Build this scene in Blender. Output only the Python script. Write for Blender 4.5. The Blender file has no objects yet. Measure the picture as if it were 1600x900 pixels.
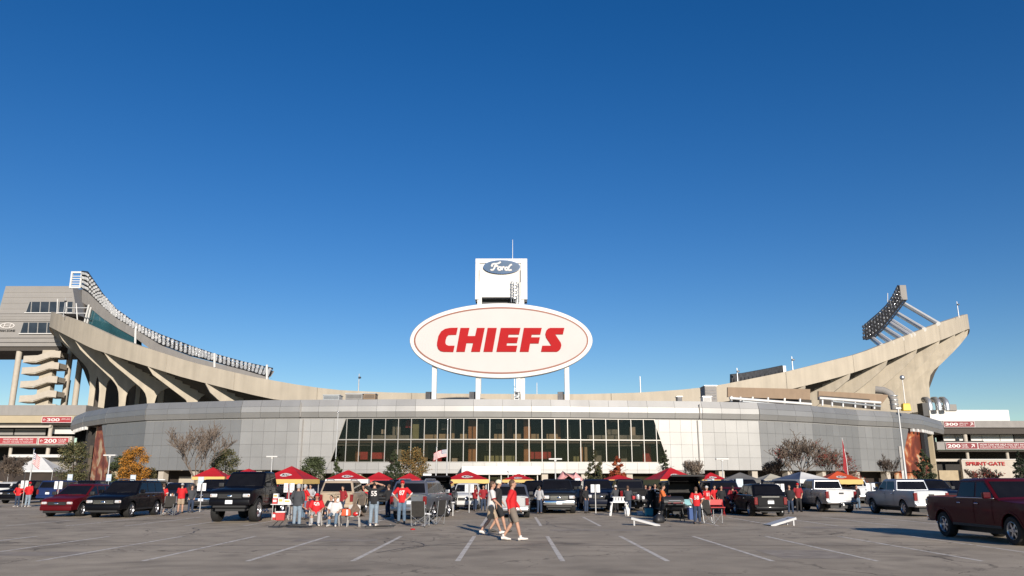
import bpy, bmesh, math, random
from mathutils import Vector, Matrix
sin, cos, tan, pi, rad = math.sin, math.cos, math.tan, math.pi, math.radians
scene = bpy.context.scene
C = scene.collection
RND = random.Random(11)

# ------------------------------------------------------------------ camera, sky, sun, exposure
F, PITCH, EYE = 1236.0, rad(13.66), 1.85
cam_data = bpy.data.cameras.new('camera')
cam = bpy.data.objects.new('camera', cam_data)
C.objects.link(cam)
cam.location = (0, 0, EYE)
cam.rotation_euler = (rad(90) + PITCH, 0, 0)
cam_data.sensor_width = 36
cam_data.lens = 36 * F / 1600
cam_data.clip_start, cam_data.clip_end = 0.1, 12000
scene.camera = cam

SUN_AZ, SUN_EL = rad(164.0), rad(18.0)        # azimuth clockwise from +Y (the view direction)
world = bpy.data.worlds.new('World')
scene.world = world
world.use_nodes = True
wn = world.node_tree
sky = wn.nodes.new('ShaderNodeTexSky')
sky.sky_type = 'NISHITA'
sky.sun_disc = False
sky.sun_elevation, sky.sun_rotation = SUN_EL, SUN_AZ
sky.altitude, sky.air_density, sky.dust_density, sky.ozone_density = 200, 1.0, 0.0, 2.7
bg = wn.nodes['Background']
bg.inputs['Strength'].default_value = 0.083
hs = wn.nodes.new('ShaderNodeHueSaturation')      # a deep, polarised autumn blue
hs.inputs['Hue'].default_value, hs.inputs['Saturation'].default_value, hs.inputs['Value'].default_value = 0.512, 1.36, 1.0
wn.links.new(sky.outputs['Color'], hs.inputs['Color'])
wn.links.new(hs.outputs['Color'], bg.inputs['Color'])
sun_data = bpy.data.lights.new('sun', 'SUN')
sun = bpy.data.objects.new('sun', sun_data)
C.objects.link(sun)
sun_data.energy, sun_data.angle, sun_data.color = 5.0, rad(0.5), (1.0, 0.91, 0.79)
SUN_DIR = Vector((sin(SUN_AZ) * cos(SUN_EL), cos(SUN_AZ) * cos(SUN_EL), sin(SUN_EL)))
sun.rotation_euler = (-SUN_DIR).to_track_quat('-Z', 'Y').to_euler()
scene.view_settings.view_transform = 'Standard'
scene.view_settings.look = 'None'
scene.view_settings.gamma = 1
scene.view_settings.exposure = 0.3
WORK = bpy.data.scenes.new('work')              # a scratch scene for turning text and modifiers into plain meshes; removed at the end
scene.cycles.max_bounces = 8
scene.cycles.transparent_max_bounces = 16

# ------------------------------------------------------------------ where a line of sight meets the place
CP, SP = cos(PITCH), sin(PITCH)
def slopes(u, v):                              # x/y and z/y along the sight line through photograph pixel (u, v)
    up = 450 - v
    fw = F * CP - up * SP
    return (u - 800) / fw, (F * SP + up * CP) / fw
def at(u, v, y):
    a, b = slopes(u, v)
    return Vector((a * y, y, EYE + b * y))
def ground(u, v):
    a, b = slopes(u, v)
    y = -EYE / b
    return Vector((a * y, y, 0))
def depth_of(v):
    return ground(800, v).y
def interp(tab, x):
    if x <= tab[0][0]: return tab[0][1]
    for (a, p), (b, q) in zip(tab, tab[1:]):
        if x <= b: return p + (q - p) * (x - a) / (b - a)
    return tab[-1][1]

# ------------------------------------------------------------------ mesh and object helpers
def empty(name, loc=(0, 0, 0), rz=0.0):
    o = bpy.data.objects.new(name, None)
    C.objects.link(o)
    o.location = loc
    o.rotation_euler = (0, 0, rz)
    o.empty_display_size = 0.2
    return o
def tag(o, label=None, cat=None, group=None, kind=None):
    if label: o['label'] = label
    if cat: o['category'] = cat
    if group: o['group'] = group
    if kind: o['kind'] = kind
    return o
def thing(name, label, cat, loc=(0, 0, 0), rz=0.0, group=None):
    return tag(empty(name, loc, rz), label, cat, group)
def link(name, me, parent=None, label=None):
    o = bpy.data.objects.new(name, me)
    C.objects.link(o)
    if parent: o.parent = parent
    if label: o['label'] = label
    return o
def copy_tree(o, parent=None):
    c = o.copy()
    C.objects.link(c)
    c.parent = parent
    for ch in list(o.children): copy_tree(ch, c)
    return c

class MB:
    def __init__(s):
        s.v, s.f, s.m = [], [], []
    def add(s, vs, fs, mi=0):
        n = len(s.v)
        s.v += [tuple(p) for p in vs]
        for f in fs:
            s.f.append([i + n for i in f]); s.m.append(mi)
        return s
    def quad(s, a, b, c, d, mi=0):
        return s.add([a, b, c, d], [(0, 1, 2, 3)], mi)
    def box(s, c, d, mi=0, rot=None, taper=1.0):
        x, y, z = d[0] / 2, d[1] / 2, d[2] / 2
        t = taper
        vs = [Vector(p) for p in ((-x, -y, -z), (x, -y, -z), (x, y, -z), (-x, y, -z), (-x * t, -y * t, z), (x * t, -y * t, z), (x * t, y * t, z), (-x * t, y * t, z))]
        if rot is not None: vs = [rot @ p for p in vs]
        c = Vector(c)
        return s.add([p + c for p in vs], [(0, 3, 2, 1), (4, 5, 6, 7), (0, 1, 5, 4), (1, 2, 6, 5), (2, 3, 7, 6), (3, 0, 4, 7)], mi)
    def span(s, a, b, mi=0):                    # box between two opposite corners
        a, b = Vector(a), Vector(b)
        return s.box((a + b) / 2, [abs(q) for q in (b - a)], mi)
    def loft(s, rings, mi=0, caps=True, closed=True):
        n, k = len(s.v), len(rings[0])
        for r in rings: s.v += [tuple(p) for p in r]
        for i in range(len(rings) - 1):
            for j in range(k if closed else k - 1):
                a, b = n + i * k + j, n + i * k + (j + 1) % k
                s.f.append([a, b, b + k, a + k]); s.m.append(mi)
        if caps:
            s.f.append([n + j for j in range(k)][::-1]); s.m.append(mi)
            s.f.append([n + (len(rings) - 1) * k + j for j in range(k)]); s.m.append(mi)
        return s
    def tube(s, pts, rs, n=8, mi=0, caps=True, flat=1.0, side=None):
        pts = [Vector(p) for p in pts]
        if not isinstance(rs, (list, tuple)): rs = [rs] * len(pts)
        rings, ref = [], None
        for i, p in enumerate(pts):
            t = (pts[min(i + 1, len(pts) - 1)] - pts[max(i - 1, 0)]).normalized()
            if ref is None:
                ref = Vector(side) if side else (Vector((0, 0, 1)) if abs(t.z) < 0.9 else Vector((1, 0, 0)))
            e = ref - t * ref.dot(t)
            e = e.normalized() if e.length > 1e-6 else t.orthogonal().normalized()
            g = t.cross(e)
            r = rs[i]
            ra, rb = r if isinstance(r, (list, tuple)) else (r, r * flat)
            rings.append([p + e * (ra * cos(2 * pi * j / n)) + g * (rb * sin(2 * pi * j / n)) for j in range(n)])
        return s.loft(rings, mi, caps)
    def ball(s, c, r, n=10, m=6, mi=0, rot=None):
        r = Vector(r) if not isinstance(r, (int, float)) else Vector((r, r, r))
        c = Vector(c)
        rings = []
        for i in range(m + 1):
            a = -pi / 2 + pi * (0.04 + 0.92 * i / m)
            ring = [Vector((r.x * cos(a) * cos(2 * pi * j / n), r.y * cos(a) * sin(2 * pi * j / n), r.z * sin(a))) for j in range(n)]
            rings.append([(rot @ p if rot is not None else p) + c for p in ring])
        return s.loft(rings, mi)
    def prism(s, poly, fn, t0, t1, mi=0):        # poly: 2D outline, fn(p, q, t): 2D + thickness -> 3D
        n = len(poly)
        vs = [fn(p, q, t0) for p, q in poly] + [fn(p, q, t1) for p, q in poly]
        fs = [list(range(n))[::-1], [n + i for i in range(n)]] + [(i, (i + 1) % n, n + (i + 1) % n, n + i) for i in range(n)]
        return s.add(vs, fs, mi)
    def mesh(s, name, mats, smooth=None, bevel=0, seg=1, fix=True):
        me = bpy.data.meshes.new(name)
        me.from_pydata(s.v, [], s.f)
        for m in (mats if isinstance(mats, (list, tuple)) else [mats]): me.materials.append(m)
        me.polygons.foreach_set('material_index', s.m)
        if fix or bevel:
            bm = bmesh.new(); bm.from_mesh(me)
            if fix: bmesh.ops.recalc_face_normals(bm, faces=bm.faces)
            if bevel:
                ed = [e for e in bm.edges if len(e.link_faces) == 2 and e.calc_face_angle(0) > 0.6]
                bmesh.ops.bevel(bm, geom=ed, offset=bevel, segments=seg, affect='EDGES', profile=0.6, clamp_overlap=True)
            bm.to_mesh(me); bm.free()
        if smooth is not None:
            me.polygons.foreach_set('use_smooth', [True] * len(me.polygons))
            if smooth < 180: me.set_sharp_from_angle(angle=rad(smooth))
        me.update()
        return me
    def build(s, name, mats, parent=None, smooth=None, bevel=0, seg=1, label=None, fix=True):
        return link(name, s.mesh(name, mats, smooth, bevel, seg, fix), parent, label)

def ring_ellipse(n): return [(cos(2 * pi * i / n), sin(2 * pi * i / n)) for i in range(n)]

# ------------------------------------------------------------------ procedural materials
def mat(name, col, rough=0.6, metal=0.0, var=0.10, scale=2.0, bump=0.0, bscale=40.0, coat=0.0, spec=0.5, obj_var=0.0, detail=4.0, streak=0.0, streak_scale=(1.0, 1.0, 0.05), emit=0.0):
    m = bpy.data.materials.new(name)
    m.use_nodes = True
    nt = m.node_tree
    p = nt.nodes['Principled BSDF']
    p.inputs['Roughness'].default_value = rough
    p.inputs['Metallic'].default_value = metal
    p.inputs['Coat Weight'].default_value = coat
    p.inputs['Coat Roughness'].default_value = 0.06
    p.inputs['Specular IOR Level'].default_value = spec
    geo = nt.nodes.new('ShaderNodeNewGeometry')
    def noise(sc, det=detail, vec=None):
        n = nt.nodes.new('ShaderNodeTexNoise')
        n.inputs['Scale'].default_value = sc
        n.inputs['Detail'].default_value = det
        nt.links.new(vec or geo.outputs['Position'], n.inputs['Vector'])
        return n.outputs['Fac']
    def rng(fac, lo, hi):
        r = nt.nodes.new('ShaderNodeMapRange')
        r.inputs['From Min'].default_value, r.inputs['From Max'].default_value = 0.3, 0.7
        r.inputs['To Min'].default_value, r.inputs['To Max'].default_value = lo, hi
        nt.links.new(fac, r.inputs['Value'])
        return r.outputs['Result']
    def mul(a, b):
        x = nt.nodes.new('ShaderNodeMath'); x.operation = 'MULTIPLY'
        nt.links.new(a, x.inputs[0]); nt.links.new(b, x.inputs[1])
        return x.outputs[0]
    k = rng(noise(scale), 1 - var, 1 + var)
    if streak:
        vm = nt.nodes.new('ShaderNodeVectorMath'); vm.operation = 'MULTIPLY'
        vm.inputs[1].default_value = streak_scale
        nt.links.new(geo.outputs['Position'], vm.inputs[0])
        k = mul(k, rng(noise(1.0, 5.0, vm.outputs[0]), 1 - streak, 1 + streak * 0.4))
    if obj_var:
        oi = nt.nodes.new('ShaderNodeObjectInfo')
        r = nt.nodes.new('ShaderNodeMapRange')
        r.inputs['To Min'].default_value, r.inputs['To Max'].default_value = 1 - obj_var, 1 + obj_var
        nt.links.new(oi.outputs['Random'], r.inputs['Value'])
        k = mul(k, r.outputs['Result'])
    vm = nt.nodes.new('ShaderNodeVectorMath'); vm.operation = 'SCALE'
    vm.inputs[0].default_value = col[:3]
    nt.links.new(k, vm.inputs['Scale'])
    nt.links.new(vm.outputs[0], p.inputs['Base Color'])
    if bump:
        b = nt.nodes.new('ShaderNodeBump')
        b.inputs['Strength'].default_value = bump
        b.inputs['Distance'].default_value = 0.02
        nt.links.new(noise(bscale), b.inputs['Height'])
        nt.links.new(b.outputs[0], p.inputs['Normal'])
    if emit:
        p.inputs['Emission Color'].default_value = (*col[:3], 1)
        p.inputs['Emission Strength'].default_value = emit
    return m
def glass(name, tint, through=0.6, rough=0.02):
    m = bpy.data.materials.new(name)
    m.use_nodes = True
    nt = m.node_tree
    nt.nodes.remove(nt.nodes['Principled BSDF'])
    out = nt.nodes['Material Output']
    fr = nt.nodes.new('ShaderNodeFresnel'); fr.inputs['IOR'].default_value = 1.36
    gl = nt.nodes.new('ShaderNodeBsdfGlossy'); gl.inputs['Roughness'].default_value = rough
    tr = nt.nodes.new('ShaderNodeBsdfTransparent'); tr.inputs['Color'].default_value = (*[c * through for c in tint], 1)
    mx = nt.nodes.new('ShaderNodeMixShader')
    nt.links.new(fr.outputs[0], mx.inputs[0])
    nt.links.new(tr.outputs[0], mx.inputs[1]); nt.links.new(gl.outputs[0], mx.inputs[2])
    nt.links.new(mx.outputs[0], out.inputs['Surface'])
    return m

M = {}
M['concrete'] = mat('beige_concrete', (0.425, 0.372, 0.295), 0.85, var=0.05, scale=0.25, bump=0.05, bscale=6, streak=0.12, streak_scale=(0.6, 0.6, 0.03))
M['rib_concrete'] = mat('board_marked_concrete', (0.43, 0.38, 0.305), 0.9, var=0.08, scale=0.4, bump=0.06, bscale=5, streak=0.14, streak_scale=(0.8, 0.8, 0.04))
M['deck_concrete'] = mat('shaded_underside_concrete', (0.085, 0.068, 0.05), 0.9, var=0.10, scale=0.3)  # concrete colour darkened to hold the shade under the seating
M['cladding'] = mat('brushed_metal_cladding', (0.355, 0.35, 0.34), 0.58, metal=0.75, var=0.04, scale=0.3, obj_var=0.05, streak=0.06, streak_scale=(0.3, 0.3, 0.05))
M['cladding_gap'] = mat('cladding_joint', (0.24, 0.235, 0.23), 0.8)
M['white_panel'] = mat('white_metal_panel', (0.60, 0.585, 0.56), 0.45, var=0.03, scale=0.5, obj_var=0.03)
M['white_paint'] = mat('white_paint', (0.62, 0.61, 0.59), 0.4, var=0.03, scale=0.5)
M['sign_white'] = mat('sign_face_white', (0.515, 0.488, 0.475), 0.8, var=0.02, scale=0.3)
M['sign_red'] = mat('sign_red', (0.36, 0.016, 0.018), 0.8, var=0.04, scale=0.5, spec=0.1)
M['sign_line'] = mat('sign_outline', (0.22, 0.06, 0.03), 0.5, var=0.05)
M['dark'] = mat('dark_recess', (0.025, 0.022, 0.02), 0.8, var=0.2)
M['black'] = mat('black_plastic', (0.018, 0.018, 0.02), 0.5, var=0.15)
M['rubber'] = mat('tyre_rubber', (0.012, 0.012, 0.012), 0.85, var=0.15, scale=8)
M['mullion'] = mat('aluminium_mullion', (0.36, 0.345, 0.32), 0.4, metal=0.3, var=0.03)
M['pane'] = glass('curtain_wall_glass', (0.95, 0.91, 0.86), 0.78)
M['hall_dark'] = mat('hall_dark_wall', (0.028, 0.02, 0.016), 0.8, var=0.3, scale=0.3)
M['hall_floor'] = mat('hall_floor', (0.08, 0.06, 0.045), 0.6, var=0.2, scale=0.5)
M['hall_wood'] = mat('hall_wood', (0.34, 0.16, 0.06), 0.6, var=0.15, scale=1.2)
M['hall_tan'] = mat('hall_tan_plaster', (0.34, 0.27, 0.17), 0.7, var=0.12, scale=0.8)
M['hall_green'] = mat('hall_olive_panel', (0.22, 0.23, 0.11), 0.7, var=0.15, scale=0.8)
M['hall_grey'] = mat('hall_grey_panel', (0.20, 0.20, 0.175), 0.7, var=0.2, scale=0.8)
M['hall_red'] = mat('hall_red_banner', (0.35, 0.03, 0.03), 0.7, var=0.2, scale=0.8)
M['tower_grey'] = mat('grey_corrugated_cladding', (0.27, 0.255, 0.24), 0.55, metal=0.1, var=0.04, scale=0.3, streak=0.06, streak_scale=(0.02, 0.02, 1.2))
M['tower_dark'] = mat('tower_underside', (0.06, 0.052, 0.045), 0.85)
M['window_dark'] = mat('dark_window_glass', (0.03, 0.035, 0.04), 0.05, spec=0.7, var=0.3, scale=0.3)
M['teal_glass'] = mat('teal_suite_glass', (0.03, 0.10, 0.12), 0.06, spec=0.8, var=0.3, scale=0.1)
M['steel'] = mat('galvanised_steel', (0.50, 0.51, 0.52), 0.35, metal=0.7, var=0.1, scale=1)
M['dark_steel'] = mat('dark_lamp_steel', (0.05, 0.05, 0.055), 0.4, metal=0.5, var=0.3, scale=2)
M['lens'] = mat('floodlight_lens', (0.75, 0.77, 0.80), 0.15, metal=0.6, var=0.2, scale=2)
M['roofing'] = mat('grey_roofing', (0.30, 0.29, 0.28), 0.8, var=0.1, scale=0.5)
M['brown_wall'] = mat('tan_brown_block_wall', (0.26, 0.185, 0.125), 0.85, var=0.06, scale=0.6, streak=0.08)
M['beige'] = mat('beige_parapet', (0.40, 0.33, 0.22), 0.8, var=0.05, scale=0.5)
M['grey_paint'] = mat('grey_painted_concrete', (0.255, 0.24, 0.225), 0.8, var=0.06, scale=0.5, streak=0.06)
M['pier'] = mat('pale_pier', (0.43, 0.385, 0.325), 0.8, var=0.06, scale=0.8)
M['banner_red'] = mat('banner_red', (0.17, 0.006, 0.013), 0.6, var=0.08, scale=1)
M['banner_red_pale'] = mat('pale_banner_red', (0.32, 0.035, 0.04), 0.6, var=0.06, scale=1)  # lighter red for the banners of the left deck
M['letter_white'] = mat('white_lettering', (0.60, 0.57, 0.55), 0.5, var=0.02)
M['letter_red'] = mat('red_lettering', (0.42, 0.03, 0.03), 0.5, var=0.04)
M['letter_black'] = mat('black_lettering', (0.02, 0.02, 0.022), 0.5)
M['oval_blue'] = mat('emblem_blue', (0.012, 0.06, 0.14), 0.3, var=0.2, scale=0.4)
M['tarmac_yellow'] = mat('yellow_paint', (0.70, 0.47, 0.04), 0.5, var=0.05)
M['chrome'] = mat('chrome', (0.72, 0.72, 0.74), 0.12, metal=1.0, var=0.05)
M['rim'] = mat('alloy_rim', (0.52, 0.52, 0.54), 0.28, metal=0.85, var=0.1, scale=6)
M['car_glass'] = mat('tinted_car_glass', (0.008, 0.008, 0.010), 0.03, spec=0.2, var=0.2)
M['lamp_clear'] = mat('headlamp_lens', (0.72, 0.72, 0.72), 0.08, metal=0.35, var=0.25, scale=14, coat=1.0)
M['lamp_red'] = mat('tail_lamp_red', (0.17, 0.008, 0.010), 0.15, var=0.25, scale=14, coat=1.0)
M['lamp_amber'] = mat('amber_lamp', (0.75, 0.25, 0.03), 0.15, coat=1.0)
M['plate'] = mat('licence_plate', (0.72, 0.73, 0.75), 0.4, var=0.08, scale=12)
M['trim'] = mat('dark_trim', (0.015, 0.015, 0.016), 0.6, var=0.1)
M['cabin_dark'] = mat('vehicle_interior', (0.03, 0.028, 0.027), 0.8, var=0.2, scale=5)
M['bark'] = mat('bark', (0.085, 0.062, 0.048), 0.9, var=0.25, scale=5, bump=0.3)
M['bark_pale'] = mat('pale_bark', (0.15, 0.115, 0.09), 0.9, var=0.25, scale=5, bump=0.3)
M['plastic_grey'] = mat('grey_moulded_plastic', (0.40, 0.38, 0.36), 0.5, var=0.06)
M['plastic_white'] = mat('white_plastic', (0.72, 0.72, 0.72), 0.4, var=0.04)
M['pole_grey'] = mat('grey_pole', (0.46, 0.46, 0.46), 0.45, metal=0.4, var=0.08)
def paint(name, col, metal=0.0, rough=0.40, coat=0.14):
    return mat(name, col, rough, metal=metal, var=0.06, scale=1.5, coat=coat, spec=0.1, streak=0.05, streak_scale=(2, 2, 0.6))
P = {
    'black': paint('black_car_paint', (0.004, 0.004, 0.006)), 'navy': paint('navy_car_paint', (0.006, 0.009, 0.022)),
    'red': paint('dark_red_car_paint', (0.085, 0.005, 0.008)), 'maroon': paint('maroon_car_paint', (0.06, 0.004, 0.008)),
    'tan': paint('tan_car_paint', (0.40, 0.315, 0.23)), 'silver': paint('silver_car_paint', (0.36, 0.36, 0.37), 0.85, 0.34),
    'white': paint('white_car_paint', (0.58, 0.58, 0.57), 0.0, 0.35), 'grey': paint('grey_car_paint', (0.10, 0.105, 0.115), 0.6),
    'charcoal': paint('charcoal_car_paint', (0.016, 0.017, 0.019), 0.3), 'blue': paint('blue_car_paint', (0.015, 0.03, 0.10)),
    'pearl': paint('pearl_car_paint', (0.30, 0.315, 0.345), 0.75, 0.38),
}

# ------------------------------------------------------------------ lettering: filled text turned into mesh
def text_mesh(s, size=1.0, depth=0.0, shear=0.0, bold=0.0, align='CENTER'):
    cu = bpy.data.curves.new('lettering', 'FONT')
    cu.body, cu.size, cu.extrude, cu.shear, cu.offset = s, size, depth, shear, bold
    cu.align_x, cu.align_y = align, 'CENTER'
    cu.resolution_u = 3
    o = bpy.data.objects.new('lettering', cu)
    WORK.collection.objects.link(o)
    WORK.view_layers[0].update()
    dg = WORK.view_layers[0].depsgraph
    me = bpy.data.meshes.new_from_object(o.evaluated_get(dg))
    bpy.data.objects.remove(o); bpy.data.curves.remove(cu)
    return me
def lettering(s, m, origin, w, h, parent=None, right=(1, 0, 0), up=(0, 0, 1), bold=0.0, shear=0.0, name='lettering', thick=0.0):
    """text fitted into a w x h box whose centre is origin"""
    me = text_mesh(s, 1.0, 0.0, shear, bold)
    xs = [v.co.x for v in me.vertices]; ys = [v.co.y for v in me.vertices]
    x0, x1, y0, y1 = min(xs), max(xs), min(ys), max(ys)
    right, up, origin = Vector(right), Vector(up), Vector(origin)
    nrm = right.cross(up)
    for v in me.vertices:
        v.co = origin + right * (((v.co.x - x0) / (x1 - x0) - 0.5) * w) + up * (((v.co.y - y0) / (y1 - y0) - 0.5) * h)
    if thick:
        bm = bmesh.new(); bm.from_mesh(me)
        r = bmesh.ops.extrude_face_region(bm, geom=list(bm.faces))
        bmesh.ops.translate(bm, vec=nrm * thick, verts=[e for e in r['geom'] if isinstance(e, bmesh.types.BMVert)])
        bm.to_mesh(me); bm.free()
    me.materials.clear(); me.materials.append(m)
    return link(name, me, parent)
# ================================================================== THE GROUND
def asphalt():
    m = bpy.data.materials.new('worn_asphalt')
    m.use_nodes = True
    nt = m.node_tree; N = nt.nodes; L = nt.links
    p = N['Principled BSDF']
    geo = N.new('ShaderNodeNewGeometry')
    def noise(sc, det=5, vec=None, dist=0.0):
        n = N.new('ShaderNodeTexNoise'); n.inputs['Scale'].default_value = sc; n.inputs['Detail'].default_value = det
        n.inputs['Distortion'].default_value = dist
        L.new(vec or geo.outputs['Position'], n.inputs['Vector']); return n
    def rng(v, a, b, lo, hi):
        r = N.new('ShaderNodeMapRange')
        for k, q in zip(('From Min', 'From Max', 'To Min', 'To Max'), (a, b, lo, hi)): r.inputs[k].default_value = q
        L.new(v, r.inputs['Value']); return r.outputs['Result']
    def math_(op, a, b=None, c=None):
        x = N.new('ShaderNodeMath'); x.operation = op
        for i, q in enumerate((a, b)):
            if q is None: continue
            if isinstance(q, (int, float)): x.inputs[i].default_value = q
            else: L.new(q, x.inputs[i])
        return x.outputs[0]
    big = rng(noise(0.12, 3).outputs['Fac'], 0.3, 0.7, 0.80, 1.16)
    mid = rng(noise(0.9, 5).outputs['Fac'], 0.3, 0.7, 0.84, 1.12)
    grit = rng(noise(45, 3).outputs['Fac'], 0.3, 0.7, 0.80, 1.20)
    stain = rng(noise(0.33, 4, dist=0.6).outputs['Fac'], 0.56, 0.72, 1.0, 0.62)
    # cracks: the borders of large, warped cells, only where a second noise lets them open
    warp = N.new('ShaderNodeVectorMath'); warp.operation = 'MULTIPLY_ADD'
    wn_ = noise(0.7, 6)
    warp.inputs[1].default_value = (2.4, 2.4, 0)
    L.new(wn_.outputs['Color'], warp.inputs[0]); L.new(geo.outputs['Position'], warp.inputs[2])
    def cracks(sc, width, lo, hi, nsc):
        vo = N.new('ShaderNodeTexVoronoi'); vo.feature = 'DISTANCE_TO_EDGE'; vo.inputs['Scale'].default_value = sc
        L.new(warp.outputs[0], vo.inputs['Vector'])
        edge = rng(vo.outputs['Distance'], 0.0, width, 0.0, 1.0)
        gate = rng(noise(nsc, 2).outputs['Fac'], lo, hi, 1.0, 0.0)
        return math_('MAXIMUM', edge, gate)
    c1 = rng(cracks(0.16, 0.006, 0.42, 0.55, 0.15), 0, 1, 0.32, 1.0)
    c2 = rng(cracks(0.55, 0.014, 0.50, 0.60, 0.25), 0, 1, 0.55, 1.0)
    spot = N.new('ShaderNodeTexVoronoi'); spot.inputs['Scale'].default_value = 0.42
    L.new(warp.outputs[0], spot.inputs['Vector'])
    oil = rng(spot.outputs['Distance'], 0.05, 0.30, 0.58, 1.0)
    gate2 = rng(noise(0.11, 2).outputs['Fac'], 0.48, 0.56, 1.0, 0.0)
    oil = math_('MAXIMUM', oil, gate2)
    k = big
    for q in (mid, grit, stain, c1, c2, oil): k = math_('MULTIPLY', k, q)
    sc = N.new('ShaderNodeVectorMath'); sc.operation = 'SCALE'
    sc.inputs[0].default_value = (0.39, 0.322, 0.24)
    L.new(k, sc.inputs['Scale']); L.new(sc.outputs[0], p.inputs['Base Color'])
    p.inputs['Roughness'].default_value = 0.85
    p.inputs['Specular IOR Level'].default_value = 0.25
    b = N.new('ShaderNodeBump'); b.inputs['Strength'].default_value = 0.35; b.inputs['Distance'].default_value = 0.01
    L.new(grit, b.inputs['Height']); L.new(b.outputs[0], p.inputs['Normal'])
    return m
def line_paint():
    m = bpy.data.materials.new('worn_line_paint'); m.use_nodes = True
    nt = m.node_tree; N = nt.nodes; L = nt.links
    geo = N.new('ShaderNodeNewGeometry'); n = N.new('ShaderNodeTexNoise')
    n.inputs['Scale'].default_value = 5; n.inputs['Detail'].default_value = 7
    L.new(geo.outputs['Position'], n.inputs['Vector'])
    r = N.new('ShaderNodeValToRGB')
    r.color_ramp.elements[0].position, r.color_ramp.elements[0].color = 0.34, (0.37, 0.31, 0.25, 1)
    r.color_ramp.elements[1].position, r.color_ramp.elements[1].color = 0.52, (0.66, 0.60, 0.52, 1)
    L.new(n.outputs['Fac'], r.inputs[0]); L.new(r.outputs[0], N['Principled BSDF'].inputs['Base Color'])
    N['Principled BSDF'].inputs['Roughness'].default_value = 0.8
    return m
M['asphalt'], M['line'] = asphalt(), line_paint()
M['faint_line'] = mat('faint_sealed_joint', (0.42, 0.35, 0.28), 0.85, var=0.15, scale=3)
lot = MB()
nx = [-4000, -600, -150, -60, -20, 0, 20, 60, 150, 600, 4000]; ny = [-300, -20, 0, 15, 30, 60, 120, 300, 1200, 6000]
lot.add([(x, y, 0) for y in ny for x in nx], [(j * 11 + i, j * 11 + i + 1, (j + 1) * 11 + i + 1, (j + 1) * 11 + i) for j in range(9) for i in range(10)])
lot = tag(lot.build('parking_lot', M['asphalt']), kind='structure')
def ground_strip(name, a, b, w, m, parent, z=0.004):
    a, b = Vector((a[0], a[1], 0)), Vector((b[0], b[1], 0))
    t = (b - a).normalized(); s = Vector((-t.y, t.x, 0)) * w / 2
    q = MB(); h = Vector((0, 0, z)); n = max(2, int((b - a).length / 1.5))
    for i in range(n):
        p, r = a + (b - a) * i / n, a + (b - a) * (i + 1) / n
        q.quad(p - s + h, r - s + h, r + s + h, p + s + h)
    return q.build(name, m, parent, fix=False)
y0, y1 = depth_of(877), depth_of(838)
for k in range(-8, 9):
    x = -1.25 + 2.47 * k - 0.03
    ground_strip('painted_line', (x, y0), (x + 0.02 * k * 0.2, y1), 0.125, M['line'], lot)
y2, y3 = depth_of(822), depth_of(808)
for k in range(-9, 10):
    x = 1.2 + 2.47 * k
    ground_strip('painted_line', (x, y2), (x, y3), 0.125, M['line'], lot)
    ground_strip('painted_line', (x + 0.4, depth_of(800)), (x + 0.4, depth_of(795)), 0.125, M['line'], lot)
ground_strip('sealed_joint', (-26, depth_of(853)), (26, depth_of(853) + 0.3), 0.09, M['faint_line'], lot, 0.008)
ground_strip('sealed_joint', (-30, depth_of(847)), (-10, depth_of(847.5)), 0.06, M['faint_line'], lot, 0.008)

M['tar'] = mat('tar_crack_seal', (0.055, 0.05, 0.045), 0.6, var=0.2, scale=3)
M['patch'] = mat('asphalt_repair', (0.31, 0.258, 0.205), 0.9, var=0.22, scale=2, bump=0.4, bscale=60)
rr = random.Random(21)
for k in range(9):
    x, y = rr.uniform(-16, 16), rr.uniform(16.8, 33); a = rr.choice((0.1, 1.45, 1.2, 1.8, 0.3, 2.6)); q = MB(); w = rr.uniform(.012, .024)
    pts = []
    for i in range(int(rr.uniform(8, 22))):
        pts.append(Vector((x, y, 0.006))); a += rr.uniform(-.35, .35); x += cos(a) * .45; y += sin(a) * .45
    rings = []
    for i, p_ in enumerate(pts):
        t_ = (pts[min(i + 1, len(pts) - 1)] - pts[max(i - 1, 0)]).normalized(); s_ = Vector((-t_.y, t_.x, 0)) * w * rr.uniform(.5, 1.3)
        rings.append([p_ - s_, p_ + s_])
    q.loft(rings, caps=False, closed=False); q.build('crack_seal', M['tar'], lot, fix=False)
for x, y, w, d in ((-5.6, 26.2, 2.6, .9), (7.5, 21.4, 1.8, 2.4), (-12.5, 21.5, 3.2, 1.2), (3.2, 31.5, 3.5, .8), (12.8, 33.2, 2.2, 1.3)):
    q = MB(); n = 12
    q.add([(x + w / 2 * (1 if abs(cos(a)) > .7 else abs(cos(a)) / .75) * (1 if cos(a) > 0 else -1), y + d / 2 * (1 if abs(sin(a)) > .7 else abs(sin(a)) / .75) * (1 if sin(a) > 0 else -1), .003) for a in [2 * pi * (i + .5) / n for i in range(n)]], [list(range(n))])
    q.build('asphalt_patch', M['patch'], lot, fix=False)

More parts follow.
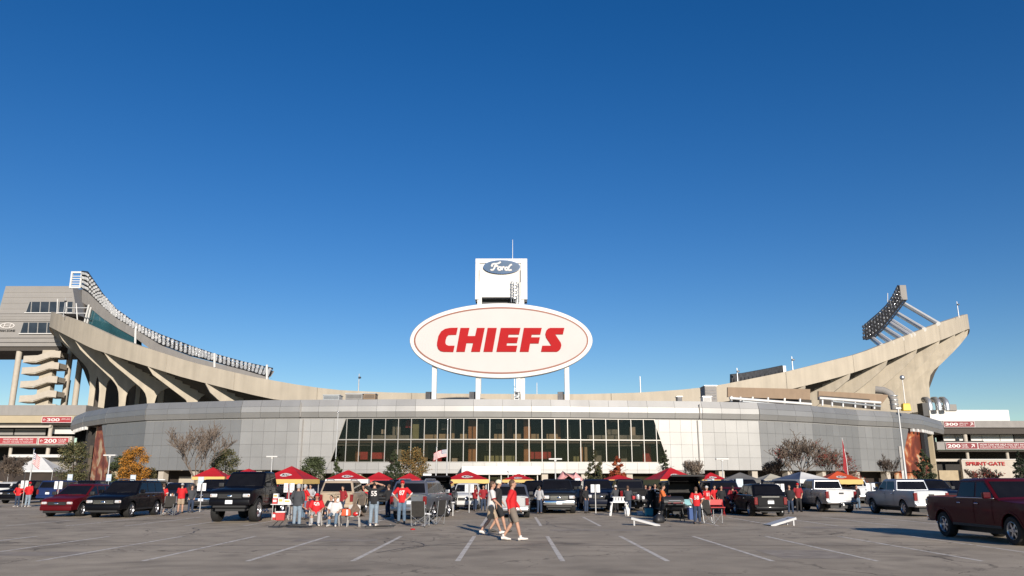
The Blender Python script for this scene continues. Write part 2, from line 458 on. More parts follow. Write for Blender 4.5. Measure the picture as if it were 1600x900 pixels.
# ================================================================== THE FRONT BUILDING (curved metal facade)
H_TOP = 15.75
top_line = [(116, 651), (135, 643), (171, 636.5), (232, 630), (300, 628), (380, 625.5), (470, 624.5), (560, 624), (650, 623.5), (740, 623.5), (830, 624), (920, 625),
            (1010, 626), (1095, 627), (1183, 629), (1266, 633.8), (1337, 640), (1391, 643), (1437, 648), (1470, 658)]
FP = []
for u, v in top_line:
    a, b = slopes(u, v)
    y = (H_TOP - EYE) / b
    FP.append(Vector((a * y, y, 0)))
SL = [0.0]
for a, b in zip(FP, FP[1:]): SL.append(SL[-1] + (b - a).length)
def fseg(s):
    i = 0
    while i < len(FP) - 2 and s > SL[i + 1]: i += 1
    return i
def fpt(s, o=0.0, z=0.0, i=None):
    """point of the facade: s along the plan, o metres out of the wall"""
    i = fseg(s) if i is None else i
    t = (FP[i + 1] - FP[i]).normalized()
    p = FP[i] + t * (s - SL[i])
    return Vector((p.x + t.y * o, p.y - t.x * o, z))
def s_of(u, v):
    a = slopes(u, v)[0]
    for i in range(len(FP) - 1):
        f0, f1 = FP[i].x - a * FP[i].y, FP[i + 1].x - a * FP[i + 1].y
        if f0 <= 0 <= f1: return SL[i] + (SL[i + 1] - SL[i]) * (-f0 / (f1 - f0))
    return 0.0 if a < 0 else SL[-1]
def clip(poly, nx_, nz_, d):                    # keep nx*s + nz*z <= d
    out = []
    for i in range(len(poly)):
        p, q = poly[i], poly[(i + 1) % len(poly)]
        fp, fq = nx_ * p[0] + nz_ * p[1] - d, nx_ * q[0] + nz_ * q[1] - d
        if fp <= 0: out.append(p)
        if (fp < 0 < fq) or (fq < 0 < fp):
            k = fp / (fp - fq); out.append((p[0] + (q[0] - p[0]) * k, p[1] + (q[1] - p[1]) * k))
    return out
def area(poly): return abs(sum(poly[i][0] * poly[(i + 1) % len(poly)][1] - poly[(i + 1) % len(poly)][0] * poly[i][1] for i in range(len(poly)))) / 2 if len(poly) > 2 else 0
hall = thing('stadium_front_building', 'long curved silver metal clad building with a wide glass wall under the oval sign', 'building', (FP[9].x, FP[9].y, 0))
def under_hall(o):
    o.parent = hall; o.matrix_parent_inverse = Matrix.Translation(-hall.location); return o
GZ0, GZ1 = 4.85, 12.45
gl_t, gl_b, gr_t, gr_b = s_of(540, 652), s_of(515, 723), s_of(1022, 652), s_of(1045, 723)
kl, kr = (gl_t - gl_b) / (GZ1 - GZ0), (gr_t - gr_b) / (GZ1 - GZ0)       # slope of the slanted window ends
left_end, right_end = s_of(160, 661), s_of(1419, 669)
kle = (s_of(172, 735) - left_end) / (3.6 - 12.4)
kre = (s_of(1406, 735) - right_end) / (3.6 - 12.4)
def glass_side(poly, side):
    if side == 'L': return clip(poly, 1, -kl, gl_b - kl * GZ0 - 0.05)
    if side == 'R': return clip(poly, -1, kr, -(gr_b - kr * GZ0) - 0.05)
    poly = clip(poly, -1, kl, -(gl_b - kl * GZ0))
    return clip(poly, 1, -kr, gr_b - kr * GZ0)
panels = []                                     # (size on the picture, segment, polygon in (s, z), profile function)
WALL_O = lambda z: 0.0
PROF = [(12.6, 0.20), (13.55, 0.46), (14.55, 0.34), (15.75, -0.10)]
PAR_O = lambda z: interp(PROF, z)
rows = [12.38, 10.2, 8.0, 5.8, 3.6]
for i in range(len(FP) - 1):
    n = max(1, round((SL[i + 1] - SL[i]) / 2.05))
    for c in range(n):
        sa, sb = SL[i] + (SL[i + 1] - SL[i]) * c / n, SL[i] + (SL[i + 1] - SL[i]) * (c + 1) / n
        for zt, zb in zip(rows, rows[1:]):
            rect = [(sa + .016, zb + .016), (sb - .016, zb + .016), (sb - .016, zt - .016), (sa + .016, zt - .016)]
            rect = clip(rect, -1, kle, -(left_end - kle * 12.4)); rect = clip(rect, 1, -kre, right_end - kre * 12.4)
            if area(rect) < 0.05: continue
            for pc in (glass_side(rect, 'L'), glass_side(rect, 'R'), clip(glass_side(rect, 'M'), 0, 1, GZ0 - 0.02)):
                if area(pc) > 0.03: panels.append((i, pc, WALL_O, 'wall'))
        mid = (sa + sb) / 2
        if gl_b < mid < gr_b:
            panels.append((i, [(sa + .016, 3.02), (sb - .016, 3.02), (sb - .016, 3.58), (sa + .016, 3.58)], WALL_O, 'wall'))
    n = max(1, round((SL[i + 1] - SL[i]) / 4.1))
    for c in range(n):
        sa, sb = SL[i] + (SL[i + 1] - SL[i]) * c / n, SL[i] + (SL[i + 1] - SL[i]) * (c + 1) / n
        for (zb, _), (zt, _) in zip(PROF, PROF[1:]):
            panels.append((i, [(sa + .02, zb + .015), (sb - .02, zb + .015), (sb - .02, zt - .015), (sa + .02, zt - .015)], PAR_O, 'parapet'))
def seen_size(pn):
    q = fpt(pn[1][0][0], 0, 8, pn[0]); t = (FP[pn[0] + 1] - FP[pn[0]]).normalized()
    nrm = Vector((t.y, -t.x, 0))
    return area(pn[1]) * max(0.02, nrm.dot(-q.normalized())) / q.length_squared
panels.sort(key=seen_size, reverse=True)
rest = MB()
for k, (i, poly, of, kind) in enumerate(panels):
    q = MB() if k < 296 else rest
    q.prism(poly, lambda s, z, t: fpt(s, of(z) + t, z, i), -0.05, 0.05)
    if k < 296: under_hall(q.build('cladding_panel', M['cladding']))
under_hall(tag(rest.build('cladding_panels', M['cladding']), kind='stuff'))
# backing wall, parapet backing, roof, soffit and the recessed ground floor
back = MB(); roof = MB(); low = MB(); soff = MB()
for i in range(len(FP) - 1):
    a, b = SL[i], SL[i + 1]
    def strip(mb, oz, a=a, b=b, i=i):
        mb.loft([[fpt(a, o, z, i) for o, z in oz], [fpt(b, o, z, i) for o, z in oz]], caps=False, closed=False)
    strip(back, [(PAR_O(z) - 0.06, z) for z in (12.6, 13.55, 14.55, 15.72)] + [(-1.6, 15.70), (-1.7, 14.9)])
    strip(back, [(-0.06, 12.6), (0.14, 12.6)])
    strip(roof, [(-1.5, 14.9), (-26, 15.0)])
    n = 4
    for c in range(n):
        sa, sb = a + (b - a) * c / n, a + (b - a) * (c + 1) / n
        for zt, zb in ((12.62, 3.6),):
            rect = [(sa, zb), (sb, zb), (sb, zt), (sa, zt)]
            rect = clip(rect, -1, kle, -(left_end - kle * 12.4)); rect = clip(rect, 1, -kre, right_end - kre * 12.4)
            for pc in (glass_side(rect, 'L'), glass_side(rect, 'R'), clip(glass_side(rect, 'M'), 0, 1, GZ0 - 0.02), clip(glass_side(rect, 'M'), 0, -1, -GZ1)):
                if area(pc) > 0.01: back.add([fpt(s, -0.075, z, i) for s, z in pc], [list(range(len(pc)))])
    if a > left_end - 8 and b < right_end + 12:
        strip(soff, [(-0.08, 3.55), (-4.0, 3.55)])
        strip(low, [(-4.0, 3.6), (-4.0, 0.0)])
    if gl_b - 3 < (a + b) / 2 < gr_b + 3: strip(soff, [(-0.02, 3.02), (-0.02, 3.6), (-0.10, 3.6), (-0.10, 3.02)])
under_hall(back.build('wall_backing', M['cladding_gap']))
under_hall(roof.build('flat_roof', M['roofing']))
under_hall(soff.build('soffit', M['grey_paint']))
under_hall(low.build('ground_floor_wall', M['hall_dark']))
def hall_box(name, m, s, o0, o1, z0, z1, w, bevel=0):
    i = fseg(s); q = MB()
    q.prism([(s - w / 2, z0), (s + w / 2, z0), (s + w / 2, z1), (s - w / 2, z1)], lambda a, z, t: fpt(a, t, z, i), o0, o1)
    return under_hall(q.build(name, m, bevel=bevel))
for u in (248, 300, 348, 402, 448, 496, 558, 617, 648, 717, 852, 914, 985, 1030, 1078, 1130, 1182, 1238, 1292, 1345, 1392):
    hall_box('pier', M['pier'], s_of(u, 745), -1.9, -0.5, 0, 3.54, 1.1)
for u, w in ((270, 3.2), (330, 2.6), (420, 4.0), (470, 2.6), (600, 3.0), (668, 2.5), (940, 3.0), (1005, 5.0), (1060, 5.0), (1110, 3.0), (1160, 2.6), (1210, 3.4), (1268, 3.0), (1320, 2.5), (1368, 2.5)):
    hall_box('wall_panel', RND.choice((M['hall_tan'], M['pier'], M['grey_paint'])), s_of(u, 745), -3.95, -3.8, 0, 2.5, w)
for u in (742, 757, 773, 788, 806, 824, 838, 880):
    hall_box('entrance_door', M['window_dark'], s_of(u, 745), -3.95, -3.75, 0, 2.4, 1.5)
    for d in (-0.8, 0.8): hall_box('door_frame', M['mullion'], s_of(u, 745) + d, -3.9, -3.55, 0, 2.5, 0.14)
can = hall_box('entrance_canopy', M['white_panel'], s_of(782, 733), 0.10, 3.2, 2.75, 4.15, 13.4, 0.04)
for k in range(7): hall_box('canopy_post', M['mullion'], s_of(782, 733) - 6 + 2 * k, 2.7, 2.9, 0, 2.74, 0.16)
# expansion joints with a dark rainwater pipe
for u in (472, 1091):
    hall_box('rainwater_pipe', M['grey_paint'], s_of(u, 690), 0.07, 0.24, 3.6, 12.3, 0.18)
    hall_box('rainwater_pipe', M['grey_paint'], s_of(u, 630), 0.50, 0.62, 12.7, 15.2, 0.16)
# curtain wall
zm = 8.75
npane = 26
for r, (zb, zt) in enumerate(((GZ0, zm), (zm, GZ1))):
    for k in range(-1, npane + 1):
        sa, sb = gl_t + (gr_t - gl_t) * k / 24 - 2.0, gl_t + (gr_t - gl_t) * (k + 1) / 24 - 2.0
        pc = glass_side([(sa, zb), (sb, zb), (sb, zt), (sa, zt)], 'M')
        if area(pc) < 0.15: continue
        i = fseg((sa + sb) / 2)
        q = MB().prism(pc, lambda s, z, t: fpt(s, t, z), -0.16, -0.145)
        under_hall(q.build('glass_pane', M['pane']))
        if k > -1:
            col = glass_side([(sa - .06, zb), (sa + .06, zb), (sa + .06, zt), (sa - .06, zt)], 'M')
            if area(col) > 0.2: under_hall(MB().prism(col, lambda s, z, t: fpt(s, t, z), -0.22, 0.0).build('mullion', M['mullion']))
for z, h in ((GZ0 + 0.06, 0.12), (zm, 0.17), (GZ1 - 0.05, 0.10)):
    a, b = gl_b + kl * (z - GZ0), gr_b + kr * (z - GZ0)
    q = MB(); n = 14
    q.loft([[fpt(a + (b - a) * j / n, o, zz) for o, zz in ((0.05, z - h / 2), (0.05, z + h / 2), (-0.26, z + h / 2), (-0.26, z - h / 2))] for j in range(n + 1)])
    under_hall(q.build('transom', M['mullion']))
for sd, k_, g in (('L', kl, gl_b), ('R', kr, gr_b)):
    q = MB()
    q.loft([[fpt(g + k_ * (z - GZ0) + d, o, z) for o, d in ((0.02, -0.1), (0.02, 0.1), (-0.3, 0.1), (-0.3, -0.1))] for z in (GZ0, zm, GZ1)])
    under_hall(q.build('window_jamb', M['mullion']))
# the hall behind the glass
inn = MB(); fl = MB()
n = 14; a, b = gl_b - 1.5, gr_b + 1.5
inn.loft([[fpt(a + (b - a) * j / n, -13, z) for z in (3.2, 13)] for j in range(n + 1)], caps=False, closed=False)
inn.loft([[fpt(a + (b - a) * j / n, o, 12.9) for o in (-0.4, -13)] for j in range(n + 1)], caps=False, closed=False)
for e in (a, b): inn.quad(fpt(e, -0.4, 3.2), fpt(e, -13, 3.2), fpt(e, -13, 13), fpt(e, -0.4, 13))
for z, t in ((4.7, 0.4), (8.7, 0.5)):
    fl.loft([[fpt(a + (b - a) * j / n, o, zz) for o, zz in ((-0.5, z), (-13, z), (-13, z - t), (-0.5, z - t))] for j in range(n + 1)])
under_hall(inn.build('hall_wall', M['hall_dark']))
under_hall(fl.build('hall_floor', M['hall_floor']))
hall_bits = [('column', 'hall_green', 645, 654, 654, 686, 2), ('column', 'hall_grey', 614, 625, 654, 686, 3), ('banner', 'hall_red', 634, 644, 656, 668, 3), ('poster', 'pier', 596, 602, 671, 678, 2),
    ('column', 'hall_wood', 732, 744, 654, 686, 3), ('column', 'hall_wood', 732, 744, 690, 722, 3), ('counter', 'hall_tan', 663, 683, 679, 687, 3), ('counter', 'hall_tan', 686, 701, 678, 687, 3.5), ('counter', 'hall_tan', 719, 731, 678, 687, 4), ('counter', 'hall_tan', 772, 788, 678, 687, 3),
    ('railing_panel', 'hall_grey', 574, 645, 680, 687, 1), ('fascia_beam', 'hall_grey', 526, 650, 690, 696, 1.2), ('column', 'hall_grey', 616, 627, 696, 722, 3), ('banner', 'hall_red', 563, 574, 706, 718, 2), ('banner', 'hall_red', 580, 600, 707, 717, 2), ('column', 'hall_wood', 556, 562, 698, 722, 4),
    ('display_case', 'hall_green', 757, 772, 712, 723, 2), ('display_case', 'hall_green', 774, 788, 712, 723, 2), ('display_case', 'hall_green', 790, 804, 712, 723, 2), ('ceiling_unit', 'hall_grey', 690, 699, 662, 671, 4), ('ceiling_unit', 'hall_grey', 775, 785, 662, 670, 4),
    ('column', 'hall_wood', 818, 829, 654, 686, 3), ('column', 'hall_wood', 818, 829, 690, 724, 3), ('counter', 'hall_tan', 802, 814, 678, 687, 3), ('counter', 'hall_tan', 830, 842, 678, 687, 3), ('counter', 'hall_tan', 854, 872, 678, 687, 3), ('wall_panel', 'hall_tan', 853, 868, 690, 701, 4), ('banner', 'hall_red', 829, 861, 706, 717, 4),
    ('column', 'hall_wood', 906, 911, 692, 723, 2), ('column', 'hall_tan', 913, 918, 692, 723, 2), ('display_case', 'hall_green', 896, 905, 713, 723, 2), ('fascia_beam', 'hall_grey', 918, 1000, 691, 697, 1.2), ('railing_panel', 'hall_grey', 918, 1005, 680, 687, 1.4), ('kiosk', 'pier', 984, 993, 667, 681, 3), ('kiosk', 'hall_grey', 949, 966, 671, 679, 3),
    ('lamp_strip', 'pier', 915, 932, 657, 659.5, 3), ('lamp_strip', 'pier', 952, 973, 657, 659.5, 3), ('wall_panel', 'hall_tan', 660, 668, 690, 722, 7), ('wall_panel', 'hall_tan', 690, 702, 692, 705, 7), ('wall_panel', 'hall_tan', 760, 770, 690, 704, 6), ('wall_panel', 'hall_wood', 868, 876, 654, 686, 8), ('wall_panel', 'hall_red', 1004, 1018, 692, 722, 5),
    ('column', 'hall_tan', 706, 710, 654, 686, 6), ('wall_panel', 'hall_grey', 745, 756, 662, 680, 9), ('wall_panel', 'hall_wood', 792, 800, 660, 684, 9), ('kiosk', 'hall_grey', 882, 892, 664, 684, 8), ('table', 'hall_red', 676, 690, 716, 722, 4), ('table', 'pier', 706, 716, 716, 722, 4), ('kiosk', 'hall_grey', 930, 940, 704, 722, 6), ('kiosk', 'hall_grey', 970, 980, 702, 722, 7)]
for nm, m, u0, u1, v0, v1, o in hall_bits:
    s0 = s_of((u0 + u1) / 2, (v0 + v1) / 2); y = fpt(s0, -o - 0.4).y
    p, q = at(u0, v0, y), at(u1, v1, y)
    under_hall(MB().span((p.x, y, q.z), (q.x, y + 0.5, p.z)).build('hall_' + nm, M[m]))
# the two murals where the cladding stops, under the overhang
def mural_mat(name, base, hot, seed):
    m = bpy.data.materials.new(name); m.use_nodes = True
    nt = m.node_tree; N = nt.nodes; L = nt.links
    tc = N.new('ShaderNodeTexCoord'); mp = N.new('ShaderNodeMapping')
    mp.inputs['Location'].default_value = (seed, seed * 2, 0); mp.inputs['Scale'].default_value = (2.2, 2.2, 2.6)
    L.new(tc.outputs['Generated'], mp.inputs['Vector'])
    n = N.new('ShaderNodeTexNoise'); n.inputs['Scale'].default_value = 1.6; n.inputs['Detail'].default_value = 6; n.inputs['Distortion'].default_value = 0.8
    L.new(mp.outputs[0], n.inputs['Vector'])
    r = N.new('ShaderNodeValToRGB'); e = r.color_ramp.elements
    e[0].position, e[0].color = 0.40, (*[c * 0.55 for c in base], 1)
    e[1].position, e[1].color = 0.66, (0.46, 0.36, 0.24, 1)
    for pos, c in ((0.50, base), (0.57, hot)):
        x = e.new(pos); x.color = (*c, 1)
    L.new(n.outputs['Fac'], r.inputs[0]); L.new(r.outputs[0], N['Principled BSDF'].inputs['Base Color'])
    N['Principled BSDF'].inputs['Roughness'].default_value = 0.6
    return m
M['mural_left'] = mural_mat('brick_red_mural', (0.22, 0.055, 0.035), (0.34, 0.13, 0.06), 3.1)
M['mural_right'] = mural_mat('orange_mural', (0.20, 0.040, 0.018), (0.36, 0.11, 0.035), 7.7)
sa, sb = s_of(137, 700), s_of(176, 720)
q = MB().loft([[fpt(sa + (sb - sa) * j / 4, o, z) for o, z in ((-1.2, 0.2), (-1.2, 12.5), (-1.6, 12.5), (-1.6, 0.2))] for j in range(5)])
under_hall(q.build('mural_panel', M['mural_left'], label='brick red mural panel'))
under_hall(MB().prism([(s_of(172, 700), 12.3), (s_of(176, 735), 2.2), (s_of(182, 735), 2.2)], lambda s, z, t: fpt(s, t, z), -0.5, 0.02).build('wall_return', M['beige']))
sc_, sd_ = s_of(1402, 710), s_of(1453, 700)
q = MB().loft([[fpt(sc_ + (sd_ - sc_) * j / 4, o, z) for o, z in ((-0.7, 0.2), (-0.7, 12.5), (-1.1, 12.5), (-1.1, 0.2))] for j in range(5)])
under_hall(q.build('mural_panel', M['mural_right'], label='orange mural panel'))
hall_box('louvre_box', M['black'], s_of(1448, 700), -0.6, 0.1, 6.6, 12.0, 3.8)
hall_box('end_post', M['beige'], s_of(1459, 700), -0.9, 0.05, 0.2, 12.4, 1.1)
hall_box('end_box', M['dark'], s_of(128, 690), -1.5, -0.8, 5.5, 12.3, 2.5)
hall_box('end_wall', M['deck_concrete'], s_of(126, 700), -1.9, -1.3, 3.5, 8.8, 5.5)
for k in range(8):
    for s0 in (s_of(120, 660) + 1.9 * k, s_of(1424, 670) + 2.1 * k):
        hall_box('soffit_lamp', M['white_paint'], min(s0, SL[-1] - 0.2), -0.1, 0.5, 11.95, 12.55, 0.8)
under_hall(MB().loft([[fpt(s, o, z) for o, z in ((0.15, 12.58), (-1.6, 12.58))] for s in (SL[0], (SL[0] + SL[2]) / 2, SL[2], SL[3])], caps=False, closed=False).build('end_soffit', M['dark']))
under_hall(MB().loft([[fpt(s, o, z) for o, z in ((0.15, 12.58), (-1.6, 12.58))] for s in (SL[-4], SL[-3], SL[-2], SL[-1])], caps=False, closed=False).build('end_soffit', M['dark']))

# ================================================================== THE CONCRETE BOWL BEHIND IT
YC, RB = 295.0, 110.0
def ring_a(side): 
    k = 0.5951 if side < 0 else 0.588
    return math.sqrt(k * k * (YC * YC - RB * RB))
top_f = [(80, 487), (128, 503), (178, 526), (220, 541), (250, 550), (298, 565.6), (350, 578), (402, 590), (464, 601), (520, 609), (600, 613), (700, 615), (800, 615.5), (900, 616), (1000, 613.5), (1080, 607.7), (1123, 602), (1232, 580), (1344, 552), (1377, 539), (1466, 505), (1510, 491)]
bot_f = [(76.5, 510), (142, 544), (194, 561), (220, 569), (287, 590), (362, 609), (420, 623), (520, 634), (800, 640), (1080, 634), (1160, 624), (1239, 607.5), (1305, 591), (1347, 578), (1427, 548), (1478, 528.5), (1513, 514)]
def ring(th, inset=0.0):
    a = ring_a(th)
    return Vector(((a - inset) * sin(th), YC - (RB - inset) * cos(th), 0))
def ring_n(th):                                  # outward
    a = ring_a(th)
    return Vector((sin(th) / a, -cos(th) / RB, 0)).normalized()
def ring_z(th, tab):
    p = ring(th); v = 560
    tip = tab[0][1] if th < 0 else tab[-1][1]
    for _ in range(6):
        a, b = slopes(800, v)
        u = 800 + p.x / p.y * (F * CP - (450 - v) * SP)
        v = interp(tab, u)
    return EYE + p.y * slopes(u, v)[1]
tan_th = math.acos(RB / YC)                      # where the sight line only touches the ring
def ring_depth(u, v=560):                        # y where the sight line first meets the ring
    a_ = slopes(u, v)[0]; lo, hi = (-tan_th, 0.0) if a_ < 0 else (0.0, tan_th)
    for _ in range(40):
        m_ = (lo + hi) / 2; p_ = ring(m_)
        if (p_.x / p_.y < a_): lo = m_
        else: hi = m_
    return ring(lo).y
EXT = 0.55                                       # the ring goes on round the far side
THS = [-(tan_th + EXT) + (2 * tan_th + 2 * EXT) * k / 96 for k in range(97)]
def ring_zz(t, tab):
    if abs(t) <= tan_th: return ring_z(t, tab)
    e = abs(t) - tan_th; s_ = 1 if t > 0 else -1
    return ring_z(s_ * tan_th, tab) - 1.5 * e
ZT = [ring_zz(t, top_f) for t in THS]; ZB = [ring_zz(t, bot_f) for t in THS]
bowl = thing('stadium_bowl', 'beige concrete stadium bowl sweeping up to two high tips behind the metal building', 'stadium', (0, 225, 0))
def under_bowl(o):
    o.parent = bowl; o.matrix_parent_inverse = Matrix.Translation(-bowl.location); return o
def rp(k, s, z):                                 # point of station k, s metres inside the ring
    p = ring(THS[k]) - ring_n(THS[k]) * s
    return Vector((p.x, p.y, z))
for k in range(0, 96, 4):
    q = MB()
    ks = list(range(k, k + 5))
    rings = []
    for j in ks:
        d = 0.0
        p = [(0, ZB[j]), (0, ZT[j]), (1.2, ZT[j]), (1.2, ZB[j])]
        rings.append([rp(j, s, z) for s, z in p])
    for e, s in ((0, 1), (-1, -1)):              # a thin joint between panels
        t = (rings[1][0] - rings[0][0]).normalized() * 0.05 * s
        rings[e] = [x + t for x in rings[e]]
    q.loft(rings); under_bowl(q.build('fascia_panel', M['concrete'], smooth=30))
q = MB(); NS = 17
for k in range(96):                              # stepped underside of the seating
    for st in range(NS):
        s0, s1 = 0.6 + st * 1.5, 0.6 + (st + 1) * 1.5
        za, zb = (lambda j, st=st: ZB[j] + 0.5 - st * 0.72), (lambda j, st=st: ZB[j] + 0.5 - (st + 1) * 0.72)
        q.quad(rp(k, s0, za(k)), rp(k + 1, s0, za(k + 1)), rp(k + 1, s1, za(k + 1)), rp(k, s1, za(k)))
        q.quad(rp(k, s1, za(k)), rp(k + 1, s1, za(k + 1)), rp(k + 1, s1, zb(k + 1)), rp(k, s1, zb(k)))
under_bowl(q.build('seating_underside', M['deck_concrete'], fix=False))
q = MB()
for k in range(96):
    q.quad(rp(k, 1.0, ZT[k] - 1.0), rp(k + 1, 1.0, ZT[k + 1] - 1.0), rp(k + 1, 25, ZT[k + 1] - 12.5), rp(k, 25, ZT[k] - 12.5))
under_bowl(q.build('seating_deck', M['grey_paint'], fix=False))
q = MB()
for k in range(96): q.quad(rp(k, 26.1, 0), rp(k + 1, 26.1, 0), rp(k + 1, 26.1, ZB[k + 1] - 11.6), rp(k, 26.1, ZB[k] - 11.6))
for k in (0, 96): q.quad(rp(k, 1.0, ZT[k] - 0.8), rp(k, 1.0, ZB[k]), rp(k, 26, ZB[k] - 11.7), rp(k, 26, ZT[k] - 13))
under_bowl(q.build('inner_wall', M['deck_concrete'], fix=False))
rib_curve = [(0.6, 0.1), (1.2, 2.3), (3.4, 4.9), (6.0, 7.5), (10.2, 11.4), (12.2, 13.0), (13.6, 14.8), (14.3, 17.3), (14.5, 21.5)]
def rib_poly(zb, arched):
    f = max(.35, min(1.0, (zb - 12.0) / 31.0))
    curve = rib_curve
    if arched:                                   # the left ribs bend in a smooth quarter sweep
        curve = []
        for j in range(13):
            a = pi / 2 * j / 12; s_ = 0.6 + 13.9 * sin(a)
            curve.append((s_, 0.15 * 17.5 * (1 - cos(a)) + 0.85 * interp(rib_curve, s_)))
        curve.append((14.5, 21.0))
    out = [(s * f ** .5, max(0.0, zb - max(d * f, .56 * s + (1.0 if s > 1 else 0)))) for s, d in curve if zb - d * f > 0]
    s0 = 14.5 * f ** .5; out.append((s0, 0.0))
    za = zb - 17.0 * f
    if arched and za > 4:
        out.append((s0 + 1.7, 0.0))
        for j in range(9):
            a = pi * (1 - j / 8); out.append((s0 + 5.9 + 4.2 * cos(a), max(0.02, za + 4.2 * sin(a))))
        out.append((s0 + 10.1, 0.0))
    out += [(25.9, 0.0), (25.9, zb - 9.6), (13.5, zb - 4.7), (0.6, zb + 0.4)]
    return out
for sd in (-1, 1):
    th = sd * (tan_th + 0.16); zb = ring_zz(th, bot_f); nrm, c = Vector((sd, 0.0, 0)), ring(th) - Vector((sd * 3, 0, 0))
    under_bowl(MB().prism([(2, zb - 2), (9, zb - 12), (12.5, zb - 19), (12.5, 0), (60, 0), (60, zb - 26)], lambda s, z, w: (c.x - nrm.x * s, c.y + w, z), -0.5, 0.5).build('end_wall', M['tower_dark']))  # dark colour stands in for the overhang's shadow on this wall
    t = tan_th - (0.02 if sd < 0 else 0.015)
    while t > 0.42:
        th = sd * t
        zb = ring_z(th, bot_f)
        poly = rib_poly(zb, sd < 0)
        nrm, c = (ring_n(th) * 0.42 + Vector((sd, 0.05, 0)) * 0.58).normalized(), ring(th); tg = Vector((-nrm.y, nrm.x, 0))
        q = MB().prism(poly, lambda s, z, w: (c.x - nrm.x * s + tg.x * w, c.y - nrm.y * s + tg.y * w, z), -0.55, 0.55)
        under_bowl(q.build('rib', M['rib_concrete']))
        t -= 0.135 if sd < 0 else 0.10
# ================================================================== OVAL SIGN ON POSTS
ys = 143.6
sign = thing('oval_stadium_sign', 'huge white oval sign with red slanted capitals standing on white posts above the roof', 'sign', at(783, 625, ys) * 1.0)
sign.location.z = 15.0
def under(o, t):
    o.parent = t; o.matrix_parent_inverse = Matrix.Translation(-t.location); return o
c0 = at(783, 533.2, ys); rx = (at(926, 533, ys).x - at(640, 533, ys).x) / 2
zt_, zb_ = at(783, 473.5, ys).z, at(783, 591, ys).z
cz, rz_ = (zt_ + zb_) / 2, (zt_ - zb_) / 2
EL = ring_ellipse(96)
q = MB().loft([[(c0.x + x * (rx - e), y, cz + z * (rz_ - e)) for x, z in EL] for e, y in ((0.5, ys - 0.02), (0.12, ys - 0.02), (0, ys + 0.12), (0, ys + 0.7))], caps=True)
under(q.build('sign_rim', M['white_paint'], smooth=40), sign)
under(MB().loft([[(c0.x + x * (rx - e), y, cz + z * (rz_ - e)) for x, z in EL] for e, y in ((0.05, ys + 0.7), (0.3, ys + 3.6))]).build('sign_cabinet', M['dark_steel'], smooth=40), sign)
under(MB().loft([[(c0.x + x * (rx - e), ys - 0.05 - w, cz + z * (rz_ - e)) for x, z in EL] for e, w in ((0.75, 0), (0.75, 0.03))]).build('sign_face', M['sign_white']), sign)
def ring_band(e0, e1, y0_, y1_): return [[(c0.x + x * (rx - e), y, cz + z * (rz_ - e)) for x, z in EL] for e, y in ((e0, y0_), (e0, y1_), (e1, y1_), (e1, y0_), (e0, y0_))]
under(MB().loft(ring_band(0.80, 1.06, ys - 0.09, ys - 0.12), caps=False).build('outline', M['sign_line']), sign)
k_ = 3.461
L_ = {
 'C': [(330,458),(288,459),(262,464),(240,478),(226,502),(219,535),(218,553),(224,572),(236,584),(252,588),(306,589),(313,555),(280,555),(268,550),(263,540),(265,522),(271,506),(282,497),(322,496)],
 'H': [(345,459),(393,459),(384,503),(424,503),(434,459),(476,459),(450,588),(402,588),(413,541),(377,541),(368,588),(322,588)],
 'I': [(492,459),(541,459),(518,588),(469,588)],
 'E': [(563,459),(669,459),(661,495),(605,495),(602,510),(657,510),(650,541),(596,541),(594,555),(652,555),(645,588),(539,588)],
 'F': [(688,459),(784,459),(776,495),(730,495),(727,510),(774,510),(767,543),(721,543),(713,588),(665,588)],
 'S': [(906,459),(898,494),(856,494),(886,538),(890,553),(886,570),(878,581),(866,588),(780,588),(787,555),(836,555),(807,511),(803,492),(809,473),(818,463),(830,459)]}
for ch, pts in L_.items():
    poly = []
    for X, Y in pts:
        p = at(620 + X / k_, 380 + Y / k_, ys); poly.append((p.x, p.z))
    o = MB().prism(poly, lambda a, b, t: (a, t, b), ys - 0.09, ys - 0.24).build('letter', M['sign_red'])
    under(o, sign); o['label'] = 'red slanted capital %s' % ch
for u, wpx in ((677.5, 7), (746.5, 7), (817, 6.5), (886.5, 7)):
    x = at(u, 610, ys).x; w = wpx * 0.122
    x2 = at(u, 600, ys).x
    hh = cz - rz_ * math.sqrt(max(0.0, 1 - ((x - c0.x) / rx) ** 2)) + 1.4
    post = under(MB().span((x - w / 2, ys + 0.6, 14.9), (x + w / 2, ys + 1.5, hh)).build('post', M['white_paint'], bevel=0.05), sign)
    post.matrix_parent_inverse = Matrix.Translation(-sign.location)
    f = MB().span((x - w / 2 - 1.2, ys + 1.7, 14.9), (x - w / 2 - 0.1, ys + 2.7, 17.6)).build('post_footing', M['dark_steel'])
    under(f, sign)
xl = at(807.5, 610, ys).x
q = MB()
for d in (-0.4, 0.4): q.span((xl + d - 0.06, ys + 0.5, 14.9), (xl + d + 0.06, ys + 0.62, zb_ + 0.7))
for j in range(9): q.span((xl - 0.4, ys + 0.52, 15.3 + 0.38 * j), (xl + 0.4, ys + 0.6, 15.38 + 0.38 * j))
for j in range(4): q.loft([[(xl + 0.55 * cos(a), ys + 0.4 + 0.5 * sin(a), z) for z in (15.6 + 0.9 * j, 15.7 + 0.9 * j)] for a in [pi + pi * i / 6 for i in range(7)]], caps=False, closed=False)
under(q.build('caged_ladder', M['steel']), sign)
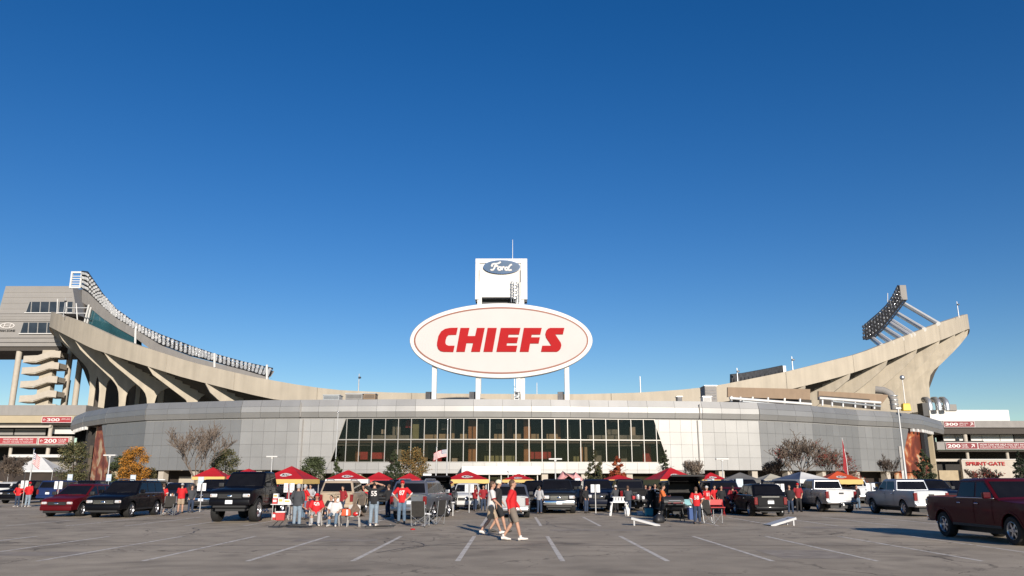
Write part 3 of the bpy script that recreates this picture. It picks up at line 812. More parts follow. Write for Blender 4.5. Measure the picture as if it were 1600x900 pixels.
# ------------------------------------------------------------------ white box sign behind the oval
yb = 226.0
board = thing('scoreboard_tower', 'white square billboard box with a blue oval emblem rising behind the oval sign', 'sign', (at(783, 470, yb).x, yb, 15))
A, B = at(743, 404, yb), at(824, 473, yb)
xa, xb, zt2, zb2 = A.x, B.x, A.z, B.z
fr = MB()
px_ = lambda u: at(u, 440, yb).x
pz_ = lambda v: at(783, v, yb).z
fr.span((xa, yb, pz_(411)), (xb, yb + 6, zt2)); fr.span((xa, yb, zb2 + 1), (px_(749), yb + 6, pz_(411) - 0.01)); fr.span((px_(814), yb, zb2 + 1), (xb, yb + 6, pz_(411) - 0.01))
under(fr.build('box_frame', M['white_paint'], bevel=0.04), board)
under(MB().span((px_(749) + 0.02, yb + 0.35, pz_(464)), (px_(814) - 0.02, yb + 5.9, pz_(411) - 0.02)).build('box_face', M['white_panel']), board)
under(MB().span((px_(752), yb + 3, pz_(486)), (px_(812), yb + 5.5, pz_(464) - 0.02)).build('dark_opening_block', M['black']), board)  # black block stands in for the dark opening between the legs
for u0, u1 in ((746, 753), (806, 819)):
    under(MB().span((px_(u0), yb + 0.2, 15), (px_(u1), yb + 2.8, pz_(462))).build('leg', M['white_paint'], bevel=0.05), board)
for u0, u1 in ((743.5, 746.5), (820, 823.5)):
    under(MB().span((px_(u0), yb + 0.5, pz_(471)), (px_(u1), yb + 2, pz_(463.5))).build('bracket', M['black']), board)
ec = at(784, 417.3, yb); erx = (px_(813) - px_(755)) / 2; erz = (pz_(406.8) - pz_(428)) / 2
def oval(e, y0_, y1_): return [[(ec.x + x * (erx - e), y, ec.z + z * (erz - e)) for x, z in ring_ellipse(48)] for y in (y0_, y1_)]
em = under(MB().loft(oval(0, yb - 0.002, yb - 0.28)).build('emblem', M['chrome'], label='blue oval emblem with white script'), board)
e2 = MB().loft(oval(0.14, yb - 0.285, yb - 0.30)).build('emblem_field', M['oval_blue']); e2.parent = em
q = MB()
strokes = [[(267, 312), (280, 326), (302, 322), (322, 296), (336, 262), (352, 226)], [(292, 272), (283, 256), (292, 236), (318, 226), (352, 228), (392, 218), (424, 196)], [(318, 270), (348, 262), (384, 262)],
           [(404 + 24 * cos(2 * pi * j / 10), 302 + 24 * sin(2 * pi * j / 10)) for j in range(11)], [(404, 278), (432, 284), (446, 280)], [(448, 278), (444, 304), (438, 326)], [(446, 292), (462, 276), (482, 280)],
           [(514 + 24 * cos(2 * pi * j / 10), 304 + 22 * sin(2 * pi * j / 10)) for j in range(11)], [(600, 238), (574, 246), (552, 272), (538, 312), (550, 328), (596, 322)]]
for st in strokes:
    pts = []
    for X, Y in st:
        p = at(740 + X / 10, 390 + Y / 10, yb); pts.append((p.x, yb - 0.33, p.z))
    q.tube(pts, [(.10, .30)] * len(pts), 6, side=(0, 1, 0))
e3 = q.build('emblem_script', M['letter_white']); e3.parent = em
q = MB()
for j in range(7):
    x, z = px_(803 + 1.2 * (j % 2)), pz_(442 + 4.2 * j)
    q.loft([[(x + 1.1 * cos(a), yb - 0.2 - 0.9 * sin(a), zz) for zz in (z, z + 0.2)] for a in [pi * i / 6 for i in range(7)]], caps=False, closed=False)
for u in (799, 803, 807, 811): q.tube([(px_(u), yb - 0.5, pz_(473)), (px_(u), yb - 0.5, pz_(441))], 0.12, 5)
for j in range(14): q.span((px_(805), yb - 0.3, pz_(473) + 0.33 * j), (px_(810), yb - 0.24, pz_(473) + 0.33 * j + 0.06))
under(q.build('caged_ladder', M['steel']), board)
under(MB().tube([(px_(801), yb + 1, zt2 - 0.1), (at(801, 372, yb).x, yb + 1, at(801, 373, yb).z)], [0.10, 0.06], 6).build('antenna', M['pole_grey']), board)
for u in (748.4, 813.2):
    under(MB().span((px_(u) - 0.1, yb - 0.06, pz_(440)), (px_(u) + 0.1, yb - 0.003, pz_(422))).build('seam', M['grey_paint']), board)

# ================================================================== FLOODLIGHT BANKS
def lamp(mb, p, d, r=0.34):
    """one floodlight: a tapered housing and its glass facing d"""
    d = Vector(d).normalized(); p = Vector(p)
    mb.tube([p - d * 0.35, p - d * 0.15, p + d * 0.2], [r * 0.45, r * 0.9, r], 8)
    mb.tube([p + d * 0.2, p + d * 0.24], [r * 0.92, r * 0.85], 8, mi=1)
banks = []
def curve_bank(name, label, pts_top, pts_bot, nl, rows_, face, depth=2.2, ends=True, posts=(), frame='steel', lens='lens'):
    """a long rack of floodlights between an upper and a lower line in space"""
    t = thing(name, label, 'floodlights', (pts_bot[0].x, pts_bot[0].y, pts_bot[0].z))
    n = len(pts_top)
    def P_(tab, f):
        i = min(int(f * (n - 1)), n - 2); g = f * (n - 1) - i
        return tab[i].lerp(tab[i + 1], g)
    fr = MB(); face = Vector(face).normalized()
    for tab in (pts_top, pts_bot): fr.tube(tab, 0.22, 6)
    mid = [a.lerp(b, 0.5) for a, b in zip(pts_top, pts_bot)]
    fr.tube(mid, 0.14, 5)
    bk = [p - face * depth for p in pts_bot]
    fr.tube(bk, 0.22, 6)
    for j in range(nl + 1):
        f = j / nl
        a, b, c = P_(pts_top, f), P_(pts_bot, f), P_(bk, f)
        fr.tube([a, b], 0.09, 4); fr.tube([b, c], 0.09, 4); fr.tube([a, c], 0.09, 4)
    under(fr.build('lamp_rack', M[frame]), t)
    lm = MB()
    for j in range(nl):
        for r in range(rows_):
            f = (j + 0.5) / nl
            p = P_(pts_bot, f).lerp(P_(pts_top, f), (r + 0.5) / rows_) + face * 0.4
            lamp(lm, p + Vector((0, 0, RND.uniform(-0.1, 0.1))), face + Vector((RND.uniform(-.25, .25), RND.uniform(-.25, .25), -0.25)), 0.42 * RND.uniform(0.85, 1.1))
    under(tag(lm.build('floodlight', [M['steel'] if lens == 'lens' else M['dark_steel'], M['lens']], smooth=50), kind='stuff'), t)
    return t
# left: over the suites of the near side, standing behind the concrete rim
lt = [(128, 424), (137, 425), (160, 459), (181, 483), (213, 506), (250, 523), (298, 541), (333, 553), (380, 566), (426, 576)]
lb = [(128, 450), (137, 455), (160, 477), (181, 495), (213, 514), (250, 536), (298, 554), (333, 563), (380, 576), (420, 588)]
dep = [(u, ring_depth(max(u, 84)) + 8) for u in (80, 95, 110, 128, 150, 180, 215, 250, 290, 330, 380, 426)]
DL = interp(dep, 118) + 7
LT = [at(u, v, interp(dep, u) + 6) for u, v in lt]; LB = [at(u, v, interp(dep, u) + 6) for u, v in lb]
bankl = curve_bank('floodlight_bank', 'long curved bank of pale floodlights along the rim left of the oval sign', LT, LB, 64, 4, (0.25, -0.9, 0), 1.6, frame='dark_steel')
q = MB().add([p + Vector((0.1, 1.3, 0)) for a, b in zip(LT, LB) for p in (a - Vector((0, 0, .5)), b)], [(2 * i, 2 * i + 2, 2 * i + 3, 2 * i + 1) for i in range(len(LT) - 1)])
under(q.build('rack_back', M['tower_grey'], fix=False), bankl)
q = MB()
fx0, fx1 = at(109.5, 437, DL).x, at(127.5, 437, DL).x
fz0, fz1 = at(118, 450, DL).z, at(118, 424, DL).z
for x in (fx0, fx1 - 0.5): q.span((x, DL, fz0), (x + 0.5, DL + .6, fz1))
for z in (fz0, fz1 - 0.5): q.span((fx0, DL + .05, z), (fx1, DL + .55, z + 0.5))
for j in range(5): q.span((fx0 + 0.5, DL + .2, fz0 + 0.75 * (j + 1)), (fx1 - 0.5, DL + .4, fz0 + 0.75 * (j + 1) + 0.22))
under(q.build('end_frame', M['white_paint']), bankl)
# suites under the bank: grey band and teal glass
suite = thing('suite_gallery', 'teal glass suite gallery under the floodlight bank on the left rim', 'gallery', (-105, 214, 30))
gb = [at(u, v, interp(dep, u) + 5.2) for u, v in ((128, 452), (137, 457), (160, 479), (181, 497), (213, 516), (250, 539), (298, 557), (333, 566), (380, 578), (420, 590))]
gl_ = [at(u, v + (9 if u > 240 else 0), interp(dep, u) + 5.2) for u, v in ((128, 472), (137, 478), (160, 497), (181, 511), (213, 529), (250, 548), (298, 563), (333, 571), (380, 583), (420, 593))]
back_ = Vector((0.25, 3.2, 0))
q = MB()
for a, b, c, d in zip(gb, gb[1:], gl_, gl_[1:]):
    q.quad(a, b, d, c); q.quad(a, b, b + back_, a + back_)
under(q.build('gallery_band', M['grey_paint'], fix=False), suite)
tg_ = [at(u, v, interp(dep, u) + 5.6) for u, v in ((136, 478), (160, 497), (181, 511), (212, 529))]
tb_ = [at(u, v, interp(dep, u) + 5.6) for u, v in ((134, 512), (160, 524), (181, 533), (212, 546))]
for a, b, c, d in zip(tg_, tg_[1:], tb_, tb_[1:]): under(MB().quad(a, b, d, c).quad(a + back_, b + back_, d + back_, c + back_).build('gallery_glass', M['teal_glass'], fix=False), suite)
for (u0, v0), (u1, v1) in (((139, 476), (131, 508)), ((142, 480), (134.5, 511)), ((212, 512), (211, 540)), ((335, 552), (335, 574)), ((417, 570), (417, 595))):
    under(MB().tube([at(u0, v0, interp(dep, u0) + 4.4), at(u1, v1, interp(dep, u1) + 4.4)], 0.30, 6).build('white_strut', M['white_paint']), suite)
for (u0, v0), (u1, v1) in (((104, 481), (137, 481)), ((104, 489.5), (133, 489.5)), ((119, 474), (121, 502)), ((90, 467), (89, 490)), ((104, 471), (103, 490))):
    under(MB().tube([at(u0, v0, ring_depth(max(u0, 84)) + 5), at(u1, v1, ring_depth(max(u1, 84)) + 5)], 0.16, 6).build('railing', M['white_paint']), suite)
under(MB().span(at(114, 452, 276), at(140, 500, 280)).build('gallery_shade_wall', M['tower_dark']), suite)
# right: rack hung over the far side on six struts
rk = []
thr = [0.98, 1.03, 1.08, 1.13, 1.18, 1.23]
rt = [(1349, 510), (1360, 500), (1373, 489), (1386, 476), (1396, 461), (1403, 446)]
rb = [(1349, 530), (1363, 526), (1377, 513), (1390, 497), (1403, 480), (1412, 468)]
rdep = [ring_depth(u) + 14 for u in (1395, 1410, 1425, 1440, 1455, 1470)]
RD = rdep[-1]
RT = [at(u, v, y) for (u, v), y in zip(rt, rdep)]; RBt = [at(u, v, y) for (u, v), y in zip(rb, rdep)]
bankr = curve_bank('floodlight_bank', 'dark floodlight rack tilted on six white struts over the right tip of the bowl', RT, RBt, 15, 4, (-0.8, -0.45, 0), 1.2, frame='dark_steel', lens='dark')
q = MB().add([p for a, b in zip(RT, RBt) for p in (a + Vector((0.6, 0.5, 0)), b + Vector((0.6, 0.5, 0)))], [(2 * i, 2 * i + 2, 2 * i + 3, 2 * i + 1) for i in range(5)])
under(q.build('rack_back', M['dark_steel']), bankr)
a, b = at(1404, 446, RD), at(1417, 469, RD)
under(MB().span((a.x, RD - .6, b.z), (b.x, RD + 1.2, a.z)).build('end_box', M['grey_paint'], bevel=.1), bankr)
for (u0, v0), (u1, v1) in (((1413, 475), (1466, 506)), ((1402, 490), (1444, 515)), ((1395, 502), (1427, 523)), ((1391, 505), (1422, 525)), ((1382, 513), (1409, 530)), ((1373, 522), (1393, 536)), ((1363, 529), (1378, 541))):
    f = (u0 - 1349) / 60
    under(MB().tube([at(u0, v0, interp([(0, rdep[0]), (1, rdep[-1])], f) + .8), at(u1, v1, ring_depth(u1) + 1.0)], 0.70, 8).build('strut', M['white_paint']), bankr)
for u, v0, v1 in ((1387, 458, 472), (1369, 492, 497), (1353, 505, 512)):
    under(MB().tube([at(u, v0, rdep[2]), at(u, v1, rdep[2])], 0.12, 5).build('lightning_rod', M['pole_grey']), bankr)
# far right, low over the rim
CT = [at(u, v, ring_depth(u) + 4) for u, v in ((1141, 586), (1160, 584), (1182, 580), (1203, 576), (1222, 572))]
CB = [at(u, v, ring_depth(u) + 4) for u, v in ((1141, 600), (1160, 600), (1182, 600), (1203, 596), (1222, 590))]
bankc = curve_bank('floodlight_bank', 'low dark floodlight bank showing over the rim right of the oval sign', CT, CB, 14, 3, (0.1, 1, 0), 1.0, frame='dark_steel', lens='dark')
q = MB().add([p + Vector((0, -0.4, 0)) for a, b in zip(CT, CB) for p in (a, b)], [(2 * i, 2 * i + 2, 2 * i + 3, 2 * i + 1) for i in range(4)])
under(q.build('rack_back', M['dark_steel']), bankc)
a, b = at(1222, 572, ring_depth(1222) + 4), at(1228, 590, ring_depth(1222) + 4)
under(MB().span((a.x, a.y - 0.6, b.z), (b.x, a.y + 1, a.z)).build('end_box', M['white_paint']), bankc)

# ------------------------------------------------------------------ thin masts on the rim and the roof
def mast(u, v0, v1, y, label, head='camera', r=0.13):
    b, t_ = at(u, v1, y), at(u, v0, y)
    t = thing('rim_mast', label, 'mast', (b.x, y, b.z), 0, 'thin masts along the stadium rim')
    h = t_.z - b.z
    MB().tube([(0, 0, -0.4), (0, 0, h)], [r * 1.2, r * 0.8], 6).build('pole', M['pole_grey'], t)
    if head == 'camera':
        MB().box((0.2, -0.2, h * 0.78), (0.6, 0.5, 0.4)).build('device', M['dark_steel'], t, bevel=0.05)
    elif head == 'ball':
        MB().ball((0, 0, h), 0.55).build('lamp_globe', M['steel'], t, smooth=180)
    return t
mast(1498, 471, 494, ring_depth(1498) + .6, 'short mast with cameras on the very tip of the right rim')
mast(1239, 557, 581, ring_depth(1239) + .6, 'mast with a dark device right of the low dark floodlight bank')
mast(1153, 575, 600, ring_depth(1153) + .6, 'mast in front of the low dark floodlight bank')
mast(1001, 588, 615, ring_depth(1001) + .6, 'thin mast on the rim right of the oval sign', None)
mast(560, 584, 612, ring_depth(560) + .6, 'thin mast on the rim left of the oval sign')
mast(839, 598, 617, ring_depth(839) + .6, 'short mast on the rim under the right half of the oval sign', None, 0.09)
mast(99, 465, 493, ring_depth(99) + .6, 'mast at the left tip of the concrete rim beside the grey tower')
mast(1415, 590, 636, 178, 'slim roof lamp with a globe in front of the right concrete ribs', 'ball', 0.1)

# ------------------------------------------------------------------ rooftop plant
def roof_item(name, label, cat, u0, v0, u1, v1, y, d, m, group=None, bevel=0.05, legs=False):
    a, b = at(u0, v0, y), at(u1, v1, y)
    t = thing(name, label, cat, ((a.x + b.x) / 2, y, b.z), 0, group)
    w, h = b.x - a.x, a.z - b.z
    return t, w, h
def unit(label, u0, v0, u1, v1, y, d, m, extra=None):
    t, w, h = roof_item('rooftop_unit', label, 'rooftop unit', u0, v0, u1, v1, y, d, m, 'rooftop units behind the parapet')
    MB().span((-w / 2, 0, 0), (w / 2, d, h)).build('housing', M[m], t, bevel=0.06)
    q = MB()
    for j in range(4): q.span((-w / 2 + 0.15, -0.05, h * (0.2 + 0.17 * j)), (w / 2 - 0.15, 0.02, h * (0.27 + 0.17 * j)))
    q.build('louvre', M['dark_steel'], t)
    MB().span((-w / 2 - 0.1, -0.1, h), (w / 2 + 0.1, d + 0.1, h + 0.12)).build('cap', M['steel'], t)
    return t
unit('low grey rooftop unit left of the oval sign above the glass wall', 540, 615.5, 566, 624, 150, 3, 'roofing')
unit('flat brown rooftop unit beside the low grey one', 568, 615, 586, 624, 151, 3, 'brown_wall')
unit('long shallow rooftop unit furthest left above the parapet', 505, 617.5, 530, 625, 152, 3, 'steel')
unit('tall dark grey rooftop unit at the left end of the brown roof wall', 1101, 603, 1121, 629, 158, 4, 'grey_paint')
unit('small white rooftop unit in front of the tall dark one', 1098, 620, 1112, 628.5, 154, 2, 'white_paint')
unit('small black rooftop unit at the foot of the right sign posts', 1058, 620, 1066, 628, 152, 1.5, 'dark_steel')
def screen(label, pts_top, pts_bot, y, legs):
    t = thing('roof_screen_wall', label, 'wall', at((pts_top[0][0] + pts_top[-1][0]) / 2, pts_bot[0][1], y), 0, 'brown roof walls on the right')
    for i, (a, b, c, d) in enumerate(zip(pts_top, pts_top[1:], pts_bot, pts_bot[1:])):
        A_, B_, C_, D_ = (at(*p, y + 0.02 * (p[0] - 1136)) for p in (a, b, d, c))
        n = Vector((0, 0.6, 0))
        under(MB().loft([[A_, B_, C_, D_], [p + n for p in (A_, B_, C_, D_)]]).build('wall_panel', M['brown_wall']), t)
    for u, v0, v1 in legs:
        p, r = at(u, v0, y - 0.8 + 0.02 * (u - 1136)), at(u, v1, y - 0.8 + 0.02 * (u - 1136))
        under(MB().tube([p, r], 0.22, 6).build('support', M['white_paint']), t)
    return t
w1 = screen('tan block wall on the roof nearest the tall dark unit', [(1137, 605), (1180, 606), (1222, 607), (1266, 608)], [(1137, 620), (1180, 621.5), (1222, 623), (1266, 624.5)], 162, [(1143, 619, 629), (1157, 620, 629), (1176, 620, 629), (1200, 621, 630), (1226, 622, 631), (1250, 623, 632)])
w2 = screen('tan block wall on the roof nearest the orange mural', [(1279, 611), (1320, 613), (1355, 615), (1389, 617)], [(1279, 624.5), (1320, 627), (1355, 629.5), (1378, 631)], 163, [(1285, 624, 634), (1300, 625, 635), (1317, 626, 636), (1336, 628, 637), (1352, 629, 638), (1366, 630, 639)])
for w, u0, u1 in ((w1, 1140, 1268), (w2, 1280, 1376)):
    a, b = at(u0, 624, 160), at(u1, 632, 163)
    under(MB().tube([at(u0, 622, 159.5), at(u1, 622 + (u1 - u0) * 0.075, 162)], 0.28, 6).build('roof_beam', M['white_paint']), w)
    under(MB().tube([at(u0 + 20, 630 - 3, 160), at(u1, 630 + (u1 - u0) * 0.05, 163)], 0.2, 6).build('roof_beam', M['steel']), w)
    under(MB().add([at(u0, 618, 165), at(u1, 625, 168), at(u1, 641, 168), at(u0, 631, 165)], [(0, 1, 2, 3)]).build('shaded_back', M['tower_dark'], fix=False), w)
t = thing('roof_duct', 'pale round duct elbow on the roof in front of the right concrete ribs', 'duct', at(1398, 640, 168))
D0 = at(1398, 640, 168); pr = 1.1
q = MB().tube([D0 + Vector((0, 0, 0)), D0 + Vector((0, 0, 2.2)), D0 + Vector((-0.5, 0.3, 3.4)), D0 + Vector((-1.6, 0.8, 4.1)), D0 + Vector((-3.0, 1.4, 4.3))], pr * 0.72, 14)
under(q.build('duct_elbow', M['grey_paint'], smooth=60), t)
for j in range(3):
    z = 1.0 + 0.9 * j
    under(MB().loft([[D0 + Vector((0.9 * cos(a), 0.9 * sin(a), zz)) for a in [2 * pi * i / 14 for i in range(14)]] for zz in (z, z + 0.15)]).build('duct_band', M['steel'], smooth=60), t)
t = thing('yellow_bin', 'yellow plastic tank on the roof at the foot of the right concrete ribs', 'tank', at(1416, 642, 166))
p = at(1416, 642, 166)
under(MB().box(p + Vector((0, 0, 0.7)), (1.7, 1.2, 1.4), taper=0.86).build('tank_body', M['tarmac_yellow'], bevel=0.12, seg=2), t)
under(MB().box(p + Vector((0, 0, 1.46)), (1.3, 0.9, 0.1)).build('lid', M['tarmac_yellow'], bevel=0.03), t)

# ================================================================== GREY TOWER ON THE LEFT WITH ITS STAIR
yt = 270.0
tower = thing('club_tower', 'grey corrugated tower block with slanted windows on round columns at the far left', 'building', (at(50, 630, yt).x, yt, 0))
def tz(v, y=yt): return at(50, v, y).z
def tx(u, v, y=yt): return at(u, v, y).x
def slab(name, poly, y, d, m):
    pts = [at(u, v, y) for u, v in poly]
    return under(MB().prism([(p.x, p.z) for p in pts], lambda a, b, t: (a, t, b), y, y + d).build(name, M[m]), tower)
xl_ = -40
slab('upper_storey', [(9, 447), (113, 447), (117, 472), (117, 490), (-3, 490)], yt, 22, 'tower_grey')
slab('middle_band', [(-60, 490.5), (96, 490.5), (92, 502), (-60, 502)], yt - 0.5, 22, 'tower_grey')
slab('lower_storey', [(-60, 502.5), (96, 502.5), (90, 521), (97, 541), (-60, 541)], yt - 0.2, 22, 'tower_grey')
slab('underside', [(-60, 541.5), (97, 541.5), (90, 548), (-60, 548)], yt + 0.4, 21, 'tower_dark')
for v in (456, 464, 473, 482):
    slab('cladding_rib', [(10 - (v - 447) * .25, v), (112, v), (112, v + 0.8), (10 - (v - 446) * .25, v + 0.8)], yt - 0.08, 0.1, 'grey_paint')
for v in (494, 498, 527, 534): slab('cladding_rib', [(-60, v), (90, v), (90, v + 0.7), (-60, v + 0.7)], yt - 0.62, 0.14, 'grey_paint')
for (us, v0, v1, sl) in (([40, 48, 62, 76, 91, 104, 113], 471.5, 488, 6), ([31, 43.5, 58, 72.5, 90], 504, 520.5, 5)):
    for i, (a, b) in enumerate(zip(us, us[1:])):
        s0 = sl if i == 0 else 1.2
        slab('window_pane', [(a + 0.7 + s0, v0), (b - 0.6 + 1.2, v0), (b - 0.6, v1), (a + 0.7, v1)], yt - 0.72 + (0 if v0 > 500 else 0.5), 0.1, 'window_dark')
        slab('window_mullion', [(b - 0.5 + 1.2, v0), (b + 0.7 + 1.2, v0), (b + 0.7, v1), (b - 0.5, v1)], yt - 0.80 + (0 if v0 > 500 else 0.5), 0.22, 'mullion')
    slab('window_sill', [(us[0] - 2, v1), (us[-1], v1), (us[-1], v1 + 1.2), (us[0] - 2, v1 + 1.2)], yt - 0.82 + (0 if v0 > 500 else 0.5), 0.3, 'white_paint')
    slab('window_mullion', [(us[0] + sl - 0.6, v0), (us[0] + sl + 0.6, v0), (us[0] + 0.6, v1), (us[0] - 0.8, v1)], yt - 0.81 + (0 if v0 > 500 else 0.5), 0.22, 'mullion')
o = lettering('FAN ZONE', M['letter_black'], (tx(12.5, 517), yt - 0.26, tz(517)), tx(24.5, 517) - tx(0.8, 517), tz(515.3) - tz(518.8), bold=0.03, thick=0.08); under(o, tower)
lx, lz = tx(12.5, 509), tz(509); lw, lh = (tx(24, 509) - tx(1, 509)) / 2, (tz(504.5) - tz(513.5)) / 2
q = MB().loft([[(lx + x * lw * e, y, lz + z * lh * e2) for x, z in ring_ellipse(28)] for e, e2, y in ((1, 1, yt - 0.26), (1, 1, yt - 0.42), (0.86, 0.76, yt - 0.42), (0.86, 0.76, yt - 0.26), (1, 1, yt - 0.26))], caps=False)
for sgn in (-1, 1): q.tube([(lx + sgn * lw * 0.42 - 0.25, yt - 0.36, lz - lh * 0.72), (lx + sgn * lw * 0.42 + 0.25, yt - 0.36, lz + lh * 0.72)], 0.16, 6)
q.tube([(lx - lw * 0.4, yt - 0.36, lz - lh * 0.1), (lx + lw * 0.4, yt - 0.36, lz + lh * 0.15)], 0.13, 6)
under(q.build('logo_ring', M['letter_white']), tower)
for u, v0, y, r in ((28.5, 543, yt + 1.5, 0.95), (109, 548, yt + 2, 0.95), (126, 552, yt + 6, 0.95), (112, 600, yt + 9, 0.7), (-12, 543, yt + 10, 0.95)):
    x = at(u - 4, 590, y).x
    under(MB().tube([(x, y, 0), (x, y, at(u, v0 - 6, y).z)], r, 14).build('column', M['pier'], smooth=60), tower)
stair = thing('stair_tower', 'open concrete stair tower of stacked landings under the grey tower', 'stair', (at(60, 632, 264).x, 264, 0))
ysr = 264.0
lev = [(549, 0), (567, -2.5), (588.5, -5), (611, -6.5), (632, -8), (652, -9.5), (674, -11)]
sx = lambda u, v: at(u, v, ysr).x
core = MB().span((sx(52, 600) , ysr + 2.6, 0), (sx(72, 600), ysr + 5.2, tz(545, ysr)))
under(core.build('stair_core', M['rib_concrete']), stair)
for v, du in lev:
    z0 = at(50, v + 12, ysr).z; z1 = at(50, v + 3.5, ysr).z
    zl0, zl1 = at(50, v + 16, ysr).z, at(50, v + 6.5, ysr).z
    def band(poly, name='stair_parapet', d0=0, d1=0.25):
        pts = [(sx(u + du, v + 8), at(50, vv, ysr).z) for u, vv in poly]
        under(MB().prism(pts, lambda a, b, t: (a, t, b), ysr + d0, ysr + d1).build(name, M['pier']), stair)
    band([(37, v + 7), (59, v + 6), (59, v + 15), (37, v + 17.5)])
    band([(59, v + 6), (80, v - 1.5), (80, v + 8.5), (59, v + 15)])
    band([(80, v - 1.5), (94, v - 0.5), (94, v + 10), (80, v + 8.5)])
    x0, x1, x2, x3 = sx(37 + du, v), sx(59 + du, v), sx(80 + du, v), sx(94 + du, v)
    q = MB()
    q.span((x0, ysr + 0.25, at(50, v + 17, ysr).z - 0.05), (x1, ysr + 5.5, at(50, v + 15.5, ysr).z))
    q.span((x2, ysr + 0.25, at(50, v + 9.5, ysr).z - 0.05), (x3, ysr + 5.5, at(50, v + 8, ysr).z))
    q.loft([[(x1, ysr + 0.25, at(50, v + 15.5, ysr).z), (x1, ysr + 2.4, at(50, v + 15.5, ysr).z), (x1, ysr + 2.4, at(50, v + 17, ysr).z), (x1, ysr + 0.25, at(50, v + 17, ysr).z)],
            [(x2, ysr + 0.25, at(50, v + 8, ysr).z), (x2, ysr + 2.4, at(50, v + 8, ysr).z), (x2, ysr + 2.4, at(50, v + 9.5, ysr).z), (x2, ysr + 0.25, at(50, v + 9.5, ysr).z)]])
    under(q.build('stair_landing', M['rib_concrete']), stair)
    under(MB().span((x3 - 0.25, ysr + 0.25, at(50, v + 10, ysr).z), (x3, ysr + 5.4, at(50, v, ysr).z)).build('stair_parapet', M['pier']), stair)

# ================================================================== THE GATE DECKS LEFT AND RIGHT
def deck(name, label, y):
    t = thing(name, label, 'building', (0, y, 0)); t.location.x = 0
    def bx(nm, u0, v0, u1, v1, m, dy=0.0, d=3.0, um=None, lab=None):
        vm = (v0 + v1) / 2
        a, b = at(u0, vm, y + dy), at(u1, vm, y + dy)
        z1, z0 = at(800, v0, y + dy).z, at(800, v1, y + dy).z
        o = under(MB().span((a.x, y + dy, z0), (b.x, y + dy + d, z1)).build(nm, M[m], label=lab), t)
        return o, a.x, b.x, z0, z1
    def cyl(nm, u0, v0, u1, v1, m, dy=0.0):
        vm = (v0 + v1) / 2
        a, b = at(u0, vm, y + dy), at(u1, vm, y + dy); r = (b.x - a.x) / 2
        z1, z0 = at(800, v0, y + dy).z, at(800, v1, y + dy).z
        return under(MB().tube([((a.x + b.x) / 2, y + dy + r, z0), ((a.x + b.x) / 2, y + dy + r, z1)], r, 14).build(nm, M[m], smooth=60), t)
    def sign_(u0, v0, u1, v1, m, texts, dy, border=True):
        o, xa, xb, z0, z1 = bx('gate_banner', u0, v0, u1, v1, m, dy, 0.12)
        for s, fu0, fv0, fu1, fv1, b in texts:
            l = lettering(s, M['letter_white'], ((xa + xb) / 2 + (xb - xa) * ((fu0 + fu1) / 2 - 0.5), y + dy - 0.012, z1 + (z0 - z1) * (fv0 + fv1) / 2), (xb - xa) * (fu1 - fu0), (z1 - z0) * (fv1 - fv0), bold=b)
            l.parent = o
        if border:
            q = MB(); e = 0.10
            for (p, r) in (((xa - e, z0 - e), (xb + e, z0)), ((xa - e, z1), (xb + e, z1 + e)), ((xa - e, z0), (xa, z1)), ((xb, z0), (xb + e, z1))):
                q.span((p[0], y + dy - 0.04, p[1]), (r[0], y + dy + 0.1, r[1]))
            f = q.build('banner_frame', M['letter_white']); f.parent = o
        return o
    return t, bx, cyl, sign_
dl, bx, cyl, sg = deck('gate_deck', 'low grey and beige gate deck with pale red banners at the far left', 204.0)
bx('roof_edge', -60, 633, 134, 649, 'grey_paint', 0, 24)
bx('parapet', -60, 649.4, 122, 660.5, 'beige', -0.5, 1.0)
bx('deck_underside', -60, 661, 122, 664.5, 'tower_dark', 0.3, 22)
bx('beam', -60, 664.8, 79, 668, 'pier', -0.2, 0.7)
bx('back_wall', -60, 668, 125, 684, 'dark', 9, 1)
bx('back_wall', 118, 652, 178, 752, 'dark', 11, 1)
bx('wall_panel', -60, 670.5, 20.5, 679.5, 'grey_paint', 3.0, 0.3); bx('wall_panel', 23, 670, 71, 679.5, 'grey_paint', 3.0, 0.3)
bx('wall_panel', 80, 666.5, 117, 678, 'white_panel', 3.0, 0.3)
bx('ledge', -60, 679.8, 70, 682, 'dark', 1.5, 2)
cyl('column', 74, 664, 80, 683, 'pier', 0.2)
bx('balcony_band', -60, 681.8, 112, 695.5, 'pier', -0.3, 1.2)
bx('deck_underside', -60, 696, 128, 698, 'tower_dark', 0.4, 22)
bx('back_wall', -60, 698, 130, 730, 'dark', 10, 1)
for u0, u1 in ((12, 17), (70, 76), (-30, -25)): cyl('column', u0, 697, u1, 718, 'pier', 1.2)
bx('low_roof', 14, 710, 118, 714.5, 'white_panel', -1.0, 7); bx('low_wall', 24, 715, 118, 735, 'grey_paint', 2, 3)
bx('low_wall', -60, 722, 140, 752, 'hall_dark', 4, 2)
sg(66, 651.5, 111.5, 660, 'banner_red_pale', [('300', 0.16, 0.22, 0.60, 0.80, 0.03), ('UPPER LEVEL', 0.65, 0.28, 0.96, 0.52, 0.0), ('←', 0.03, 0.25, 0.12, 0.75, 0.02)], -0.75)
sg(-60, 684, 57.5, 693.5, 'banner_red_pale', [('WHICH LEVEL ARE YOU IN?', 0.55, 0.12, 0.95, 0.42, 0.01), ('FOLLOW THE SIGNS TO YOUR GATE', 0.55, 0.55, 0.95, 0.85, 0.0)], -0.6)
sg(61, 684, 107, 693.5, 'banner_red_pale', [('200', 0.17, 0.18, 0.60, 0.84, 0.03), ('CLUB', 0.65, 0.18, 0.92, 0.46, 0.01), ('LEVEL', 0.65, 0.55, 0.92, 0.82, 0.0), ('←', 0.03, 0.25, 0.13, 0.75, 0.02)], -0.6)
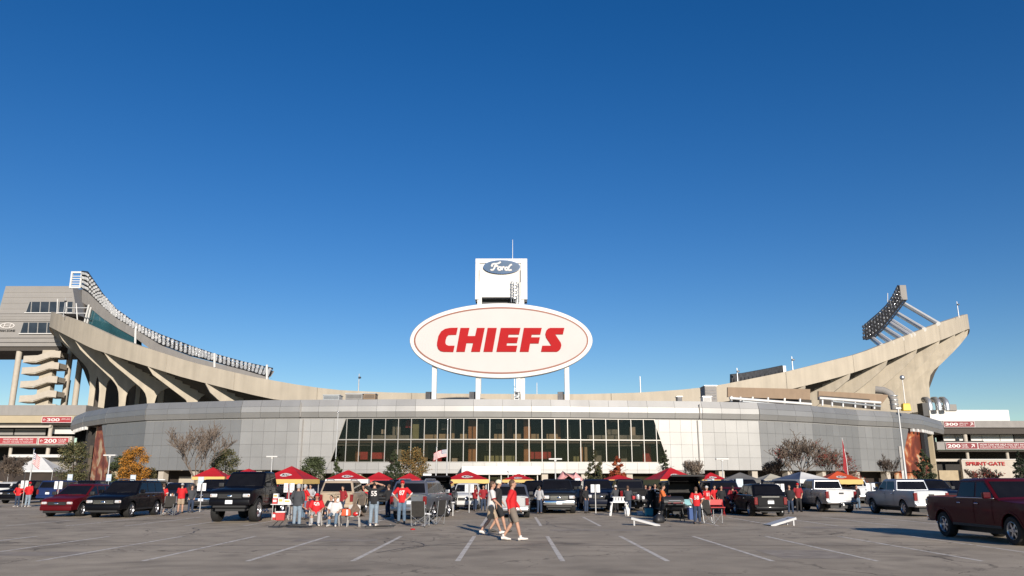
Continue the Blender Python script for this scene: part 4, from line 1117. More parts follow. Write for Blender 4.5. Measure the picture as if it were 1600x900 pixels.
dr, bx, cyl, sg = deck('gate_deck', 'low grey gate deck with red banners and a white upper box, far right', 222.0)
bx('upper_box', 1453, 640.5, 1577, 658, 'white_panel', 4, 16)
bx('parapet', 1466, 657.5, 1680, 668, 'grey_paint', 0, 1.2)
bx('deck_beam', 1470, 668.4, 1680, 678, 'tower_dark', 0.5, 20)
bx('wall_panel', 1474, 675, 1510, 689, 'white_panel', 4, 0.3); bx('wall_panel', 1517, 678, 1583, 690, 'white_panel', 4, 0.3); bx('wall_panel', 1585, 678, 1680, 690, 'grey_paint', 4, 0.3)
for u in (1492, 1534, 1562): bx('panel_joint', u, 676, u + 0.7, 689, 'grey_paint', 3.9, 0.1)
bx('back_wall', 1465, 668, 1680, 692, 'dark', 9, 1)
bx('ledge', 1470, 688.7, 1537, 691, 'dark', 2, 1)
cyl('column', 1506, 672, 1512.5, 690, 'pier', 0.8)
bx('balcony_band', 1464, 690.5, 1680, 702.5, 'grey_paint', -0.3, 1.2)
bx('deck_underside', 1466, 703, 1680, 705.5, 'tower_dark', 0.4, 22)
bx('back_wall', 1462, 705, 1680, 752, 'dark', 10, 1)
for u0, u1 in ((1510.5, 1515.5), (1573, 1578)): cyl('column', u0, 704, u1, 722, 'pier', 1.2)
bx('beam', 1462, 717, 1500, 721, 'pier', -0.5, 2); bx('low_wall', 1468, 735, 1510, 752, 'hall_tan', -0.5, 1)
go, xa, xb, z0, z1 = bx('gate_wall', 1504, 718.5, 1590, 750, 'pier', -2.0, 1.0)
bx('gate_wall_cap', 1503, 717.2, 1592, 718.3, 'white_panel', -2.2, 1.4)
l = lettering('SPRINT·GATE', M['letter_red'], (at(1539, 724, 220).x, 219.85, at(800, 724.5, 220).z), at(1570, 724, 220).x - at(1509, 724, 220).x, at(800, 721.5, 220).z - at(800, 727.5, 220).z, bold=0.025, thick=0.08)
l.parent = dr; l.matrix_parent_inverse = Matrix.Translation(-dr.location)
sg(1475, 658.5, 1522.5, 667, 'banner_red', [('300', 0.04, 0.25, 0.46, 0.78, 0.03), ('UPPER LEVEL', 0.50, 0.25, 0.80, 0.48, 0.0), ('GATE', 0.50, 0.58, 0.72, 0.78, 0.0), ('↗', 0.86, 0.2, 0.96, 0.8, 0.02)], -0.2)
sg(1478.5, 692, 1527, 701.3, 'banner_red', [('200', 0.04, 0.22, 0.46, 0.80, 0.03), ('CLUB', 0.50, 0.18, 0.68, 0.46, 0.01), ('LEVEL', 0.50, 0.55, 0.72, 0.82, 0.0), ('↗', 0.80, 0.2, 0.92, 0.8, 0.02)], -0.6)
sg(1528.5, 692, 1680, 701.3, 'banner_red', [('HOW CAN WE HELP YOU GET IN?', 0.02, 0.16, 0.47, 0.46, 0.01), ('FOLLOW THE SIGNS TO YOUR GATE', 0.02, 0.56, 0.47, 0.84, 0.0)], -0.6)
ducts = thing('silver_duct_stack', 'two shiny silver duct elbows on the roof left of the white upper box', 'duct', at(1462, 640, 224))
p0 = at(1462, 641, 224)
for dx in (-1.6, 1.0, 3.2):
    c = p0 + Vector((dx, 0, 0))
    under(MB().tube([c, c + Vector((0, 0, 1.6)), c + Vector((0, 0.4, 2.5)), c + Vector((0, 1.3, 3.1)), c + Vector((0, 2.6, 3.2))], 0.85, 14).build('duct_elbow', M['steel'], smooth=60), ducts)
under(MB().box(p0 + Vector((-3.0, 1.0, 0.2)), (1.6, 3, 3.6)).build('duct_base', M['black']), ducts)
under(MB().box(p0 + Vector((5.4, 3, 0.9)), (3.0, 3, 1.8)).build('duct_hood', M['grey_paint'], bevel=0.1), ducts)
# ================================================================== VEHICLES (x forward, y left, z up; wheels on z = 0)
def spec(kind, L, W, H, sill, belt, hood, r, fa, ra, wsb, rf, rr, rb, bed=None, arch=0.09, deckz=None, nose=0.12):
    return dict(kind=kind, L=L, W=W, H=H, sill=sill, belt=belt, hood=hood, r=r, fa=fa, ra=ra, wsb=wsb, rf=rf, rr=rr, rb=rb, bed=bed, arch=arch, deckz=deckz, nose=nose)
SUV = spec('suv', 5.05, 1.98, 1.84, 0.44, 1.19, 1.12, 0.385, 1.50, -1.45, 0.98, 0.35, -2.18, -2.44)
CROSS = spec('suv', 4.55, 1.84, 1.66, 0.36, 1.07, 1.00, 0.35, 1.36, -1.32, 1.05, 0.16, -1.66, -2.18)
PICK = spec('pickup', 5.85, 2.00, 1.92, 0.50, 1.30, 1.25, 0.41, 1.86, -1.80, 1.28, 0.62, -0.86, -1.02, bed=(-1.10, -2.86, 1.30))
LIFT = spec('pickup', 5.95, 2.04, 2.26, 0.80, 1.54, 1.50, 0.53, 1.92, -1.80, 1.30, 0.66, -0.92, -1.08, bed=(-1.16, -2.92, 1.52), arch=0.13)
SEDAN = spec('sedan', 4.65, 1.80, 1.46, 0.28, 0.95, 0.93, 0.33, 1.40, -1.36, 0.95, 0.12, -1.28, -1.98, deckz=1.02)
wheel_cache = {}
def wheel_meshes(r, dark):
    key = (round(r, 3), dark)
    if key not in wheel_cache:
        w = 0.13 + 0.10 * (r - 0.33) * 2
        prof = [(r * 0.62, -w), (r * 0.93, -w), (r, -w * 0.72), (r * 1.0, w * 0.72), (r * 0.93, w), (r * 0.62, w)]
        n = 24
        ty = MB().loft([[(pr * cos(2 * pi * i / n), py, pr * sin(2 * pi * i / n)) for i in range(n)] for pr, py in prof], caps=False).mesh('tyre', M['rubber'], 40)
        q = MB()
        q.loft([[(pr * cos(2 * pi * i / n), py, pr * sin(2 * pi * i / n)) for i in range(n)] for pr, py in ((r * 0.64, w * 0.97), (r * 0.60, w * 1.0), (r * 0.57, w * 0.8), (r * 0.54, w * 0.35))], caps=False)
        for k in range(6):
            a = 2 * pi * k / 6; rot = Matrix.Rotation(-a, 3, 'Y')
            q.add([rot @ Vector(p) for p in ((0.0, w * 0.80, -r * 0.10), (0.0, w * 0.80, r * 0.10), (r * 0.58, w * 0.72, r * 0.075), (r * 0.58, w * 0.72, -r * 0.075), (r * 0.58, w * 0.5, r * 0.09), (r * 0.58, w * 0.5, -r * 0.09))], [(0, 1, 2, 3), (2, 4, 5, 3)])
        q.loft([[(pr * cos(2 * pi * i / 10), py, pr * sin(2 * pi * i / 10)) for i in range(10)] for pr, py in ((r * 0.17, w * 0.7), (r * 0.15, w * 0.92))])
        rm = q.mesh('rim', M['rim'], 40, fix=False)
        br = MB().loft([[(pr * cos(2 * pi * i / n), w * 0.34, pr * sin(2 * pi * i / n)) for i in range(n)] for pr in (r * 0.56, 0.02)], caps=False).mesh('brake_disc', M['trim'], fix=False)
        wheel_cache[key] = (ty, rm, br)
    return wheel_cache[key]
def vehicle(name, label, cat, S, u, v, front, col, yaw=None, group=None, open_rear=False, tints=None, chrome=True, plate=True, rack=False, rearm=None, x=None, y=None, detail=2):
    """u, v: where the nearest end stands on the picture; front: True if the nose is towards the camera"""
    L, W, H, sill, belt, hood, r, fa, ra = (S[k] for k in ('L', 'W', 'H', 'sill', 'belt', 'hood', 'r', 'fa', 'ra'))
    if yaw is None: yaw = -90 if front else 90
    g = ground(u, v) if x is None else Vector((x, y, 0))
    yw = rad(yaw)
    if x is None:
        hx = L / 2 * (1 if front else -1)
        g = g - Vector((cos(yw), sin(yw), 0)) * hx
    t = thing(name, label, cat, g, yw, group)
    hw, paint_ = W / 2, P[col] if isinstance(col, str) else col
    Ra = r + S['arch']; bed = S['bed']
    deckz = S['deckz'] or belt
    def wid(xx): return hw * (1 - 0.10 * max(0.0, (abs(xx) - (L / 2 - 0.8)) / 0.8) ** 2)
    def ztop(xx):
        tab = [(-L / 2, (bed[2] if bed else deckz) - 0.04), (-L / 2 + 0.1, bed[2] if bed else deckz), (S['rb'] - 0.02, bed[2] if bed else deckz), (S['rb'] + 0.02, belt), (S['wsb'], belt), (S['wsb'] + 0.1, hood), (L / 2 - 0.35, hood - 0.07), (L / 2 - 0.08, hood - S['nose'] - 0.03), (L / 2, hood - S['nose'] - 0.10)]
        return interp(tab, xx)
    def zbot(xx):
        z = sill
        for xa in (fa, ra):
            d = abs(xx - xa)
            if d < Ra: z = max(z, r + math.sqrt(max(0, Ra * Ra - d * d)))
        if xx > L / 2 - 0.5: z = max(z, sill - 0.04) if z == sill else z
        return min(z, ztop(xx) - 0.12)
    def sidef(z): return 1 - 0.16 * ((z - sill) / max(0.1, belt - sill) - 0.48) ** 2
    xs = {-L / 2, -L / 2 + 0.05, -L / 2 + 0.16, L / 2, L / 2 - 0.05, L / 2 - 0.16, S['wsb'], S['wsb'] + 0.1, S['rb'] - 0.02, S['rb'] + 0.02, 0.0, L / 2 - 0.4, (S['wsb'] + S['rb']) / 2}
    for xa in (fa, ra):
        for k in range(9): xs.add(xa + Ra * cos(pi * k / 8))
    if bed: xs |= {bed[0], bed[0] - 0.01, bed[1], bed[1] + 0.01}
    xs = sorted(xx for xx in xs if -L / 2 <= xx <= L / 2)
    secs = []
    for xx in xs:
        zb, zt, w = zbot(xx), ztop(xx), wid(xx)
        side = [(w * sidef(zb + (zt - zb) * k / 5), zb + (zt - zb) * k / 5) for k in range(6)]
        yw_ = side[-1][0]
        if bed and bed[1] + 0.005 <= xx <= bed[0] - 0.005: top = [(yw_ - 0.03, zt + 0.01), (yw_ - 0.11, zt + 0.01), (yw_ - 0.12, sill + 0.28), (0, sill + 0.28)]
        else: top = [(yw_ - 0.035, zt + 0.02), (yw_ * 0.7, zt + 0.045), (yw_ * 0.35, zt + 0.055), (0, zt + 0.06)]
        half = side + top
        secs.append([(xx, p, z) for p, z in half] + [(xx, -p, z) for p, z in half[-2::-1]])
    body = MB()
    body.loft(secs, caps=False, closed=False)
    k = len(secs[0])
    body.f.append([(len(secs) - 1) * k + j for j in range(k)]); body.m.append(0)
    if not open_rear: body.f.append(list(range(k))[::-1]); body.m.append(0)
    bo = body.build('body', paint_, t, smooth=32)
    ch = MB().span((-L / 2 + 0.12, -hw + 0.36, 0.24 if S is not LIFT else 0.5), (L / 2 - 0.12, hw - 0.36, sill + 0.30))
    for xa in (fa, ra): ch.span((xa - Ra + 0.03, -hw + 0.10, r), (xa + Ra - 0.03, hw - 0.10, r + Ra - 0.02) if False else (xa + Ra - 0.03, -hw + 0.12, r + 0.02))
    for xa in (fa, ra): ch.span((xa - Ra * 0.9, -hw + 0.30, r), (xa + Ra * 0.9, hw - 0.30, r + Ra * 0.9))
    tag(ch.build('chassis', M['trim'], t), None)
    # cabin
    wb, wr = wid(0) * sidef(belt) - 0.02, wid(0) * (0.78 if S['kind'] != 'pickup' else 0.82)
    def outline(x1, x0, w, z, c):
        return [(x0, w - c, z), (x0 - c, w, z), (x1 + c, w, z), (x1, w - c, z), (x1, -w + c, z), (x1 + c, -w, z), (x0 - c, -w, z), (x0, -w + c, z)]
    zb_, zr_ = belt - 0.03, H - 0.075
    cab = MB()
    r0 = outline(S['rb'], S['wsb'], wb, zb_, 0.07); r1 = outline(S['rr'], S['rf'], wr, zr_, 0.08)
    r2 = outline(S['rr'] + 0.10, S['rf'] - 0.12, wr - 0.10, H - 0.012, 0.06); r3 = outline(S['rr'] + 0.3, S['rf'] - 0.4, wr - 0.32, H, 0.06)
    cab.loft([r0, r1, r2, r3], caps=False); cab.f.append([24 + j for j in range(8)]); cab.m.append(0)
    if open_rear:
        cab.f = [f for f in cab.f if not (set(f) == {3, 4, 11, 12})]; cab.m = [0] * len(cab.f)
    cab.build('cabin', paint_ if tints is None else P[tints], t, smooth=38)
    def lerp(a, b, f): return Vector(a).lerp(Vector(b), f)
    def pane(nm, a, b, c, d, m='car_glass', off=0.008):           # a,b lower edge, c,d upper edge
        a, b, c, d = map(Vector, (a, b, c, d))
        n = (b - a).cross(d - a).normalized()
        return MB().loft([[p - n * 0.01 for p in (a, b, c, d)], [p + n * off for p in (a, b, c, d)]]).build(nm, M[m], t)
    f0, f1 = 0.10, 0.90
    A, B = (S['wsb'], wb - 0.08), (S['rf'], wr - 0.07)
    def frontpt(sy, f): return Vector((A[0] + (B[0] - A[0]) * f, sy * (A[1] + (B[1] - A[1]) * f), zb_ + (zr_ - zb_) * f))
    pane('windshield', frontpt(-1, f0), frontpt(1, f0), frontpt(1, f1 + .04), frontpt(-1, f1 + .04))
    A2, B2 = (S['rb'], wb - 0.10), (S['rr'], wr - 0.10)
    def rearpt(sy, f): return Vector((A2[0] + (B2[0] - A2[0]) * f, sy * (A2[1] + (B2[1] - A2[1]) * f), zb_ + (zr_ - zb_) * f))
    if not open_rear: pane('rear_window', rearpt(1, f0 + 0.06), rearpt(-1, f0 + 0.06), rearpt(-1, f1), rearpt(1, f1))
    nwin = 3 if S['kind'] == 'suv' else 2
    x0b, x1b = S['wsb'] - 0.20, S['rb'] + 0.16
    x0t, x1t = S['rf'] - 0.10, S['rr'] + 0.14
    cuts = [x0b - (x0b - x1b) * q / nwin for q in range(nwin + 1)] if S['kind'] != 'suv' else [x0b, x0b - (x0b - x1b) * 0.36, x0b - (x0b - x1b) * 0.66, x1b]
    for sy in (1, -1):
        for q in range(nwin):
            xa, xb = cuts[q], cuts[q + 1]
            xa_, xb_ = xa - (0.05 if q else 0), xb + (0.05 if q < nwin - 1 else 0)
            ta, tb = min(xa_, x0t), max(xb_, x1t)
            def sp(xx, f): return Vector((xx, sy * (wb + (wr - wb) * f), zb_ + (zr_ - zb_) * f))
            pts = [sp(xb_, 0.13), sp(xa_, 0.13), sp(ta, 0.90), sp(tb, 0.90)]
            if sy > 0: pts = [pts[1], pts[0], pts[3], pts[2]]
            pane('side_window', *pts)
    # doors, handles, mirrors
    dx = [(cuts[0] - 0.02, cuts[1]), (cuts[1] - 0.02, cuts[2] if len(cuts) > 2 else cuts[-1])]
    for sy in (1, -1):
        for xa, xb in dx:
            xb = max(xb, ra + Ra + 0.02) if xb < ra + Ra else xb
            if xa - xb < 0.4: continue
            d = MB(); nz = 4
            rows_ = [sill + 0.05 + (belt - 0.05 - sill - 0.05) * i / nz for i in range(nz + 1)]
            d.loft([[(xx, sy * (wid(xx) * sidef(z) + o), z) for z, o in [(rows_[0], -0.02)] + [(z, 0.009) for z in rows_] + [(rows_[-1], -0.02)]] for xx in (xa - 0.02, xa - 0.5 * (xa - xb), xb + 0.02)], caps=False, closed=False)
            do = d.build('door', paint_, t, smooth=40)
            zz = belt - 0.16
            MB().box((xb + 0.16, sy * (wid(0) * sidef(zz) + 0.03), zz), (0.20, 0.045, 0.04)).build('handle', M['chrome'] if chrome else paint_, do, bevel=0.012)
        mx = S['wsb'] - 0.28
        MB().box((mx, sy * (wb + 0.16), belt + 0.10), (0.13, 0.24, 0.19)).build('wing_mirror', M['trim'] if not chrome else paint_, t, bevel=0.04, seg=2)
    # rocker trim
    MB().span((fa - Ra - 0.02, -hw * 0.955 - 0.01, sill - 0.07), (ra + Ra + 0.02, hw * 0.955 + 0.01, sill + 0.03)).build('sill_trim', M['trim'], t)
    # wheel arch lips and belt line
    for xa in (fa, ra):
        for sy in (1, -1):
            q = MB()
            q.loft([[(xa + (Ra + e) * cos(pi * i / 10), sy * (wid(xa + (Ra + e) * cos(pi * i / 10)) * sidef(r + (Ra + e) * sin(pi * i / 10)) + o), max(sill - .02, r + (Ra + e) * sin(pi * i / 10))) for e, o in ((-.015, -.02), (-.01, .014), (.045, .012), (.05, -.02))] for i in range(11)], caps=False, closed=False)
            q.build('arch_lip', M['trim'] if not chrome else paint_, t, smooth=50)
    for sy in (1, -1): MB().tube([(cuts[0] + .02, sy * (wb + .012), zb_ + .04), (cuts[-1] - .02, sy * (wb + .012), zb_ + .04)], .013, 5).build('belt_moulding', M['chrome'] if chrome else M['trim'], t)
    # wheels
    for xa in (fa, ra):
        for sy in (1, -1):
            ty, rm, br = wheel_meshes(r, False)
            wo = link('wheel', ty, t); wo.location = (xa, sy * (hw - 0.16), r); wo.rotation_euler = (0, 0, 0 if sy > 0 else pi)
            link('rim', rm, wo); link('brake_disc', br, wo)
    # nose
    fx = L / 2; wf = wid(fx); zt = hood - S['nose'] - 0.10
    gz0, gz1 = sill + 0.30 * (zt - sill) + 0.10, zt - 0.02
    gm = M['chrome'] if chrome else M['trim']
    gr = MB().span((fx - 0.06, -wf * 0.58, gz0), (fx + 0.03, wf * 0.58, gz1)).build('grille', M['trim'], t, bevel=0.02)
    q = MB()
    for i in range(3): q.span((fx + 0.02, -wf * 0.56, gz0 + (gz1 - gz0) * (0.16 + 0.30 * i)), (fx + 0.05, wf * 0.56, gz0 + (gz1 - gz0) * (0.26 + 0.30 * i)))
    q.build('grille_bar', gm, gr)
    MB().ball((fx + 0.06, 0, (gz0 + gz1) / 2), (0.03, 0.13, 0.06), 12, 6).build('badge', M['chrome'], t, smooth=180)
    for sy in (1, -1):
        hl = MB().box((fx - 0.13, sy * (wf * 0.80), (gz0 + gz1) / 2 + 0.03), (0.34, wf * 0.36, (gz1 - gz0) * 0.74)).build('headlight', M['lamp_clear'], t, bevel=0.05, seg=2)
        MB().box((fx - 0.02, sy * (wf * 0.92), (gz0 + gz1) / 2 + 0.03), (0.12, 0.07, (gz1 - gz0) * 0.5)).build('indicator', M['lamp_amber'], hl, bevel=0.02)
        MB().ball((fx + 0.07, sy * wf * 0.66, sill + 0.09), (0.03, 0.07, 0.055), 10, 5).build('fog_lamp', M['lamp_clear'], t, smooth=180)
    bm_ = M['chrome'] if (chrome and S['kind'] == 'pickup') else paint_
    MB().span((fx - 0.25, -wf * 0.99, sill - 0.04), (fx + 0.10, wf * 0.99, gz0 - 0.03)).build('front_bumper', bm_, t, bevel=0.06, seg=2, smooth=40)
    MB().span((fx - 0.3, -wf * 0.82, sill - 0.16), (fx + 0.03, wf * 0.82, sill - 0.03)).build('air_dam', M['trim'], t, bevel=0.03)
    if plate: MB().box((fx + 0.112, 0, (sill + gz0) / 2 - 0.02), (0.015, 0.32, 0.16)).build('licence_plate', M['plate'], t)
    q = MB()
    for sy in (1, -1): q.tube([(S['wsb'] + 0.03, sy * 0.10, belt + 0.04), (S['wsb'] - 0.06, sy * 0.10 + 0.45, belt + 0.07)], 0.012, 5)
    q.build('wiper', M['trim'], t)
    # tail
    bx_ = -L / 2; wt = wid(bx_)
    ztl = (bed[2] if bed else deckz)
    if not open_rear:
        gate = MB().span((bx_ - 0.025, -wt * 0.80, sill + 0.18), (bx_ + 0.03, wt * 0.80, ztl - 0.05)).build('tailgate', paint_ if rearm is None else P[rearm], t, bevel=0.015)
        MB().box((bx_ - 0.035, 0, ztl - 0.20), (0.03, 0.28, 0.09)).build('handle', M['trim'], gate, bevel=0.01)
        MB().box((bx_ - 0.04, 0, sill + (0.38 if S['kind'] != 'pickup' else 0.08)), (0.015, 0.32, 0.16)).build('licence_plate', M['plate'], t)
        if S['kind'] == 'suv': MB().box((bx_ + 0.0, 0, ztl - 0.06), (0.08, wt * 1.1, 0.035)).build('tail_trim', M['chrome'] if chrome else paint_, t)
    for sy in (1, -1):
        hgt = (ztl - sill) * (0.52 if S['kind'] != 'sedan' else 0.28)
        if S['kind'] == 'sedan': MB().box((bx_ + 0.06, sy * wt * 0.78, ztl - 0.17), (0.22, wt * 0.40, hgt)).build('tail_light', M['lamp_red'], t, bevel=0.04, seg=2)
        else: MB().box((bx_ + 0.07, sy * (wt * 0.915), ztl - hgt / 2 - 0.08), (0.22, 0.17, hgt)).build('tail_light', M['lamp_red'], t, bevel=0.03, seg=2)
    MB().span((bx_ - 0.12, -wt * 0.98, sill - 0.02), (bx_ + 0.2, wt * 0.98, sill + 0.17)).build('rear_bumper', M['chrome'] if (chrome and S['kind'] == 'pickup') else paint_, t, bevel=0.05, seg=2, smooth=40)
    if S['kind'] == 'pickup': MB().box((bx_ - 0.16, 0, sill - 0.06), (0.2, 0.09, 0.08)).box((bx_ - 0.2, 0, sill - 0.0), (0.06, 0.06, 0.1)).build('tow_hitch', M['steel'], t)
    MB().tube([(bx_ + 0.1, -0.55, sill - 0.08), (bx_ - 0.06, -0.55, sill - 0.09)], 0.035, 8).build('exhaust_pipe', M['steel'], t)
    if rack:
        for sy in (1, -1):
            MB().tube([(S['rr'] + 0.2, sy * (wr - 0.12), H), (S['rr'] + 0.3, sy * (wr - 0.12), H + 0.06), (S['rf'] - 0.5, sy * (wr - 0.12), H + 0.06), (S['rf'] - 0.4, sy * (wr - 0.12), H)], 0.025, 6).build('roof_rail', M['steel'], t)
    if open_rear:
        ln = MB(); xi = bx_ + 1.2; wi = wt * 0.86
        for a, b in (((bx_ + 0.02, -wi, sill + 0.2), (xi, wi, sill + 0.24)), ((xi, -wi, sill + 0.2), (xi + 0.05, wi, H - 0.14)), ((bx_ + 0.05, -wi, sill + 0.2), (xi, -wi + 0.04, belt)), ((bx_ + 0.05, wi - 0.04, sill + 0.2), (xi, wi, belt))): ln.span(a, b)
        ln.build('cargo_liner', M['cabin_dark'], t)
        MB().span((bx_ - 0.01, -wt * 0.95, sill + 0.1), (bx_ + 0.06, wt * 0.95, sill + 0.22)).build('load_sill', M['steel'], t, bevel=0.01)
        # the raised hatch, hinged at the rear edge of the roof
        ang = rad(14); hl_ = 1.15
        p0, p1 = Vector((S['rr'] + 0.05, 0, H - 0.03)), Vector((S['rr'] + 0.05 - hl_ * cos(ang), 0, H - 0.03 + hl_ * sin(ang)))
        nrm = Vector((sin(ang), 0, cos(ang)))
        hq = MB().loft([[p + Vector((0, y_, 0)) + nrm * o for y_, o in ((-w_, -0.05), (-w_ + 0.1, 0.03), (w_ - 0.1, 0.03), (w_, -0.05), (w_ - 0.08, -0.06), (-w_ + 0.08, -0.06))] for p, w_ in ((p0, wr - 0.02), (p0.lerp(p1, 0.55), wb - 0.02), (p1, wb - 0.06))])
        ho = hq.build('hatch', paint_, t, smooth=30)
        a, b = p0.lerp(p1, 0.12), p0.lerp(p1, 0.55)
        MB().loft([[a + Vector((0, s * (wr - 0.16), 0)) - nrm * 0.068 for s in (-1, 1)] + [b + Vector((0, s * (wb - 0.16), 0)) - nrm * 0.068 for s in (1, -1)], [a + Vector((0, s * (wr - 0.16), 0)) + nrm * 0.04 for s in (-1, 1)] + [b + Vector((0, s * (wb - 0.16), 0)) + nrm * 0.04 for s in (1, -1)]]).build('hatch_glass', M['car_glass'], ho)
        for sy in (1, -1): MB().tube([(S['rr'] - 0.1, sy * (wr - 0.03), belt + 0.45), p0.lerp(p1, 0.5) + Vector((0, sy * (wb - 0.1), -0.05))], 0.018, 6).build('gas_strut', M['steel'], ho)
    return t
rows_v = 'vehicles parked on the stadium lot'
def V(*a, **k): return vehicle(*a, group=rows_v, **k)
V('suv', 'dark red car nose-on with a black suv close on its right side', 'suv', CROSS, 86, 808, True, 'red', chrome=False, plate=False)
V('suv', 'black suv with a silver barred grille beside the dark red car at the left', 'suv', SUV, 159, 810, True, 'black', plate=False, rack=True)
V('pickup_truck', 'lifted black pickup with a white front plate and oversized tyres', 'pickup', LIFT, 356, 817, True, 'black', chrome=False)
V('suv', 'tan suv seen from behind with seated fans in front of it', 'suv', SUV, 524, 806, False, 'tan', rack=True, yaw=91)
V('suv', 'silver suv with a shaded left flank behind the fan in jersey 87', 'suv', SUV, 637, 813, False, 'silver', yaw=80, rack=True)
V('suv', 'black suv with its hatch raised left of the small white suv', 'suv', SUV, 681, 801, False, 'black', open_rear=True)
V('suv', 'small white suv facing the camera under a red canopy with dark cladding', 'suv', CROSS, 727, 797, True, 'white', chrome=False, plate=False)
V('sedan', 'silver hatchback with red tail lights behind the walking man in the red top', 'car', CROSS, 800, 810, False, 'silver', chrome=False)
V('suv', 'dark suv squeezed between the silver hatchback and the charcoal pickup', 'suv', SUV, 838, 800, True, 'black', chrome=False, plate=False, yaw=-93)
V('pickup_truck', 'charcoal pickup nose-on with chrome grille and white plate right of the walkers', 'pickup', PICK, 874, 803, True, 'charcoal', yaw=-90)
V('pickup_truck', 'navy pickup nose-on behind the white striped row marker, right of the charcoal pickup', 'pickup', PICK, 940, 800, True, 'navy', chrome=False, plate=False)
V('pickup_truck', 'black pickup seen from behind with a cluttered tailgate table behind it', 'pickup', PICK, 993, 799, False, 'black', chrome=False)
V('suv', 'black suv with its hatch raised high beside the fan in jersey 58', 'suv', SUV, 1073, 811, False, 'black', open_rear=True)
V('suv', 'dark blue suv with roof rails half hidden left of the glossy black car', 'suv', SUV, 1136, 800, False, 'navy', rack=True, open_rear=False)
V('sedan', 'small dark red car with lit chrome edges in front of the dark blue suv', 'car', SEDAN, 1163, 803, True, 'maroon')
V('suv', 'glossy black crossover seen from behind with a pale plate and red tail lights', 'suv', CROSS, 1206, 808, False, 'black')
V('suv', 'black suv with no plate left of the silver pickup', 'suv', SUV, 1250, 797, True, 'charcoal', chrome=False, plate=False)
V('pickup_truck', 'silver pickup seen from behind with its tailgate glaring in the sun', 'pickup', PICK, 1317, 801, False, 'silver')
V('pickup_truck', 'grey pickup parked between the glaring silver pickup and the big pale one', 'pickup', PICK, 1357, 787, False, 'pearl')
V('pickup_truck', 'big pale pickup with tailgate whitened for sunlight, flank darkened for shade, behind the maroon truck', 'pickup', PICK, 1459, 808, False, 'pearl', rearm='white')  # sunlit tailgate and shaded flank are coloured with two paints
V('pickup_truck', 'maroon pickup closest on the right, cut by the picture edge', 'pickup', PICK, 0, 0, True, 'maroon', x=15.62, y=26.1, yaw=-89)
V('suv', 'silver white suv cut by the left picture edge', 'suv', SUV, 0, 0, True, 'pearl', x=-38.0, y=56.5, yaw=-40, chrome=False)
V('van', 'dark blue van behind the two fans in red at the far left', 'van', SUV, 72, 787, False, 'blue', chrome=False)
V('suv', 'white suv with its hatch raised behind the fan in the red jersey at the left', 'suv', CROSS, 243, 785, False, 'white', open_rear=True, yaw=95)
V('sedan', 'dark blue car right of the white suv with the raised hatch', 'car', CROSS, 268, 789, False, 'navy', chrome=False)
V('pickup_truck', 'black pickup under the bare tree left of the lifted one', 'pickup', PICK, 313, 796, True, 'black')
V('pickup_truck', 'dark blue pickup behind the maroon truck at the right edge', 'pickup', PICK, 1492, 800, True, 'navy', chrome=False)
V('suv', 'black suv peeping between the folding chairs and the small white suv', 'suv', SUV, 660, 789, True, 'charcoal', chrome=False)
V('sedan', 'dark car hidden behind the standing fan in jersey 55', 'car', SUV, 588, 790, True, 'charcoal', chrome=False, plate=False)
V('suv', 'black suv behind the fan with the tray of food right of the navy pickup', 'suv', SUV, 1022, 788, True, 'black', chrome=False)
for lab, S, u, v, fr_, c in (
        ('black suv at the left edge behind the two fans in red', SUV, 12, 787, True, 'black'), ('black car between the lifted pickup and the biggest red canopy', CROSS, 402, 790, False, 'black'), ('navy suv behind the carton table', SUV, 428, 791, False, 'navy'),
        ('dark crossover behind the blanket chair', CROSS, 556, 791, True, 'black'), ('black pickup behind the silver suv', PICK, 616, 789, True, 'black'), ('dark suv behind the person in a blue shirt', SUV, 706, 787, False, 'navy'), ('black car behind the man in white', CROSS, 764, 791, True, 'black'),
        ('black suv between the charcoal and navy pickups', SUV, 898, 790, True, 'black'), ('black crossover right of the navy pickup', CROSS, 968, 792, False, 'black'), ('navy car left of the raised black hatch', CROSS, 1040, 790, True, 'navy'), ('black suv behind the fan in jersey 58', SUV, 1104, 791, True, 'black'),
        ('black pickup left of the white and blue canopy', PICK, 1180, 791, True, 'black'), ('black car between the black suv with no plate and the silver pickup', CROSS, 1276, 789, True, 'black'), ('charcoal crossover behind the big pale pickup', CROSS, 1395, 788, False, 'charcoal'), ('black suv behind the maroon pickup', SUV, 1530, 790, True, 'black'), ('dark car left of the dark evergreen beside the maroon pickup', CROSS, 1430, 784, True, 'navy'),
('dark roofed car behind the dark red car at the left', SUV, 110, 785, True, 'black'), ('dark roofed car behind the black suv with the barred grille', CROSS, 146, 783, False, 'navy'), ('grey car behind the left canopy with the yellow edge', CROSS, 330, 783, False, 'grey'),
        ('black car behind the big red canopy', SUV, 452, 784, True, 'black'), ('dark car between the big red canopy and the tan suv', SUV, 490, 785, False, 'navy'), ('dark car behind the silver hatchback', CROSS, 775, 783, True, 'maroon'), ('grey car behind the charcoal pickup', CROSS, 905, 783, True, 'grey'),
        ('dark car under the red canopy beside the orange tree', SUV, 962, 783, False, 'charcoal'), ('dark suv under the dark grey canopy', SUV, 1150, 784, True, 'charcoal'), ('dark pickup under the beige canopy', PICK, 1196, 786, True, 'navy'), ('black suv under the white and blue canopy', SUV, 1228, 783, False, 'black'),
        ('charcoal suv under the orange red canopy', SUV, 1300, 783, True, 'charcoal'), ('dark car left of the evergreen on the right', CROSS, 1400, 780, True, 'black'), ('white car at the left edge behind the pale one', CROSS, -2, 781, False, 'white')):
    V('parked_car', lab, 'car', S, u, v, fr_, c, chrome=False, plate=False)
